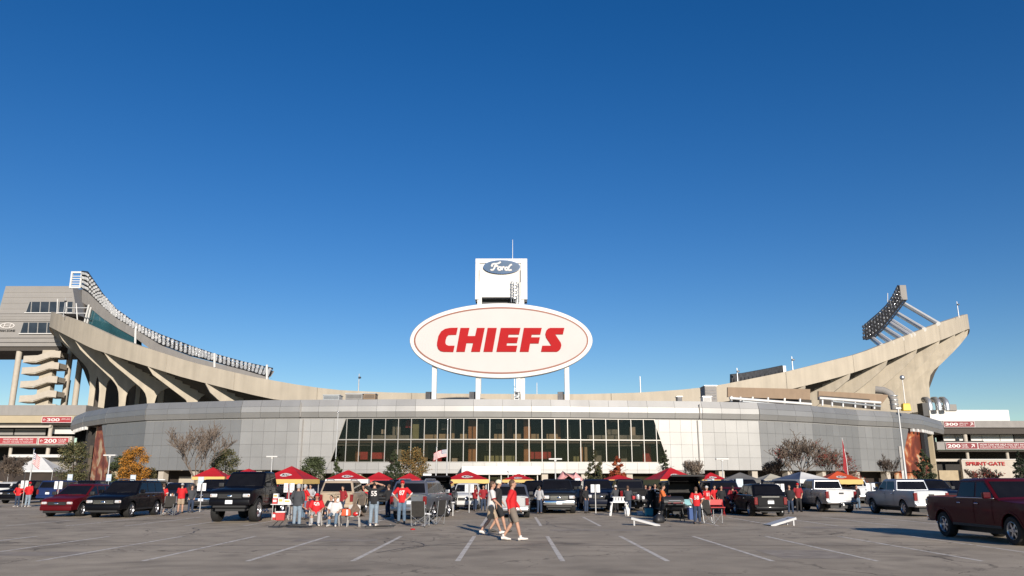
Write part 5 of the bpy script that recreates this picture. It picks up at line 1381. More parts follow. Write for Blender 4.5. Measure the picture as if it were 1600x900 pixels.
# ================================================================== PEOPLE (face +x, left is +y)
M['skin'] = mat('skin', (0.42, 0.235, 0.16), 0.55, var=0.06, scale=9)
M['skin_tan'] = mat('tanned_skin', (0.40, 0.21, 0.135), 0.55, var=0.06, scale=9)
M['jersey_red'] = mat('red_jersey_cloth', (0.50, 0.008, 0.012), 0.8, var=0.10, scale=7, bump=0.3, bscale=16)
M['jersey_deep'] = mat('deep_red_cloth', (0.25, 0.012, 0.018), 0.85, var=0.12, scale=7, bump=0.3, bscale=16)
M['cloth_orange'] = mat('orange_cloth', (0.62, 0.13, 0.03), 0.85, var=0.1, scale=7)
M['cloth_white'] = mat('white_cloth', (0.58, 0.55, 0.53), 0.85, var=0.08, scale=7, bump=0.3, bscale=16)
M['cloth_black'] = mat('black_cloth', (0.016, 0.016, 0.018), 0.9, var=0.2, scale=7)
M['cloth_slate'] = mat('slate_cloth', (0.05, 0.053, 0.06), 0.9, var=0.12, scale=7, bump=0.3, bscale=16)
M['jeans_pale'] = mat('pale_denim', (0.20, 0.255, 0.31), 0.9, var=0.18, scale=8, bump=0.2, bscale=20)
M['jeans_mid'] = mat('mid_denim', (0.10, 0.15, 0.21), 0.9, var=0.2, scale=8, bump=0.2, bscale=20)
M['jeans_dark'] = mat('dark_denim', (0.025, 0.04, 0.075), 0.9, var=0.2, scale=8)
M['khaki'] = mat('khaki_cloth', (0.34, 0.26, 0.18), 0.9, var=0.1, scale=8, bump=0.2, bscale=20)
M['shorts_grey'] = mat('grey_brown_cloth', (0.17, 0.14, 0.115), 0.9, var=0.1, scale=8, bump=0.2, bscale=20)
M['cloth_grey'] = mat('grey_cloth', (0.36, 0.36, 0.37), 0.9, var=0.1, scale=8)
M['cloth_blue'] = mat('blue_cloth', (0.05, 0.09, 0.22), 0.9, var=0.1, scale=8)
M['hair_brown'] = mat('brown_hair', (0.09, 0.05, 0.03), 0.7, var=0.25, scale=30)
M['hair_dark'] = mat('dark_hair', (0.02, 0.015, 0.012), 0.7, var=0.25, scale=30)
M['cap_cream'] = mat('cream_cloth', (0.66, 0.60, 0.45), 0.85, var=0.06, scale=9)
M['shoe_white'] = mat('white_leather', (0.62, 0.58, 0.54), 0.6, var=0.1, scale=12)
M['shoe_dark'] = mat('dark_leather', (0.05, 0.045, 0.04), 0.6, var=0.1, scale=12)
M['eye'] = mat('eye', (0.02, 0.016, 0.014), 0.2)
pending = []
def remesh_later(mb, target, voxel):
    me = mb.mesh('rough', [], fix=True)
    o = bpy.data.objects.new('rough', me)
    WORK.collection.objects.link(o)
    m = o.modifiers.new('r', 'REMESH'); m.mode = 'VOXEL'; m.voxel_size = voxel; m.use_smooth_shade = True
    s = o.modifiers.new('s', 'SMOOTH'); s.factor = 0.5; s.iterations = 2
    pending.append((o, target))
def finish_remesh():
    WORK.view_layers[0].update()
    dg = WORK.view_layers[0].depsgraph
    for o, tgt in pending:
        me = bpy.data.meshes.new_from_object(o.evaluated_get(dg))
        me.polygons.foreach_set('use_smooth', [True] * len(me.polygons))
        for m in tgt.data.materials: me.materials.append(m)
        old = tgt.data; tgt.data = me; me.name = old.name
def pose_points(pose, lean=0.0, twist=0.0):
    J = dict(hip=Vector((0, 0, .95)), chest=Vector((0, 0, 1.28)), neck=Vector((0, 0, 1.49)), head=Vector((.015, 0, 1.655)))
    for s, k in ((1, 'L'), (-1, 'R')):
        J['sh' + k] = Vector((0, .19 * s, 1.43)); J['el' + k] = Vector((-.02, .255 * s, 1.15)); J['wr' + k] = Vector((.05, .25 * s, .90))
        J['hp' + k] = Vector((0, .095 * s, .92)); J['kn' + k] = Vector((.02, .11 * s, .50)); J['an' + k] = Vector((-.01, .12 * s, .09)); J['toe' + k] = Vector((.16, .15 * s, .03))
    def setj(**kw):
        for k, v in kw.items(): J[k] = Vector(v)
    if pose == 'walk':
        setj(knL=(.17, .09, .52), anL=(.34, .09, .105), toeL=(.50, .10, .09), knR=(-.06, -.09, .50), anR=(-.33, -.09, .17), toeR=(-.19, -.10, .035),
             elL=(-.16, .24, 1.17), wrL=(-.10, .26, .93), elR=(.08, -.24, 1.16), wrR=(.27, -.20, 1.02))
    elif pose == 'stride':
        setj(knL=(-.02, .09, .50), anL=(-.27, .09, .12), toeL=(-.11, .11, .03), knR=(.16, -.09, .51), anR=(.26, -.09, .095), toeR=(.42, -.10, .06),
             elL=(.05, .24, 1.16), wrL=(.20, .22, .96), elR=(-.12, -.24, 1.17), wrR=(-.07, -.26, .93))
    elif pose == 'sit':
        dz = -.47
        for k in ('hip', 'chest', 'neck', 'head', 'shL', 'shR'): J[k].z += dz
        setj(hpL=(0, .10, .46), hpR=(0, -.10, .46), knL=(.42, .16, .50), knR=(.42, -.15, .50), anL=(.46, .14, .09), anR=(.36, -.15, .09), toeL=(.63, .17, .03), toeR=(.53, -.19, .03),
             elL=(.06, .29, .70), elR=(.06, -.29, .70), wrL=(.30, .22, .62), wrR=(.30, -.20, .62))
    elif pose == 'up':
        setj(elL=(.02, .40, 1.58), elR=(.02, -.40, 1.58), wrL=(-.10, .15, 1.66), wrR=(-.10, -.15, 1.66))
    elif pose == 'reach':
        setj(elL=(.14, .26, 1.19), elR=(.14, -.26, 1.19), wrL=(.36, .15, 1.14), wrR=(.36, -.15, 1.14))
    elif pose == 'hips':
        setj(elL=(-.06, .40, 1.19), elR=(-.06, -.40, 1.19), wrL=(.05, .22, 1.02), wrR=(.05, -.22, 1.02))
    elif pose == 'pockets':
        setj(elL=(-.06, .30, 1.17), elR=(-.06, -.30, 1.17), wrL=(.06, .20, .96), wrR=(.06, -.20, .96))
    if lean:
        h = J['hip'].copy(); r = Matrix.Rotation(lean, 3, 'Y')
        for k in ('chest', 'neck', 'head', 'shL', 'shR', 'elL', 'elR', 'wrL', 'wrR'): J[k] = h + r @ (J[k] - h)
    return J
def person(label, u, v, vtop, yaw, pose='stand', top='jersey_red', sleeve='short', legs='long', bottom='jeans_mid', shoes='shoe_dark', hat=None, hair='hair_brown', skin='skin', number=None, num_side='back', lean=0.0, build=1.0, voxel=0.016, group='fans on the stadium lot', hgt=None, at_xy=None, trim=None, num_mat='letter_white', cuff=None, name='person'):
    g = ground(u, v) if at_xy is None else Vector((*at_xy, 0))
    up = at(u, vtop, g.y).z
    full = up if pose != 'sit' else up + 0.47
    H = hgt or max(1.55, min(1.95, full))
    k = H / 1.78
    t = thing(name, label, 'person', g, rad(yaw), group)
    t.scale = (k, k, k)
    J = pose_points(pose, lean)
    b = build
    up_ax = (J['neck'] - J['hip']).normalized(); fwd = Vector((0, 1, 0)).cross(up_ax).normalized()
    def spine(f): return J['hip'].lerp(J['neck'], f)
    def torso(mb, e, f0=-0.10, top_f=1.0):
        tab = [(f0, .115, .165), (.05, .115, .160), (.30, .112 * b, .155), (.58, .122, .172), (.82, .112, .172), (.94, .085, .125), (top_f, .06, .07)]
        mb.tube([spine(f) for f, _, _ in tab], [((rx * (b if f < .6 else 1) + e), (ry * (b if f < .6 else 1) + e)) for f, rx, ry in tab], 18, side=(1, 0, 0))
    # body: one skin from head to foot
    q = MB(); torso(q, 0)
    q.tube([J['neck'] - up_ax * .06, J['neck'], J['head'] - up_ax * .05], [.062, .056, .056], 12)
    hd = J['head']
    q.ball(hd + up_ax * .015, (.098, .078, .112), 18, 12)
    q.ball(hd + fwd * .022 - up_ax * .062, (.070, .058, .058), 14, 8)
    q.ball(hd + fwd * .100 - up_ax * .012, (.022, .016, .026), 10, 6)
    q.ball(hd + fwd * .090 + up_ax * .030, (.018, .052, .012), 10, 6)
    for s in (1, -1): q.ball(hd + Vector((0, .080 * s, 0)) - up_ax * .005, (.022, .016, .034), 8, 6)
    for s, K in ((1, 'L'), (-1, 'R')):
        q.ball(J['sh' + K], (.062, .06, .062), 12, 8)
        e, w = J['el' + K], J['wr' + K]
        q.tube([J['sh' + K], J['sh' + K].lerp(e, .5), e, e.lerp(w, .35), w], [.052, .050, .041, .043, .028], 12)
        d = (w - e).normalized(); sd = d.cross(Vector((1, 0, 0)))
        sd = sd.normalized() if sd.length > .1 else Vector((0, 0, 1))
        pn = d.cross(sd).normalized()
        q.tube([w - d * .01, w + d * .04, w + d * .095], [(.018, .030), (.018, .043), (.015, .040)], 10, side=pn)
        for fi, (o_, ln) in enumerate(((-.030, .068), (-.010, .080), (.010, .076), (.030, .058))):
            a0 = w + d * .085 + sd * o_
            q.tube([a0, a0 + d * ln * .55 + pn * .008, a0 + d * ln * .95 + pn * .030], [.0098, .0092, .0075], 7)
        q.tube([w + d * .03 + sd * .032, w + d * .06 + sd * .058 + pn * .012, w + d * .10 + sd * .062 + pn * .026], [.013, .011, .009], 7)
        hp, kn, an = J['hp' + K], J['kn' + K], J['an' + K]
        q.tube([hp + Vector((0, 0, .04)), hp.lerp(kn, .5), kn, kn.lerp(an, .3), kn.lerp(an, .7), an], [.092, .076, .056, .060, .044, .036], 14)
        toe = J['toe' + K]
        q.tube([an + Vector((-.03, 0, -.03)), an.lerp(toe, .5) - Vector((0, 0, .01)), toe], [(.032), (.03), (.026)], 10)
    body = MB().box((0, 0, 1), (.1, .1, .1)).build('body', M[skin], t)
    remesh_later(q, body, voxel * 0.85)
    # top
    q = MB(); torso(q, .026, -0.16 if pose != 'sit' else -0.04, .97)
    for s, K in ((1, 'L'), (-1, 'R')):
        sh, e, w = J['sh' + K], J['el' + K], J['wr' + K]
        q.ball(sh, (.082, .076, .080), 12, 8)
        if sleeve == 'long': q.tube([sh, sh.lerp(e, .5), e, w], [.078, .072, .062, .046], 12)
        else: q.tube([sh, sh.lerp(e, .55), sh.lerp(e, .92)], [.080, .082, .080], 12)
    tp = MB().box((0, 0, 1), (.1, .1, .1)).build('jersey' if number else 'top', M[top], t)
    remesh_later(q, tp, voxel)
    if trim:
        for s, K in ((1, 'L'), (-1, 'R')):
            sh, e = J['sh' + K], J['el' + K]
            MB().tube([sh.lerp(e, .80), sh.lerp(e, .93)], [.089, .089], 14).build('sleeve_band', M[trim], t, smooth=60)
    if number:
        me = text_mesh(number, 1.0, 0, 0, 0.03)
        xs = [p.co.x for p in me.vertices]; ysn = [p.co.y for p in me.vertices]
        x0, x1, y0_, y1_ = min(xs), max(xs), min(ysn), max(ysn)
        bm = bmesh.new(); bm.from_mesh(me); bmesh.ops.triangulate(bm, faces=bm.faces); bmesh.ops.subdivide_edges(bm, edges=bm.edges, cuts=1); bm.to_mesh(me); bm.free()
        sgn = 1 if num_side == 'front' else -1
        for p in me.vertices:
            a = ((p.co.x - x0) / (x1 - x0) - .5) * .24; h = ((p.co.y - y0_) / (y1_ - y0_) - .5) * .20
            cz_ = spine((.60 if pose != 'sit' else .70) + h / .54)
            rx_, ry_ = .122 + .034, .172 + .034
            dpt = rx_ * math.sqrt(max(0.05, 1 - (a / ry_) ** 2)) + .010
            p.co = cz_ + fwd * (sgn * dpt) + Vector((0, a * sgn, 0))
        me.materials.clear(); me.materials.append(M[num_mat])
        no = link('jersey_number', me, tp)
    # legs
    q = MB(); pel = J['hip']
    q.tube([pel + up_ax * (.10 if pose != 'sit' else .12), pel, pel - Vector((0, 0, .08))], [(.128 * b, .168 * b), (.135, .178), (.11, .15)], 16, side=(1, 0, 0))
    for s, K in ((1, 'L'), (-1, 'R')):
        hp, kn, an = J['hp' + K], J['kn' + K], J['an' + K]
        if legs == 'long': q.tube([hp + Vector((0, 0, .03)), hp.lerp(kn, .5), kn, kn.lerp(an, .5), an + (kn - an) * .04], [.110, .096, .078, .074, .066], 14)
        else: q.tube([hp + Vector((0, 0, .03)), hp.lerp(kn, .5), hp.lerp(kn, .92)], [.112, .108, .100], 14)
    tr = MB().box((0, 0, 1), (.1, .1, .1)).build('trousers' if legs == 'long' else 'shorts', M[bottom], t)
    remesh_later(q, tr, voxel)
    for s, K in ((1, 'L'), (-1, 'R')):
        an, toe = J['an' + K], J['toe' + K]
        f = (toe - an); f.z = 0; f = f.normalized() if f.length > .01 else Vector((1, 0, 0))
        pitch = toe.z - an.z + .06
        hl_ = an - f * .065 + Vector((0, 0, -.045 )); tl = toe + f * .07 + Vector((0, 0, .01))
        MB().tube([hl_, hl_.lerp(tl, .3) + Vector((0, 0, .018)), hl_.lerp(tl, .65), tl], [(.042, .036), (.052, .042), (.040, .046), (.024, .034)], 10, side=(0, 0, 1)).build('shoe', M[shoes], t, smooth=60)
        if cuff: MB().tube([an + Vector((0, 0, -.01)), an + Vector((0, 0, .07))], [.046, .046], 10).build('sock', M[cuff], t, smooth=60)
    # hair, cap, face
    q = MB()
    if hat:
        q.ball(hd + up_ax * .045, (.112, .092, .100), 16, 8)
        c1 = hd + up_ax * .055 + fwd * .09
        q.loft([[c1 + fwd * (.085 * cos(a)) + Vector((0, .085 * sin(a), 0)) + up_ax * z for a in [-pi / 2 + pi * i / 8 for i in range(9)]] for z in (0, .012)])
        q.build('cap', M[hat], t, smooth=50)
        MB().ball(hd - fwd * .03 - up_ax * .005, (.085, .083, .07), 12, 6).build('hair', M[hair], t, smooth=180)
    else:
        q.ball(hd + up_ax * .045 - fwd * .018, (.100, .090, .098), 16, 8); q.ball(hd - fwd * .035 - up_ax * .01, (.075, .084, .075), 12, 6)
        q.build('hair', M[hair], t, smooth=180)
    q = MB()
    for s in (1, -1): q.ball(hd + fwd * .090 + Vector((0, .032 * s, 0)) + up_ax * .012, (.010, .013, .008), 8, 5)
    tag(q.build('eyes', M['eye'], t, smooth=180), None)
    MB().ball(hd + fwd * .084 - up_ax * .062, (.012, .024, .007), 8, 5).build('mouth', M['jersey_deep'], t, smooth=180)
    return t
PP = person
PP('man in a white jersey with banded sleeves and khaki shorts, walking right', 767, 836, 752, 4, 'walk', 'cloth_white', 'short', 'shorts', 'khaki', 'shoe_white', None, 'hair_brown', number='25', num_side='back', voxel=0.013, trim='jersey_deep', num_mat='sign_red', lean=0.05)
PP('companion in a cream cap and black clothes walking just behind the man in white', 778, 832, 750, 3, 'stride', 'cloth_black', 'short', 'shorts', 'cloth_black', 'shoe_dark', 'cap_cream', 'hair_dark', voxel=0.014)
PP('man in a plain red long sleeved top and grey shorts, walking right', 800, 845, 750, -4, 'stride', 'jersey_red', 'long', 'shorts', 'shorts_grey', 'shoe_white', None, 'hair_brown', voxel=0.013, cuff='cloth_white')
PP('fan in a black jersey numbered 55 and pale jeans with hands behind the head', 583, 822, 751, 92, 'up', 'cloth_black', 'short', 'long', 'jeans_pale', 'shoe_white', None, 'hair_dark', number='55', num_side='back')
PP('standing fan in a red jersey numbered 87 with white cuffs, facing the camera', 627, 818, 751, -88, 'hips', 'jersey_red', 'short', 'long', 'jeans_mid', 'shoe_dark', 'jersey_red', 'hair_dark', number='87', num_side='front', trim='cloth_white')
PP('person in a slate grey shirt and faded jeans seen from behind at the canopy leg', 463, 823, 756, 82, 'pockets', 'cloth_slate', 'long', 'long', 'jeans_pale', 'shoe_dark', None, 'cloth_grey', build=1.08)
PP('person in a red shirt standing against the one in slate grey', 474, 812, 757, 40, 'reach', 'jersey_red', 'short', 'long', 'jeans_mid', 'shoe_dark', None, 'cloth_grey')
PP('seated fan in a red jersey numbered 50 and a red cap', 493, 821, 771, -80, 'sit', 'jersey_red', 'short', 'long', 'cloth_grey', 'shoe_white', 'jersey_red', 'hair_dark', number='50', num_side='front', build=1.2)
PP('seated fan in a white shirt and jeans between the red jersey and the blanket chair', 522, 822, 775, -88, 'sit', 'cloth_white', 'short', 'long', 'jeans_mid', 'shoe_white', 'khaki', 'hair_dark', build=1.2)
PP('dark haired person half hidden behind the seated fan in white', 516, 812, 777, -100, 'sit', 'cloth_black', 'short', 'long', 'jeans_dark', 'shoe_dark', None, 'hair_dark')
PP('person in a deep red top sitting behind the fan in jersey 50', 479, 812, 776, -60, 'sit', 'jersey_deep', 'short', 'long', 'jeans_dark', 'shoe_dark', None, 'hair_dark')
PP('fan in a red top and red cap standing at the raised black hatch', 677, 806, 754, 60, 'pockets', 'jersey_red', 'short', 'long', 'jeans_dark', 'shoe_dark', 'jersey_red', 'hair_dark')
PP('person in deep red and a white cap behind the black camp chair', 655, 812, 768, -70, 'sit', 'jersey_deep', 'short', 'long', 'cloth_grey', 'shoe_dark', 'cloth_white', 'hair_dark')
PP('person in a blue shirt bending by the small white suv', 708, 799, 768, 160, 'reach', 'cloth_blue', 'long', 'long', 'jeans_dark', 'shoe_dark', None, 'hair_dark', lean=0.5)
PP('person in deep red standing left of the man in white, nearest the small white suv', 755, 799, 763, -80, 'pockets', 'jersey_deep', 'long', 'long', 'jeans_dark', 'shoe_dark', None, 'hair_dark')
PP('fan in a red 87 jersey seen from behind, left of the lifted pickup', 252, 803, 756, 85, 'pockets', 'jersey_red', 'short', 'shorts', 'cloth_black', 'shoe_white', None, 'hair_brown', number='87', num_side='back', trim='cloth_white', build=1.15)
PP('person in a plain red shirt, khaki shorts and grey cap left of the lifted pickup', 281, 802, 755, 100, 'reach', 'jersey_red', 'short', 'shorts', 'khaki', 'shoe_dark', 'cloth_grey', 'hair_brown', build=1.15)
PP('fan in a red jacket and dark trousers beside the pale suv, far left', 26, 792, 756, -85, 'hips', 'jersey_red', 'long', 'long', 'jeans_dark', 'shoe_white', None, 'cloth_grey', build=1.1)
PP('fan in a red hooded top and pale jeans at the far left', 42, 792, 753, 88, 'pockets', 'jersey_red', 'long', 'long', 'jeans_pale', 'shoe_white', 'jersey_red', 'hair_dark', build=1.1)
PP('fan in a red jersey numbered 58 and dark jeans seen from behind', 1090, 819, 761, 84, 'pockets', 'jersey_red', 'short', 'long', 'jeans_dark', 'shoe_dark', None, 'hair_brown', number='58', num_side='back', trim='cloth_white')
PP('fan in a white cap and red jersey right of the one in jersey 58', 1106, 806, 760, -60, 'pockets', 'jersey_red', 'short', 'long', 'cloth_grey', 'shoe_dark', 'cloth_white', 'hair_dark', number='15', num_side='front')
PP('person in an orange sleeved black top leaning over the black grill', 1035, 814, 757, -15, 'reach', 'cloth_orange', 'short', 'long', 'cloth_black', 'shoe_dark', None, 'hair_dark', lean=0.12)
PP('fan in a black jersey numbered 9 behind the black grill', 1048, 806, 752, 95, 'pockets', 'cloth_black', 'short', 'long', 'jeans_dark', 'shoe_dark', None, 'hair_dark', number='9', num_side='back')
PP('person in a navy jacket at the left leg of the large right canopy', 1025, 803, 756, -90, 'pockets', 'jeans_dark', 'long', 'long', 'cloth_black', 'shoe_dark', None, 'hair_dark')
PP('person in a red cap and red shirt in front of the white and blue canopy', 1249, 800, 755, -90, 'pockets', 'jersey_deep', 'short', 'long', 'cloth_black', 'shoe_dark', 'jersey_red', 'hair_dark')
PP('person in a dark coat at the side of the navy pickup, turned away', 963, 801, 758, 120, 'reach', 'cloth_slate', 'long', 'long', 'cloth_black', 'shoe_dark', 'cloth_white', 'hair_dark')
PP('person in a red top under the canopy behind the silver hatchback', 826, 797, 758, -90, 'pockets', 'jersey_red', 'long', 'long', 'jeans_dark', 'shoe_dark', None, 'hair_dark')
PP('person in deep red and grey by the dark suv left of the charcoal pickup', 815, 799, 760, -120, 'stand', 'jersey_deep', 'short', 'long', 'cloth_grey', 'shoe_dark', None, 'hair_dark')
PP('person in a pale top between the navy and charcoal pickups', 905, 796, 760, -90, 'pockets', 'cloth_grey', 'long', 'long', 'jeans_dark', 'shoe_dark', None, 'hair_dark')
PP('person in a red top beside the white suv with the raised hatch', 233, 795, 760, -80, 'pockets', 'jersey_deep', 'short', 'long', 'jeans_dark', 'shoe_dark', None, 'hair_dark')
PP('person in a blue and red top on a chair left of the plain red shirt', 267, 802, 772, -90, 'sit', 'jersey_deep', 'short', 'long', 'jeans_dark', 'shoe_dark', None, 'hair_dark')
PP('person in grey behind the large red canopy leg', 483, 800, 757, -100, 'pockets', 'cloth_grey', 'long', 'long', 'jeans_dark', 'shoe_dark', None, 'hair_dark')
PP('person in a red jersey by the red folding seat', 1118, 801, 762, -60, 'pockets', 'jersey_red', 'short', 'long', 'jeans_dark', 'shoe_dark', None, 'hair_dark')
PP('person in a deep red top among the dark cars right of the red folding seat', 1147, 803, 766, 70, 'pockets', 'jersey_deep', 'short', 'long', 'jeans_dark', 'shoe_dark', None, 'hair_dark')
for lab, u, v, vt, yw_, m, b2, hat in (('person in a black coat behind the small white suv, left of its nose', 694, 793, 759, -70, 'cloth_black', 'jeans_dark', None), ('person in a red top between the tan suv and jersey 55', 566, 799, 760, -95, 'jersey_red', 'jeans_dark', None), ('person in a red cap and black top behind the cartons', 430, 803, 759, -60, 'cloth_black', 'jeans_dark', 'jersey_red'),
        ('person in a grey top by the front of the charcoal pickup', 843, 803, 759, 60, 'cloth_grey', 'jeans_dark', None), ('person in a deep red jersey behind the dark food table', 1010, 796, 760, -90, 'jersey_deep', 'cloth_black', None), ('person in a red jersey leaning at the glossy black crossover', 1176, 803, 762, 20, 'jersey_red', 'jeans_dark', None),
        ('person in a black top between the silver and grey pickups', 1341, 796, 759, -80, 'cloth_black', 'jeans_mid', None), ('person in a white top left of the big pale pickup', 1382, 797, 760, -110, 'cloth_white', 'jeans_dark', None), ('person in a red top seen past the right side of the lifted pickup', 414, 801, 758, 70, 'jersey_deep', 'jeans_dark', 'jersey_red'), ('person in a red jersey just behind the black suv with the barred grille', 226, 797, 759, -60, 'jersey_red', 'jeans_dark', None)):
    PP(lab, u, v, vt, yw_, 'pockets', m, 'long', 'long', b2, 'shoe_dark', hat, 'hair_dark', voxel=0.02)
for i, (u, v, vt, yw_, m, b2, hat, ps, lab) in enumerate(((534, 806, 760, -120, 'jersey_deep', 'jeans_dark', None, 'pockets', 'person in a deep red top at the right corner of the tan suv'), (606, 808, 757, 150, 'cloth_black', 'jeans_dark', None, 'reach', 'person in black between jersey 55 and jersey 87'), (643, 806, 758, -150, 'cloth_slate', 'jeans_dark', None, 'pockets', 'person in slate grey right of jersey 87 at the silver tailgate'),
        (665, 806, 760, -60, 'khaki', 'jeans_mid', 'cloth_white', 'reach', 'person in a khaki top and white cap beyond the camp chairs'), (690, 806, 758, 130, 'cloth_black', 'cloth_black', None, 'reach', 'person in black beside the small table with cups'), (742, 799, 761, 30, 'jersey_deep', 'jeans_dark', None, 'hips', 'person in a deep red top by the headlight of the small white suv'),
        (916, 802, 760, -40, 'cloth_black', 'jeans_dark', None, 'pockets', 'person in black at the left headlight of the navy pickup'), (982, 804, 760, 80, 'cloth_slate', 'jeans_dark', None, 'reach', 'person in slate grey bending over the dark food table'), (1017, 806, 757, -100, 'cloth_black', 'cloth_black', 'cloth_black', 'pockets', 'person in a black cap left of the person in orange sleeves'),
        (1062, 808, 756, 100, 'cloth_black', 'jeans_dark', None, 'reach', 'person in black reaching into the raised black hatch'), (1129, 803, 760, -80, 'cloth_black', 'jeans_dark', None, 'pockets', 'person in black right of the red folding seat'), (1236, 803, 758, -110, 'cloth_black', 'jeans_dark', None, 'pockets', 'person in black left of the red cap and red shirt'),
        (446, 806, 758, -70, 'jersey_deep', 'jeans_dark', 'jersey_red', 'pockets', 'person in a deep red top and red cap behind the carton table'), (297, 801, 759, -60, 'cloth_slate', 'jeans_dark', None, 'pockets', 'person in slate grey right of the plain red shirt and khaki shorts'))):
    PP(lab, u, v, vt, yw_, ps, m, 'long', 'long', b2, 'shoe_dark', hat, ('hair_dark', 'hair_brown')[i % 2], voxel=0.02, build=1 + .12 * (i % 3))
# small far walkers under the left mural
for i, (u, m, m2, l) in enumerate(((112, 'cloth_grey', 'jeans_dark', 'pale grey top'), (121, 'cloth_black', 'jeans_dark', 'black top'), (131, 'jersey_deep', 'cloth_black', 'deep red top'), (143, 'cloth_white', 'jeans_mid', 'white top'), (151, 'cloth_blue', 'khaki', 'blue top'), (161, 'jersey_red', 'jeans_dark', 'bright red top'))):
    PP('tiny far walker in a %s below the brick red mural' % l, u, 763, 750, -80 + 30 * i, 'stride' if i % 2 else 'walk', m, 'long', 'long', m2, 'shoe_dark', None, 'hair_dark', at_xy=(at(u, 757, 150).x, 150 + 2 * i), hgt=1.75, voxel=0.03, group='far walkers below the mural')
finish_remesh()
# ================================================================== CANOPIES
M['tent_red'] = mat('red_canopy_cloth', (0.40, 0.008, 0.014), 0.7, var=0.07, scale=1.5)
M['tent_yellow'] = mat('yellow_canopy_cloth', (0.60, 0.40, 0.13), 0.7, var=0.05, scale=1.5)
M['tent_white'] = mat('white_canopy_cloth', (0.60, 0.59, 0.57), 0.7, var=0.04, scale=1.5)
M['tent_grey'] = mat('dark_grey_canopy_cloth', (0.13, 0.125, 0.12), 0.8, var=0.06, scale=1.5)
M['tent_beige'] = mat('beige_canopy_cloth', (0.38, 0.35, 0.28), 0.8, var=0.05, scale=1.5)
M['tent_orange'] = mat('orange_red_canopy_cloth', (0.52, 0.07, 0.02), 0.7, var=0.07, scale=1.5)
M['tent_blue'] = mat('blue_canopy_cloth', (0.06, 0.085, 0.15), 0.8, var=0.05, scale=1.5)
def canopy(label, u0, u1, vp, ve, roof, val, yaw=0.0, logo=True, size=3.05, side=None, val_h=0.26, backval=None, fr=None):
    y = size * 1245 / (u1 - u0) + size * 0.3
    uc = (u0 + u1) / 2
    c = at(uc, ve, y); ze = max(1.9, at(uc, ve, y - size / 2).z); zp = max(ze + 0.55, at(uc, vp, y).z)
    t = thing('canopy_tent', label, 'canopy', (c.x, y, 0), rad(yaw), 'pop up canopies among the cars')
    h = size / 2
    cor = [Vector((-h, -h, ze)), Vector((h, -h, ze)), Vector((h, h, ze)), Vector((-h, h, ze))]
    pk = Vector((0, 0, zp))
    side = side or [roof] * 4
    for i in range(4):
        a, b = cor[i], cor[(i + 1) % 4]
        rings = []
        for f in (0, .25, .5, .75, .94):
            sag = -0.10 * sin(pi * f)
            pa, pb = a.lerp(pk, f), b.lerp(pk, f)
            mid = pa.lerp(pb, .5) + Vector((0, 0, sag * 1.0))
            rings.append([pa, pa.lerp(mid, .5) + Vector((0, 0, sag * .2)), mid, pb.lerp(mid, .5) + Vector((0, 0, sag * .2)), pb])
        q = MB().loft(rings, caps=False, closed=False)
        q.add([rings[-1][0], rings[-1][-1], pk], [(0, 1, 2)])
        po = q.build('roof_panel', M[side[i]], t, smooth=50)
        o = 0.012
        n = Vector(((a + b) / 2 - Vector((0, 0, ze)))).normalized()
        vm = val[i] if isinstance(val, (list, tuple)) else val
        v = MB(); m_ = 8
        pts = [a.lerp(b, j / m_) + n * o for j in range(m_ + 1)]
        v.loft([[p + Vector((0, 0, 0.01)) for p in pts], [p + n * 0.01 - Vector((0, 0, val_h + 0.02 * (j % 2))) for j, p in enumerate(pts)]], caps=False, closed=False)
        v.build('valance', M[vm], t)
    for x, y_ in ((-1, -1), (1, -1), (1, 1), (-1, 1)):
        MB().box((x * (h - .04), y_ * (h - .04), ze / 2), (0.05, 0.05, ze)).box((x * (h - .04), y_ * (h - .04), 0.01), (0.14, 0.14, 0.02)).build('leg', M['pole_grey'], t)
    q = MB()
    for i in range(4):
        a, b = cor[i] - Vector((0, 0, .1)), cor[(i + 1) % 4] - Vector((0, 0, .1))
        k = 0.97
        a, b = Vector((a.x * k, a.y * k, a.z)), Vector((b.x * k, b.y * k, b.z))
        q.tube([a, a.lerp(b, .5) - Vector((0, 0, .25)), b], .015, 5)
    q.build('truss', M['pole_grey'], t)
    if logo:
        a, b = cor[0], cor[1]
        ctr = a.lerp(b, .5).lerp(pk, .40) + Vector((0, 0, -.085))
        e1 = (b - a).normalized(); e2 = (pk - a.lerp(b, .5)).normalized(); n = e1.cross(e2)
        out = [(-.50, .0), (-.40, .14), (-.15, .22), (.12, .20), (.40, .08), (.62, -.02), (.36, -.08), (.10, -.19), (-.18, -.20), (-.42, -.12)]
        q = MB(); q.add([ctr + e1 * x * .85 + e2 * z * 1.1 + n * .02 for x, z in out], [list(range(len(out)))])
        lo = q.build('arrowhead_logo', M['letter_white'], t)
        lettering('KC', M['letter_black'], ctr + n * .03, .50, .26, lo, e1, e2, bold=.03)
    return t
canopy('small red canopy with a yellow edge behind the lifted pickup, nearest the bare tree', 308, 356, 730, 745, 'tent_red', 'tent_yellow', 6, False)
canopy('red canopy showing its white emblem over the lifted pickup roof', 364, 412, 732, 744, 'tent_red', 'tent_red', -4)
canopy('biggest red canopy on the left with a white emblem and yellow valance', 421, 488, 728, 749, 'tent_red', ['tent_yellow', 'tent_yellow', 'tent_red', 'tent_red'], -8, val_h=.30)
canopy('red canopy with yellow right slope behind the tan suv', 512, 576, 734, 749, 'tent_red', 'tent_white', 8, True, side=['tent_red', 'tent_yellow', 'tent_red', 'tent_yellow'])
canopy('plain red canopy behind the fan in jersey 55', 569, 614, 737, 750, 'tent_red', 'tent_red', 12, False)
canopy('red canopy behind the roof of the silver suv', 622, 658, 739, 749, 'tent_red', 'tent_red', 0, False)
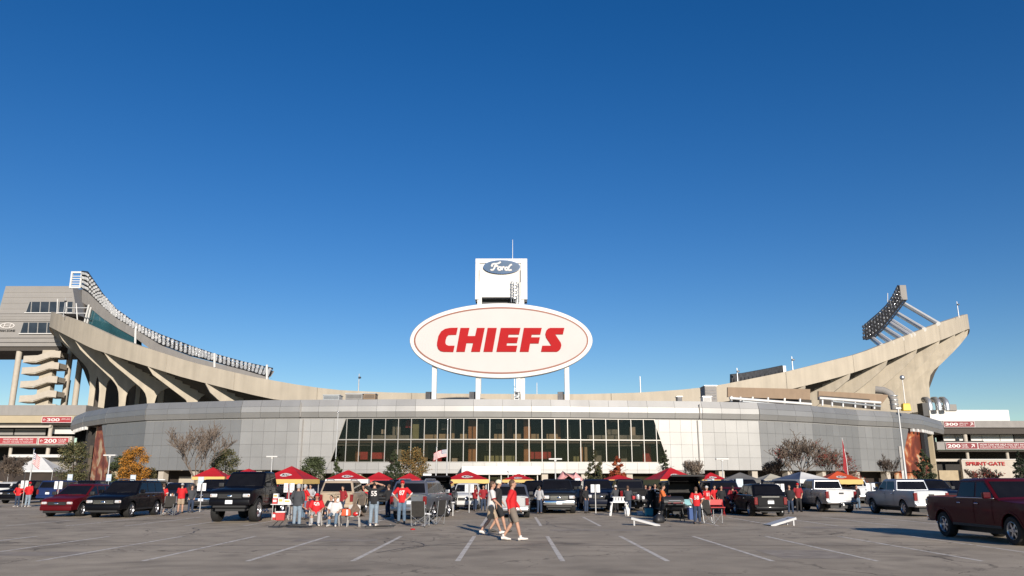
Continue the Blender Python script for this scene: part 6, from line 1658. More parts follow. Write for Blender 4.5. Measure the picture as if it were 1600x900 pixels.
canopy('red canopy with emblem and yellow valance over the small white suv', 697, 762, 735, 751, 'tent_red', 'tent_yellow', 5)
canopy('red canopy with emblem right behind the heads of the walkers', 787, 834, 740, 753, 'tent_red', 'tent_yellow', -4)
canopy('red canopy half hidden by the orange red tree', 944, 988, 742, 756, 'tent_red', 'tent_yellow', 8, False)
canopy('large red canopy with yellow valance left of the raised black hatch', 1016, 1080, 730, 750, 'tent_red', 'tent_yellow', 14, True, val_h=.42)
canopy('small red canopy with emblem right of the raised black hatch', 1090, 1132, 738, 750, 'tent_red', 'tent_yellow', 0)
canopy('dark grey canopy behind the dark blue suv', 1130, 1184, 738, 751, 'tent_grey', 'tent_grey', -10, False)
canopy('plain beige canopy left of the white and blue one', 1184, 1226, 740, 753, 'tent_beige', 'tent_beige', 6, False)
canopy('white canopy with one blue slope', 1222, 1284, 737, 756, 'tent_white', 'tent_white', 22, False, side=['tent_white', 'tent_white', 'tent_white', 'tent_blue'])  # left slope coloured blue, the others white
canopy('orange red canopy with a wide yellow valance and white peak', 1282, 1338, 736, 750, 'tent_orange', 'tent_yellow', -6, True, val_h=.36)
canopy('big white marquee with a peaked roof at the far left', 30, 92, 713, 735, 'tent_white', 'tent_white', 10, False, size=7.0)

# ================================================================== TREES
def leaf_mat(name, col, var=0.35): 
    return mat(name, col, 0.7, var=var, scale=0.9, spec=0.2, detail=2)
LM = {'green': leaf_mat('green_leaves', (0.055, 0.068, 0.030)), 'dark': leaf_mat('dark_needles', (0.030, 0.040, 0.022)), 'orange': leaf_mat('orange_leaves', (0.40, 0.17, 0.025)), 'gold': leaf_mat('gold_brown_leaves', (0.20, 0.115, 0.035)),
      'red': leaf_mat('red_leaves', (0.20, 0.025, 0.018)), 'rust': leaf_mat('rust_leaves', (0.30, 0.085, 0.03)), 'grey': leaf_mat('grey_brown_leaves', (0.13, 0.10, 0.075)), 'olive': leaf_mat('olive_brown_leaves', (0.115, 0.10, 0.045))}
def tree(label, u, vtop, wpx, y, form, leaf=None, n=1400, seed=0, bark='bark', name=None, lsize=0.30, leaf2=None):
    r = random.Random(seed + 100)
    base = at(u, 748, y); zt = at(u, vtop, y).z; w = wpx / 1245 * y
    H = zt; Rw = w / 2
    t = thing(name or 'tree', label, 'tree', (base.x, y, 0), 0, 'trees in front of the stadium')
    tips = []
    tk, br = MB(), MB()
    def limb(p, d, L, rad_, lev, mb, maxlev):
        pts, rs = [p], [rad_]
        q = p.copy(); dd = d.copy()
        for i in range(3):
            dd = (dd + Vector((r.uniform(-.22, .22), r.uniform(-.22, .22), r.uniform(-.02, .18)))).normalized()
            q = q + dd * (L / 3); pts.append(q.copy()); rs.append(rad_ * (1 - .25 * (i + 1)))
        mb.tube(pts, [max(x, .027) for x in rs], 5 if lev else 8, caps=False)
        tips.append((q, lev))
        if lev >= maxlev: return
        for _ in range(4 if lev < 2 else 3):
            f = r.uniform(.45, 1.0); i = min(2, int(f * 3)); pp = pts[i].lerp(pts[i + 1], f * 3 - i)
            a = r.uniform(0, 2 * pi); sp = r.uniform(.5, .95)
            nd = (dd + Vector((cos(a), sin(a), r.uniform(-.1, .5))) * sp).normalized()
            limb(pp, nd, L * r.uniform(.55, .78), rad_ * .58, lev + 1, br, maxlev)
    trunk_r = max(.06, H * .016)
    if form == 'bare':
        stems = 3 if wpx > 60 else 2
        tk.tube([(0, 0, -.1), (0, 0, H * .08), (.03, 0, H * .20)], [trunk_r * 1.35, trunk_r * 1.1, trunk_r], 9)
        for k in range(stems + 2):
            a = 2 * pi * k / (stems + 2) + r.uniform(-.4, .4)
            limb(Vector((.02, 0, H * .19)), Vector((cos(a) * .75 * Rw / H * 2.0, sin(a) * .6, 1.0)).normalized(), H * .36, trunk_r * .62, 0, br, 4)
        # fit the crown to the size it has in the picture
        mz = max(p[2] for p in br.v); mx = max(abs(p[0]) for p in br.v)
        br.v = [(p[0] * Rw / mx if p[2] > H * .2 else p[0], p[1] * Rw / mx if p[2] > H * .2 else p[1], H * .2 + (p[2] - H * .2) * (H * .8) / (mz - H * .2) if p[2] > H * .2 else p[2]) for p in br.v]
        tk.build('trunk', M[bark], t, smooth=60); tag(br.build('branches', M[bark], t, fix=False))
        if leaf:
            tips = [(p, l) for p, l in tips if l >= 2]
    else:
        hb = H * (.16 if form != 'cone' else .10)
        tk.tube([(0, 0, -.1), (0, 0, hb), (.05, .02, H * .5), (0, 0, H * .86)], [trunk_r * 1.2, trunk_r, trunk_r * .6, trunk_r * .2], 8)
        for k in range(12):
            a = r.uniform(0, 2 * pi); z = r.uniform(hb, H * .7)
            L = Rw * r.uniform(.5, .85)
            tk.tube([(0, 0, z), (cos(a) * L * .5, sin(a) * L * .5, z + L * .25), (cos(a) * L, sin(a) * L, z + L * .45)], [trunk_r * .35, trunk_r * .22, .02], 5)
        tk.build('trunk', M[bark], t, smooth=60)
    if leaf:
        lf = MB(); cl = []
        nc = (max(26, int(Rw * 26)) if form == 'round' else max(60, int(Rw * 50))) if form != 'bare' else max(10, int(Rw * 9)); n = int(n * (4.2 if form != 'bare' else 2.6)); lsize *= .80
        for _ in range(nc):
            if form == 'cone':
                f = r.random() ** 1.5; z = H * (.08 + .88 * f); rr = Rw * (1 - f) ** .8 * r.uniform(.25, .95) + .05
            elif form == 'bare':
                sc_ = Rw / max(.1, mx); zs = (H * .8) / (mz - H * .2)
                for _t in range(30):
                    p, l = r.choice(tips); z = H * .2 + (p.z - H * .2) * zs
                    if z < H * r.uniform(.38, .68): break
                z = min(z, H * .9); cl.append((Vector((p.x * sc_, p.y * sc_, z)), r.uniform(.35, .75))); continue
            else:
                f = r.uniform(0, 1); z = H * (.22 + .72 * f); rr = Rw * math.sqrt(max(.05, 1 - (2 * f - .85) ** 2 / 1.4)) * r.uniform(.45, .98)
            a = r.uniform(0, 2 * pi)
            cl.append((Vector((rr * cos(a), rr * sin(a), z)), r.uniform(.5, 1.0) * Rw * (.50 if form != 'cone' else .32 * (1.15 - z / H))))
        for _ in range(n):
            c, cr = r.choice(cl)
            v = Vector((r.gauss(0, 1), r.gauss(0, 1), r.gauss(0, .75))); v = v.normalized() * cr * r.uniform(.35, 1.05)
            p = c + v
            p.z = max(.25, min(p.z, H))
            s = lsize * r.uniform(.5, 1.2)
            e1 = Vector((r.uniform(-1, 1), r.uniform(-1, 1), r.uniform(-.6, .6))).normalized(); e2 = e1.orthogonal().normalized(); e2 = (e2 + e1.cross(e2) * r.uniform(-1, 1)).normalized()
            lf.quad(p - e1 * s * .5, p + e2 * s * .28, p + e1 * s * .5, p - e2 * s * .28, 1 if (leaf2 and r.random() < .4) else 0)
        tag(lf.build('crown', [LM[leaf]] + ([LM[leaf2]] if leaf2 else []), t, fix=False))
    return t
T = tree
T('big bare grey tree in front of the cladding left of the glass wall', 305, 655, 108, 112, 'bare', seed=4, bark='bark_pale')
T('round bright orange tree at the left', 208, 698, 42, 120, 'round', 'orange', 2600, 5, leaf2='gold')
T('dark green tree tucked behind the orange one', 185, 712, 34, 124, 'round', 'green', 1500, 6)
T('thin leaved green and brown tree in front of the brick red mural', 111, 688, 46, 118, 'round', 'olive', 1300, 7, lsize=.34, leaf2='green')
T('scrubby grey brown tree at the left edge beside the white marquee', 14, 710, 52, 118, 'bare', 'grey', 700, 8)
T('bushy dark green tree just right of the big bare tree', 350, 702, 44, 122, 'round', 'olive', 1700, 9, leaf2='green')
T('dense dark green tree left of the glass wall corner', 490, 714, 42, 112, 'round', 'green', 2000, 10)
T('sparse green tree at the left corner of the glass wall', 525, 712, 34, 112, 'cone', 'green', 700, 11)
T('dark pine in front of the glass wall beside the golden tree', 615, 702, 46, 116, 'cone', 'dark', 1800, 12, leaf2='green')
T('golden brown tree in front of the glass wall', 644, 699, 46, 118, 'round', 'gold', 1600, 13, leaf2='olive')
T('dark evergreen in front of the glass wall beside the orange red tree', 930, 701, 42, 116, 'cone', 'dark', 1900, 14, leaf2='olive')
T('orange red cone shaped tree in front of the glass wall', 965, 711, 46, 114, 'cone', 'rust', 1900, 15, leaf2='red')
T('lopsided dark tree at the right corner of the glass wall', 1040, 697, 38, 114, 'cone', 'dark', 900, 16, leaf2='green')
T('grey twiggy tree behind the large right canopy', 1078, 715, 42, 114, 'bare', 'grey', 500, 17, bark='bark_pale')
T('tall bare tree with red lower leaves right of the glass wall', 1248, 670, 96, 122, 'bare', 'red', 800, 18, bark='bark_pale', leaf2='grey')
T('bare tree with a few red leaves left of the red feather flag', 1300, 695, 60, 130, 'bare', 'red', 380, 19, bark='bark_pale', leaf2='grey')
T('dark red leaved tree around the red feather flag', 1326, 704, 62, 126, 'cone', 'red', 520, 20, leaf2='grey')
T('small bare tree left of the orange mural', 1390, 707, 38, 130, 'bare', seed=21)
T('dark evergreen in front of the orange mural', 1446, 700, 48, 112, 'cone', 'dark', 2200, 22, leaf2='green')
T('twiggy reddish tree in front of the sprint gate wall', 1540, 728, 64, 120, 'bare', 'red', 260, 23)
T('dark evergreen at the right edge', 1597, 703, 38, 116, 'cone', 'dark', 1500, 24)
T('low dark shrub tree between the orange tree and the bare tree', 232, 730, 24, 126, 'round', 'olive', 500, 25)
T('grey brown low tree behind the beige canopy', 1212, 712, 40, 128, 'bare', 'grey', 600, 26)

# ================================================================== POLES, FLAGS, ROW MARKERS
def lamp_post(label, u, v0, y, r=.09, tall=False, ub=None):
    b = at(ub or u, 748, y); h = at(u, v0, y).z
    t = thing('lamp_post', label, 'lamp post', (b.x, y, 0), 0, 'lamp posts on the lot')
    MB().tube([(0, 0, 0), (0, 0, h * .3), (0, 0, h)], [r * 1.3, r, r * .7], 8).build('pole', M['pole_grey'], t, smooth=60)
    MB().tube([(0, 0, 0), (0, 0, .5)], [r * 2.6, r * 2.6], 10).build('footing', M['pier'], t)
    MB().box((0, 0, h + .05), (1.5 if not tall else .5, .5, .16)).box((0, 0, h - .12), (.25, .25, .2)).build('lamp_head', M['white_paint'], t, bevel=.03)
    return t
lamp_post('white lamp post in front of the brick red mural', 168, 712, 100)
lamp_post('short white lamp post left of the biggest red canopy', 423, 714, 108)
lamp_post('white lamp post behind the charcoal pickup', 868, 718, 92)
lamp_post('white lamp post right of the small red canopy', 1130, 718, 96)
def flagpole(label, u, v0, y, kind):
    b = at(u, 748, y); h = at(u, v0, y).z
    t = thing('flagpole', label, 'flagpole', (b.x, y, 0))
    MB().tube([(0, 0, 0), (0, 0, h)], [.11, .05], 8).build('pole', M['pole_grey'], t, smooth=60)
    MB().ball((0, 0, h + .08), .11).build('finial', M['chrome'], t, smooth=180)
    return t, h
flagpole('bare tall pole in front of the left part of the glass wall', 523, 645, 118, None)
flagpole('slim pole left of the striped flag pole', 681, 700, 116, None)
flagpole('slim pole right of the walkers in front of the entrance', 794, 738, 100, None)
def tilted_pole(label, u0, v0, u1, v1, y):
    a = at(u1, v1, y); b = at(u0, v0, y); x = (a.x + b.x) / 2
    t = thing('light_mast', label, 'light mast', (x, y, 0))
    MB().tube([(0, 0, 0), (0, 0, b.z)], [.24, .12], 10).build('pole', M['pole_grey'], t, smooth=60)
    MB().span((-.8, -.3, 6.0), (.3, .3, 9.8)).build('equipment_box', M['tower_grey'], t, bevel=.06) if False else None
    MB().box((0, 0, b.z), (.9, .4, .25)).build('lamp_head', M['steel'], t, bevel=.04)
    MB().tube([(0, 0, 0), (0, 0, .7)], .5, 12).build('footing', M['pier'], t)
    return t
tilted_pole('tallest grey light mast, in front of the orange mural', 1404, 638, 1414, 742, 128)
t = thing('grey_sign_board', 'dark upright board beside the light mast at the orange mural', 'board', at(1408, 750, 133) * 1.0); t.location.z = 0
p0, p1 = at(1404, 697, 133), at(1413, 735, 133)
under(MB().span((p0.x, 133, p1.z), (p1.x, 133.3, p0.z)).build('board_panel', M['tower_grey'], bevel=.03), t)
for x in (p0.x + .15, p1.x - .15): under(MB().span((x - .06, 133.05, 0), (x + .06, 133.2, p1.z)).build('post', M['pole_grey']), t)
# national flag
M['flag_red'] = mat('flag_red', (0.40, 0.03, 0.04), 0.8, var=.08); M['flag_white'] = mat('flag_white', (0.75, 0.73, 0.71), 0.8, var=.05); M['flag_blue'] = mat('flag_blue', (0.03, 0.04, 0.12), 0.8, var=.08)
def us_flag(t, p, W, Hh, dirx, droop, limp=0.0):
    n = 10
    def pt(a, b):                               # a along the fly, b down the hoist
        x = dirx * W * a * (1 - .55 * limp); wob = .10 * W * sin(a * 7 + b)
        return Vector((p[0] + x, p[1] + wob * a, p[2] - Hh * b - droop * W * a * a - .35 * W * a * limp))
    st = [MB(), MB()]
    for k in range(13):
        a0 = .42 if k < 7 else 0
        st[k % 2].loft([[pt(a0 + (1 - a0) * i / n, k / 13), pt(a0 + (1 - a0) * i / n, (k + 1) / 13)] for i in range(n + 1)], caps=False, closed=False)
    q = MB().loft([[pt(.42 * i / 5, 0), pt(.42 * i / 5, 7 / 13)] for i in range(6)], caps=False, closed=False)
    f = MB().tube([pt(0, 0), pt(0, 1)], .02, 5).build('flag', M['flag_white'], t)
    tag(st[0].build('red_stripes', M['flag_red'], f, fix=False), kind='stuff'); tag(st[1].build('white_stripes', M['flag_white'], f, fix=False), kind='stuff')
    q.build('canton', M['flag_blue'], f, fix=False)
    s = MB()
    for i in range(4):
        for j in range(3):
            c = pt(.06 + .09 * i, (j + .6) / 6.6); s.quad(c + Vector((-.05, -.02, -.05)), c + Vector((.05, -.02, -.05)), c + Vector((.05, -.02, .05)), c + Vector((-.05, -.02, .05)))
    tag(s.build('stars', M['flag_white'], f, fix=False), kind='stuff')
t, h = flagpole('pole flying a striped national flag in front of the glass wall', 698, 656, 104, 1)
z = at(698, 702, 104).z
us_flag(t, (0, 0, z), 1.75, .95, -1, .30)
t, h = flagpole('short pole with a limp striped flag in front of the white marquee', 47, 703, 100, 1)
us_flag(t, (0, 0, h - .25), 1.5, 1.4, 1, .2, .8)
t = thing('feather_flag', 'tall narrow red feather flag rising above the red leaved tree', 'flag', at(1326, 748, 110)); t.location.z = 0
hz = at(1322, 684, 110).z
MB().tube([(0, 0, 0), (-.05, 0, hz * .6), (-.35, 0, hz)], [.05, .04, .02], 6).build('pole', M['pole_grey'], t)
q = MB(); n = 12
q.loft([[(-.03 - .32 * f * f, .03 * sin(6 * f), hz * (.34 + .65 * f)), (-.03 - .32 * f * f - 0.62 * (1 - f) ** .8 * min(1, f * 7 + .15), .03 * sin(6 * f + 1), hz * (.34 + .65 * f))] for f in [i / n for i in range(n + 1)]], caps=False, closed=False)
q.build('banner', M['jersey_deep'], t, fix=False)
def row_marker(label, u, vt, v, w=.30):
    """two narrow white boards on one steel post"""
    g = ground(u, v); h = min(2.6, max(1.6, at(u, vt, g.y).z))
    t = thing('row_marker', label, 'sign', g, 0, 'row markers between the cars')
    MB().tube([(0, 0, 0), (0, 0, h)], .03, 6).build('post', M['pole_grey'], t)
    hb = max(.45, at(u, vt, g.y).z - at(u, vt + 12, g.y).z)
    for s in (-1, 1):
        MB().box((s * .16, -.045, h - hb / 2), (.21, .03, hb)).build('board', M['plastic_white'], t, bevel=.006)
    q = MB()
    for s in (-1, 1):
        for k in range(3): q.box((s * .16, -.063, h - hb * (.2 + .3 * k)), (.12, .006, hb * .06))
    q.build('board_mark', M['grey_paint'], t)
    return t
row_marker('row marker with two white boards beside the person in slate grey', 449, 755, 810)
row_marker('row marker with two white boards behind the fan in the red jersey at the left', 241, 756, 800)
row_marker('row marker with two white boards left of the lifted pickup', 312, 755, 800)
row_marker('row marker with two white boards before the navy pickup', 931, 757, 802)
row_marker('row marker with two white boards before the small white suv', 733, 758, 801)
row_marker('row marker with two white boards right of the glossy black crossover', 1221, 756, 801)
row_marker('row marker with two white boards in front of the big pale pickup', 1364, 755, 801)
row_marker('row marker with two yellowed boards behind the dark red car', 87, 752, 796)
row_marker('row marker with two grey boards between the two fans at the far left', 34, 751, 792)
M['sign_blue'] = mat('pale_blue_sign', (0.42, 0.50, 0.56), 0.5, var=.05)
def blue_sign(label, u, vt, v):
    g = ground(u, v); h = min(3.0, max(1.9, at(u, vt, g.y).z))
    t = thing('lot_sign', label, 'sign', g, 0, 'pale blue lot signs')
    MB().tube([(0, 0, 0), (0, 0, h)], .03, 6).build('post', M['pole_grey'], t)
    MB().box((0, -.05, h - .3), (.46, .03, .60)).build('sign_plate', M['sign_blue'], t, bevel=.01)
    MB().box((0, -.068, h - .2), (.30, .006, .20)).build('sign_mark', M['plastic_white'], t)
for lab, u, vt, v in (('pale blue lot sign above the dark red car', 105, 741, 784), ('pale blue lot sign above the black suv roof', 166, 741, 784), ('pale blue lot sign below the orange tree', 204, 742, 786), ('pale blue lot sign over the row marker left of the lifted pickup', 311, 745, 788),
                      ('pale blue lot sign behind the charcoal pickup', 903, 747, 786), ('pale blue lot sign above the fan in the white cap', 1113, 748, 796), ('pale blue lot sign above the dark car under the grey canopy', 1158, 748, 796)):
    blue_sign(lab, u, vt, v)
t = thing('sponsor_placard', 'white placard with a red emblem under the building right of the silver suv', 'sign', ground(668, 771)); g = t.location
y = 90.0; p0, p1 = at(661, 740, y), at(674, 751, y); t.location = (p0.x, y, 0)
under(MB().span((p0.x, y, p1.z), (p1.x, y + .08, p0.z)).build('placard', M['plastic_white'], bevel=.01), t)
under(MB().span((p0.x + .15, y - .012, p1.z + .25), (p1.x - .15, y - .002, p1.z + .42)).build('emblem', M['letter_red']), t)
for x in (p0.x + .1, p1.x - .1): under(MB().span((x - .03, y + .02, 0), (x + .03, y + .06, p1.z)).build('post', M['pole_grey']), t)
t = thing('inflatable_arch', 'pink and white inflatable entrance piece behind the charcoal pickup', 'inflatable', (at(888, 750, 96).x, 96, 0))
M['pink'] = mat('pink_inflatable', (0.55, 0.26, 0.26), .6, var=.2, scale=1.2)
q = MB().tube([(-1.0, 0, 0), (-1.0, 0, 1.8), (-.5, 0, 2.5), (.7, 0, 2.4), (1.5, 0, 1.7), (1.7, 0, 0)], [.42, .44, .46, .44, .40, .38], 12)
q.build('inflatable_tube', M['pink'], t, smooth=60)
MB().box((1.45, -.35, .9), (.9, .1, 1.4)).build('white_panel', M['plastic_white'], t, bevel=.03)
# ================================================================== TAILGATE THINGS
M['fabric_black'] = mat('black_chair_fabric', (0.03, 0.027, 0.024), .9, var=.15, scale=8)
M['blanket'] = mat('brown_blanket', (0.13, 0.09, 0.065), .95, var=.3, scale=10, bump=.5, bscale=18)
M['bag_orange'] = mat('orange_bag', (0.62, 0.09, 0.03), .7, var=.15, scale=6)
M['cooler_red'] = mat('red_cooler', (0.42, 0.03, 0.03), .4, var=.05)
M['bin_cyan'] = mat('cyan_bin', (0.03, 0.30, 0.40), .45, var=.05)
M['towel_aqua'] = mat('aqua_towel', (0.22, 0.42, 0.45), .9, var=.15, scale=8)
M['wood_board'] = mat('white_board', (0.48, 0.48, 0.48), .5, var=.05)
def garden_chair(label, u, v, yaw):
    g = ground(u, v); t = thing('garden_chair', label, 'chair', g, rad(yaw), 'grey plastic chairs')
    m = M['plastic_grey']
    MB().box((.02, 0, .42), (.46, .46, .035)).build('seat', m, t, bevel=.012)
    q = MB().loft([[(-.20 - .03 * f + (.03 * cos(a * 1.4)), .24 * a, .44 + .44 * f * (1 - .10 * a * a)) for a in (-1, -.5, 0, .5, 1)] for f in (0, .35, .7, 1)], caps=False, closed=False)
    q.loft([[(-.225 - .03 * f + (.03 * cos(a * 1.4)), .24 * a, .44 + .44 * f * (1 - .10 * a * a)) for a in (-1, -.5, 0, .5, 1)] for f in (0, .35, .7, 1)], caps=False, closed=False)
    q.build('backrest', m, t, smooth=60)
    for sx, sy in ((1, 1), (1, -1), (-1, 1), (-1, -1)):
        MB().tube([(.20 * sx, .21 * sy, .42), (.25 * sx + (-.04 if sx < 0 else 0), .25 * sy, 0)], [(.035, .025), (.028, .02)], 6, side=(1, 0, 0)).build('leg', m, t)
    for sy in (1, -1):
        MB().tube([(-.22, .25 * sy, .64), (.10, .27 * sy, .65), (.22, .26 * sy, .60), (.22, .24 * sy, .42)], [(.018, .03)] * 4, 6, side=(0, 0, 1)).build('armrest', m, t)
    return t
garden_chair('grey plastic chair under the fan in jersey 50', 493, 821, -80)
garden_chair('grey plastic chair under the fan in the white shirt', 522, 822, -88)
gc = garden_chair('grey plastic chair heaped with a brown blanket and an orange bag', 552, 823, -84)
g = ground(552, 823)
t = thing('blanket', 'brown blanket heaped over the third grey plastic chair', 'blanket', g + Vector((0, 0, .44)))
q = MB(); r = random.Random(5)
q.loft([[(.40 * cos(a) * f * (1 + .15 * sin(3 * a)), .24 + .14 * sin(a) * f, .46 + .36 * (1 - f) - .16 * f * (1 + .4 * sin(4 * a + 1)) + .02 * sin(7 * a)) for a in [2 * pi * i / 20 for i in range(20)]] for f in (.04, .35, .65, .9, 1.0)], caps=True)
q.build('blanket_cloth', M['blanket'], t, smooth=70).location = (0, -.05, -.30)
t = thing('shopping_bag', 'orange red bag with a white stripe on the blanket chair', 'bag', g + Vector((-.26, -.28, .44)))
MB().box((0, 0, .14), (.40, .22, .28), taper=.8).build('bag_body', M['bag_orange'], t, bevel=.05, seg=2, smooth=60)
MB().box((.06, -.115, .14), (.07, .02, .22)).build('bag_stripe', M['plastic_white'], t)
t = thing('red_hat', 'red and white hat on the seat of the blanket chair', 'hat', g + Vector((.12, -.26, .442)))
MB().ball((0, 0, .07), (.11, .11, .09), 12, 6).build('crown_dome', M['jersey_red'], t, smooth=180)
MB().ball((.06, -.07, .10), (.05, .04, .03), 10, 5).build('white_patch', M['cloth_white'], t, smooth=180)
def camp_chair(label, u, v, yaw, back=.62, m='fabric_black'):
    g = ground(u, v); t = thing('camp_chair', label, 'chair', g, rad(yaw), 'folding camp chairs')
    MB().loft([[(.26 - .5 * f, s * (.27 - .02 * f), .44 - .10 * f + .05 * abs(s)) for s in (-1, -.4, .4, 1)] for f in (0, .5, 1)], caps=False, closed=False).build('seat', M[m], t, fix=False, smooth=60)
    MB().loft([[(-.25 - .10 * f, s * .28, .40 + back * f) for s in (-1, 0, 1)] for f in (0, 1)], caps=False, closed=False).build('backrest', M[m], t, fix=False)
    for s in (1, -1):
        MB().tube([(-.24, s * .29, .02), (-.36, s * .29, 1.0)], .014, 6).build('back_post', M['steel'], t)
        MB().tube([(.28, s * .30, .02), (.28, s * .30, .62)], .012, 6).build('front_post', M['steel'], t)
        MB().box((0, s * .30, .64), (.62, .08, .02)).build('armrest', M[m], t)
        for a, b in (((.28, s * .30, .04), (-.26, s * .28, .46)), ((-.25, s * .30, .04), (.27, s * .28, .46))): MB().tube([a, b], .010, 5).build('cross_tube', M['steel'], t)
    for x in (.28, -.25):
        for s in (1, -1): MB().tube([(x, -s * .29, .04), (x, s * .29, .44)], .010, 5).build('cross_tube', M['steel'], t)
    for sx in (.28, -.24):
        for s in (1, -1): MB().ball((sx, s * .295, .018), .02, 8, 5).build('foot', M['rubber'], t)
    return t
camp_chair('black camp chair with silver crossed legs in front of the silver suv', 656, 823, 78)
camp_chair('second black camp chair, right of the one before the silver suv', 680, 820, 150)
camp_chair('low black camp chair right of the fan in jersey 58', 1114, 819, -50)
camp_chair('black camp chair left of the plain red shirt, before the lifted pickup', 262, 806, -80)
camp_chair('deep red camp chair behind the black ones', 667, 811, 20, m='jersey_deep')
def folding_table(label, u, v, w, d, h, top='plastic_white', yaw=0, trestle=False):
    g = ground(u, v); t = thing('folding_table', label, 'table', g, rad(yaw), 'folding tables')
    MB().box((0, 0, h - .02), (w, d, .04)).build('tabletop', M[top], t, bevel=.01)
    for sx in (-1, 1):
        for sy in (-1, 1):
            o = .10 if trestle else 0.0
            MB().tube([(sx * (w / 2 - .10), sy * (d / 2 - .08), h - .04), (sx * (w / 2 - .10 + o), sy * (d / 2 - .06), 0)], .022 if not trestle else .035, 6).build('leg', M['plastic_white'] if trestle else M['pole_grey'], t)
        MB().tube([(sx * (w / 2 - .07), -d / 2 + .08, h * .35), (sx * (w / 2 - .07), d / 2 - .08, h * .35)], .014, 5).build('brace', M['pole_grey'], t)
    return t, g
t, g = folding_table('white trestle table with splayed legs before the navy pickup', 967, 806, .92, .55, .72, trestle=True)
box_t = thing('box_rack', 'white box rack standing on the white trestle table', 'box', g + Vector((0, 0, .72)))
MB().box((0, 0, .03), (.62, .3, .06)).build('tray', M['plastic_white'], box_t)
for i in range(4): MB().box((-.22 + .15 * i, 0, .14), (.10, .2, .16)).build('carton', M['plastic_white'], box_t, bevel=.01)
MB().box((0, .02, .25), (.66, .32, .03)).build('lid', M['plastic_white'], box_t)
t, g = folding_table('low dark table crowded with food behind the black pickup', 998, 800, 1.5, .6, .74, 'trim')
for i, (dx, m, hh, rr, lab) in enumerate(((-.55, 'plastic_white', .26, .08, 'white jug at the left end of the dark food table'), (-.28, 'cooler_red', .18, .10, 'red tub on the dark food table'), (-.02, 'steel', .26, .15, 'steel pot on the dark food table'), (.30, 'plastic_white', .16, .10, 'white bowl on the dark food table'), (.56, 'steel', .20, .08, 'steel tin at the right end of the dark food table'))):
    o = thing('pot', lab, 'pot', g + Vector((dx, 0, .74)))
    MB().tube([(0, 0, 0), (0, 0, hh * .85), (0, 0, hh)], [rr * .85, rr, rr * .95], 12).build('pot_body', M[m], o, smooth=60)
    MB().tube([(0, 0, hh), (0, 0, hh + .02)], [rr, rr * .6], 12).build('lid', M[m], o)
t = thing('propane_tank', 'white propane tank standing by the white trestle table', 'tank', ground(980, 806))
MB().tube([(0, 0, .04), (0, 0, .08), (0, 0, .34), (0, 0, .42), (0, 0, .46)], [.12, .155, .155, .11, .04], 14).build('tank_body', M['plastic_white'], t, smooth=50)
MB().tube([(0, 0, 0), (0, 0, .05)], [.11, .11], 14).build('foot_ring', M['plastic_white'], t); MB().loft([[(.09 * cos(a), .09 * sin(a), z) for z in (.42, .56)] for a in [2 * pi * i / 12 for i in range(9)]], caps=False, closed=False).build('collar', M['plastic_white'], t); MB().tube([(0, 0, .45), (0, 0, .53)], .025, 8).build('valve', M['tarmac_yellow'], t)
def crate(name, label, u, v, d, m, lid=None, dz=0, cat='cooler', yaw=5, base=None):
    g = base if base is not None else ground(u, v)
    t = thing(name, label, cat, g + Vector((0, 0, dz)), rad(yaw))
    MB().box((0, 0, d[2] / 2), (d[0] * .93, d[1] * .93, d[2]), taper=1.07).build('tub', M[m], t, bevel=.02)
    MB().box((0, 0, d[2] + .025), (d[0] * 1.03, d[1] * 1.03, .06)).build('lid', M[lid or m], t, bevel=.015)
    for s in (-1, 1): MB().tube([(s * d[0] * .52, -.10, d[2] * .75), (s * d[0] * .56, 0, d[2] * .72), (s * d[0] * .52, .10, d[2] * .75)], .012, 5).build('handle', M['trim'], t)
    return t
crate('storage_bin', 'bright cyan bin left of the black grill', 1014, 806, (.42, .34, .40), 'bin_cyan', 'jeans_dark', cat='bin')
crate('cooler', 'small white cooler left of the cyan bin', 1000, 805, (.32, .24, .16), 'plastic_white')
crate('cooler', 'red and white cooler by the lifted pickup rear wheel', 438, 813, (.44, .34, .36), 'cooler_red', 'plastic_white')
crate('cooler', 'black cooler under the table left of the silver suv', 664, 816, (.6, .36, .34), 'trim', 'plastic_white')
crate('storage_bin', 'blue bin inside the legs of the fan in jersey 58', 1082, 812, (.40, .36, .52), 'cloth_blue', cat='bin')
t, g = folding_table('narrow table stacked with cartons beside the lifted pickup', 440, 812, 1.0, .6, .74, 'plastic_white')
for i, (dx, dz, m, w, h, lab) in enumerate(((-.34, .74, 'letter_red', .24, .26, 'red carton at the left of the carton table'), (-.06, .74, 'plastic_white', .26, .30, 'white carton in the middle of the carton table'), (.26, .74, 'plastic_white', .34, .22, 'wide white carton at the right of the carton table'), (-.32, 1.0, 'plastic_white', .22, .22, 'white carton topmost on the red one'), (-.30, 0, 'letter_red', .30, .34, 'red carton on the ground under the carton table'))):
    o = thing('carton', lab, 'box', g + Vector((dx, -.05, dz)))
    MB().box((0, 0, h / 2), (w, .26, h)).build('carton_box', M[m], o, bevel=.008); MB().box((0, -.132, h * .55), (w * .7, .006, h * .4)).build('carton_label', M['tent_yellow' if m == 'plastic_white' else 'plastic_white'], o)
t, g = folding_table('small table with cups right of the camp chairs', 696, 806, 1.0, .55, .72)
for i, lab in enumerate(('red cup on the small table', 'white cup on the small table', 'blue cup on the small table')):
    o = thing('cup', lab, 'cup', g + Vector((-.25 + .25 * i, 0, .72)))
    MB().tube([(0, 0, 0), (0, 0, .14)], [.035, .05], 10).build('cup_wall', M[('cooler_red', 'plastic_white', 'cloth_blue')[i]], o, smooth=60); MB().tube([(0, 0, .14), (0, 0, .15)], [.053, .053], 10).build('rim', M['plastic_white'], o)
t = thing('dog', 'small pale dog standing by the second black camp chair', 'dog', ground(689, 806), rad(60))
q = MB()                                        # chest, belly, neck, head, tail and four jointed legs in one skin
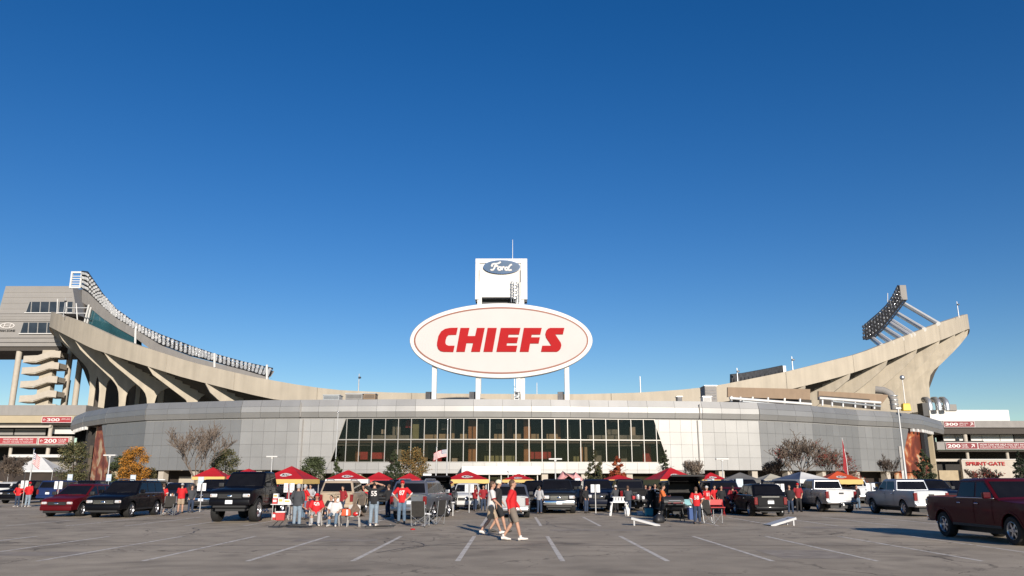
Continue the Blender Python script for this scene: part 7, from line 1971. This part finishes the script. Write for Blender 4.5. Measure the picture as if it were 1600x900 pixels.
q.tube([(-.24, 0, .40), (-.12, 0, .40), (.06, 0, .40), (.20, 0, .42)], [.075, .080, .105, .085], 12); q.tube([(.18, 0, .45), (.28, 0, .58)], [.07, .055], 10); q.ball((.33, 0, .63), (.085, .065, .065), 12, 8); q.tube([(.37, 0, .62), (.46, 0, .595)], [.042, .028], 8)
for s in (1, -1):
    q.tube([(.29, .045 * s, .68), (.27, .07 * s, .60)], [.022, .016], 6)
    q.tube([(.17, .06 * s, .38), (.16, .06 * s, .20), (.17, .06 * s, .03)], [.045, .026, .022], 8); q.ball((.19, .06 * s, .025), (.04, .026, .022), 8, 5)
    q.tube([(-.20, .06 * s, .38), (-.15, .065 * s, .25), (-.26, .065 * s, .15), (-.25, .065 * s, .03)], [.062, .038, .022, .02], 8); q.ball((-.23, .065 * s, .025), (.04, .026, .022), 8, 5)
q.tube([(-.28, 0, .44), (-.38, 0, .54), (-.40, 0, .62)], [.025, .02, .012], 7)
M['fur'] = mat('pale_fur', (0.52, 0.48, 0.43), .9, var=.2, scale=12, bump=.5, bscale=60)
bd = MB().box((0, 0, .4), (.1, .1, .1)).build('body', M['fur'], t); pending.clear(); remesh_later(q, bd, .012); finish_remesh()
t = thing('barbecue_grill', 'black barrel grill on legs under the person in orange', 'grill', ground(1046, 814) + Vector((0.15, -0.2, 0)), rad(10))
n = 12
MB().loft([[(x, .28 * cos(a), .80 + .28 * sin(a)) for a in [pi + pi * i / n for i in range(n + 1)]] for x in (-.5, .5)]).build('fire_barrel', M['black'], t, smooth=40)
MB().loft([[(x, .28 * cos(a) + .05, .84 + .28 * sin(a)) for a in [pi * i / n for i in range(n + 1)]] for x in (-.5, .5)]).build('lid', M['black'], t, smooth=40)
MB().tube([(-.3, -.27, .93), (.3, -.27, .93)], .018, 8).build('lid_handle', M['steel'], t)
MB().box((0, -.46, .76), (.9, .24, .03)).build('shelf', M['trim'], t)
for sx in (-1, 1):
    for sy in (-1, 1): MB().tube([(sx * .38, sy * .18, .58), (sx * .44, sy * .26, 0)], .022, 6).build('leg', M['black'], t)
t = thing('rubbish_bag', 'black rubbish sack slumped at the grill', 'bag', ground(1030, 817))
MB().loft([[(r_ * cos(a) * (1 + .16 * sin(5 * a + 3 * z)), r_ * sin(a) * (1 + .18 * cos(3 * a + 2 * z)), z) for a in [2 * pi * i / 16 for i in range(16)]] for z, r_ in ((.0, .20), (.08, .26), (.22, .23), (.34, .13), (.40, .05), (.46, .07))]).build('sack', M['black'], t, smooth=60)
MB().tube([(0, 0, .39), (0, 0, .42)], .055, 10).build('tie', M['plastic_white'], t)
t = thing('folding_bench', 'red folding seat behind the low black camp chair', 'seat', ground(1121, 806), rad(5))
MB().box((0, 0, .44), (.80, .42, .05)).build('seat', M['cooler_red'], t, bevel=.015)
MB().box((0, .20, .70), (.80, .04, .30)).build('backrest', M['cooler_red'], t, bevel=.015)
for sx in (-1, 1): 
    for a, b in (((sx * .36, -.2, 0), (sx * .36, .18, .70)), ((sx * .36, .2, 0), (sx * .36, -.18, .44))): MB().tube([a, b], .016, 6).build('leg', M['cooler_red'], t)
def goal_board(label, u, v, yaw, flip):
    g = ground(u, v); t = thing('beanbag_board', label, 'game board', g, rad(yaw), 'white beanbag boards')
    L = 1.22; a = math.asin(.30 / L)
    d = Vector((cos(a), 0, sin(a))); n = Vector((-sin(a), 0, cos(a)))
    hole = [(L * .81 + .076 * cos(2 * pi * i / 12), .076 * sin(2 * pi * i / 12)) for i in range(12)]
    q = MB()
    P3 = lambda s, y, o: Vector((-L / 2 * cos(a), 0, .02)) + d * s + Vector((0, y, 0)) + n * o
    outer = [(L, 0), (L, .305), (L * .81, .305), (0, .305), (0, 0), (0, -.305), (L * .81, -.305), (L, -.305)]
    idx = [0, 1, 1, 2, 3, 3, 4, 5, 5, 6, 7, 7]
    for i in range(12):
        h0, h1 = hole[i], hole[(i + 1) % 12]; o0, o1 = outer[idx[i] % 8], outer[idx[(i + 1) % 12] % 8]
        f = [P3(*h0, .02), P3(*o0, .02)] + ([P3(*o1, .02)] if o0 != o1 else []) + [P3(*h1, .02)]
        q.add(f, [list(range(len(f)))])
    q.build('board_top', M['wood_board'], t, fix=False)
    for y_ in (-.295, .295): MB().loft([[P3(s, y_ - .01, .018), P3(s, y_ + .01, .018), P3(s, y_ + .01, -.07), P3(s, y_ - .01, -.07)] for s in (0, L)]).build('side_rail', M['wood_board'], t)
    MB().loft([[P3(L - .01, y_, .016), P3(L - .01, y_, -.07), P3(L - .03, y_, -.07), P3(L - .03, y_, .016)] for y_ in (-.28, .28)]).build('end_rail', M['wood_board'], t)
    for s in (-1, 1): 
        p = P3(L * .9, s * .26, -.02); MB().box((p.x, p.y, p.z / 2), (.06, .03, p.z)).build('leg', M['wood_board'], t)
goal_board('white beanbag board sloping down to the right, left of the grill', 1009, 821, 172, 0)
goal_board('white beanbag board tilted up to the right before the glossy black crossover', 1219, 821, 12, 1)
t = thing('folded_stand', 'folded black steel stand lying on the asphalt before the person in slate grey', 'stand', ground(455, 825) + Vector((0, 0, .03)), rad(-8))
q = MB()
for a, b in (((-.9, -.1, .02), (.5, .25, .10)), ((-.8, .15, .02), (.9, -.12, .03)), ((-.75, -.15, .02), (-.65, .15, .22)), ((-.5, -.15, .02), (-.42, .15, .22)), ((-.9, -.15, .02), (-.3, -.15, .02)), ((-.2, .1, .14), (.9, .1, .04)), ((.1, -.1, .10), (.95, .2, .03))): q.tube([a, b], .018, 6)
q.build('steel_frame', M['dark_steel'], t)
MB().box((.3, .06, .06), (1.0, .26, .03), rot=Matrix.Rotation(.06, 3, 'Y')).build('flat_bar', M['dark_steel'], t)
t = thing('folded_canopy_frame', 'folded dark frame lying at the feet of the fan in jersey 55', 'stand', ground(588, 826) + Vector((0, 0, .03)), rad(6))
q = MB()
for a, b in (((-.6, 0, .03), (.7, .05, .05)), ((-.5, .08, .03), (.75, -.05, .10)), ((-.4, -.08, .04), (.5, .10, .06))): q.tube([a, b], .022, 6)
q.build('steel_frame', M['dark_steel'], t)
MB().box((.0, .02, .05), (.9, .14, .05)).build('cloth_roll', M['fabric_black'], t, bevel=.02)
t = thing('beanbag', 'small red beanbag on the asphalt before the camp chair', 'beanbag', ground(645, 828))
MB().ball((0, 0, .025), (.10, .08, .03), 12, 6).build('bag_cloth', M['jersey_red'], t, smooth=180); MB().tube([(-.095, 0, .025), (0, -.08, .028), (.095, 0, .025)], .006, 5).build('seam', M['jersey_deep'], t)
t = thing('beanbag', 'reddish beanbag behind the lifted pickup front wheel', 'beanbag', ground(403, 814))
MB().ball((0, 0, .025), (.12, .09, .035), 12, 6).build('bag_cloth', M['cooler_red'], t, smooth=180); MB().tube([(-.11, 0, .028), (0, -.09, .03), (.11, 0, .028)], .006, 5).build('seam', M['jersey_deep'], t)
t = thing('tool', 'small pale clamp lying between jersey 55 and jersey 87', 'tool', ground(610, 824))
q = MB().tube([(-.12, 0, .02), (0, .04, .10), (.14, 0, .03)], .014, 6); q.build('jaw', M['plastic_white'], t); MB().tube([(0, .04, .10), (.02, -.12, .01)], .012, 6).build('handle', M['dark_steel'], t)
crate('food_tray', 'aqua towel covered box in the raised black hatch beside jersey 58', 0, 0, (.55, .4, .22), 'towel_aqua', cat='box', base=Vector((at(1076, 785, 40.2).x, 40.35, .66)))
crate('cooler', 'dark red cooler in the raised black hatch', 0, 0, (.5, .4, .30), 'jersey_deep', cat='cooler', base=Vector((at(1059, 785, 40.2).x, 40.4, .66)))
t = thing('bottle', 'clear bottle on the sill of the raised black hatch', 'bottle', Vector((at(1066, 785, 40).x + .05, 39.93, .66)))
MB().tube([(0, 0, 0), (0, 0, .18), (0, 0, .24), (0, 0, .29)], [.035, .035, .014, .014], 10).build('bottle_wall', M['plastic_white'], t, smooth=60); MB().tube([(0, 0, .285), (0, 0, .31)], .017, 8).build('cap', M['cooler_red'], t)

# ------------------------------------------------------------------ scratch scene away
for o in list(WORK.collection.objects): bpy.data.objects.remove(o)
bpy.data.scenes.remove(WORK)
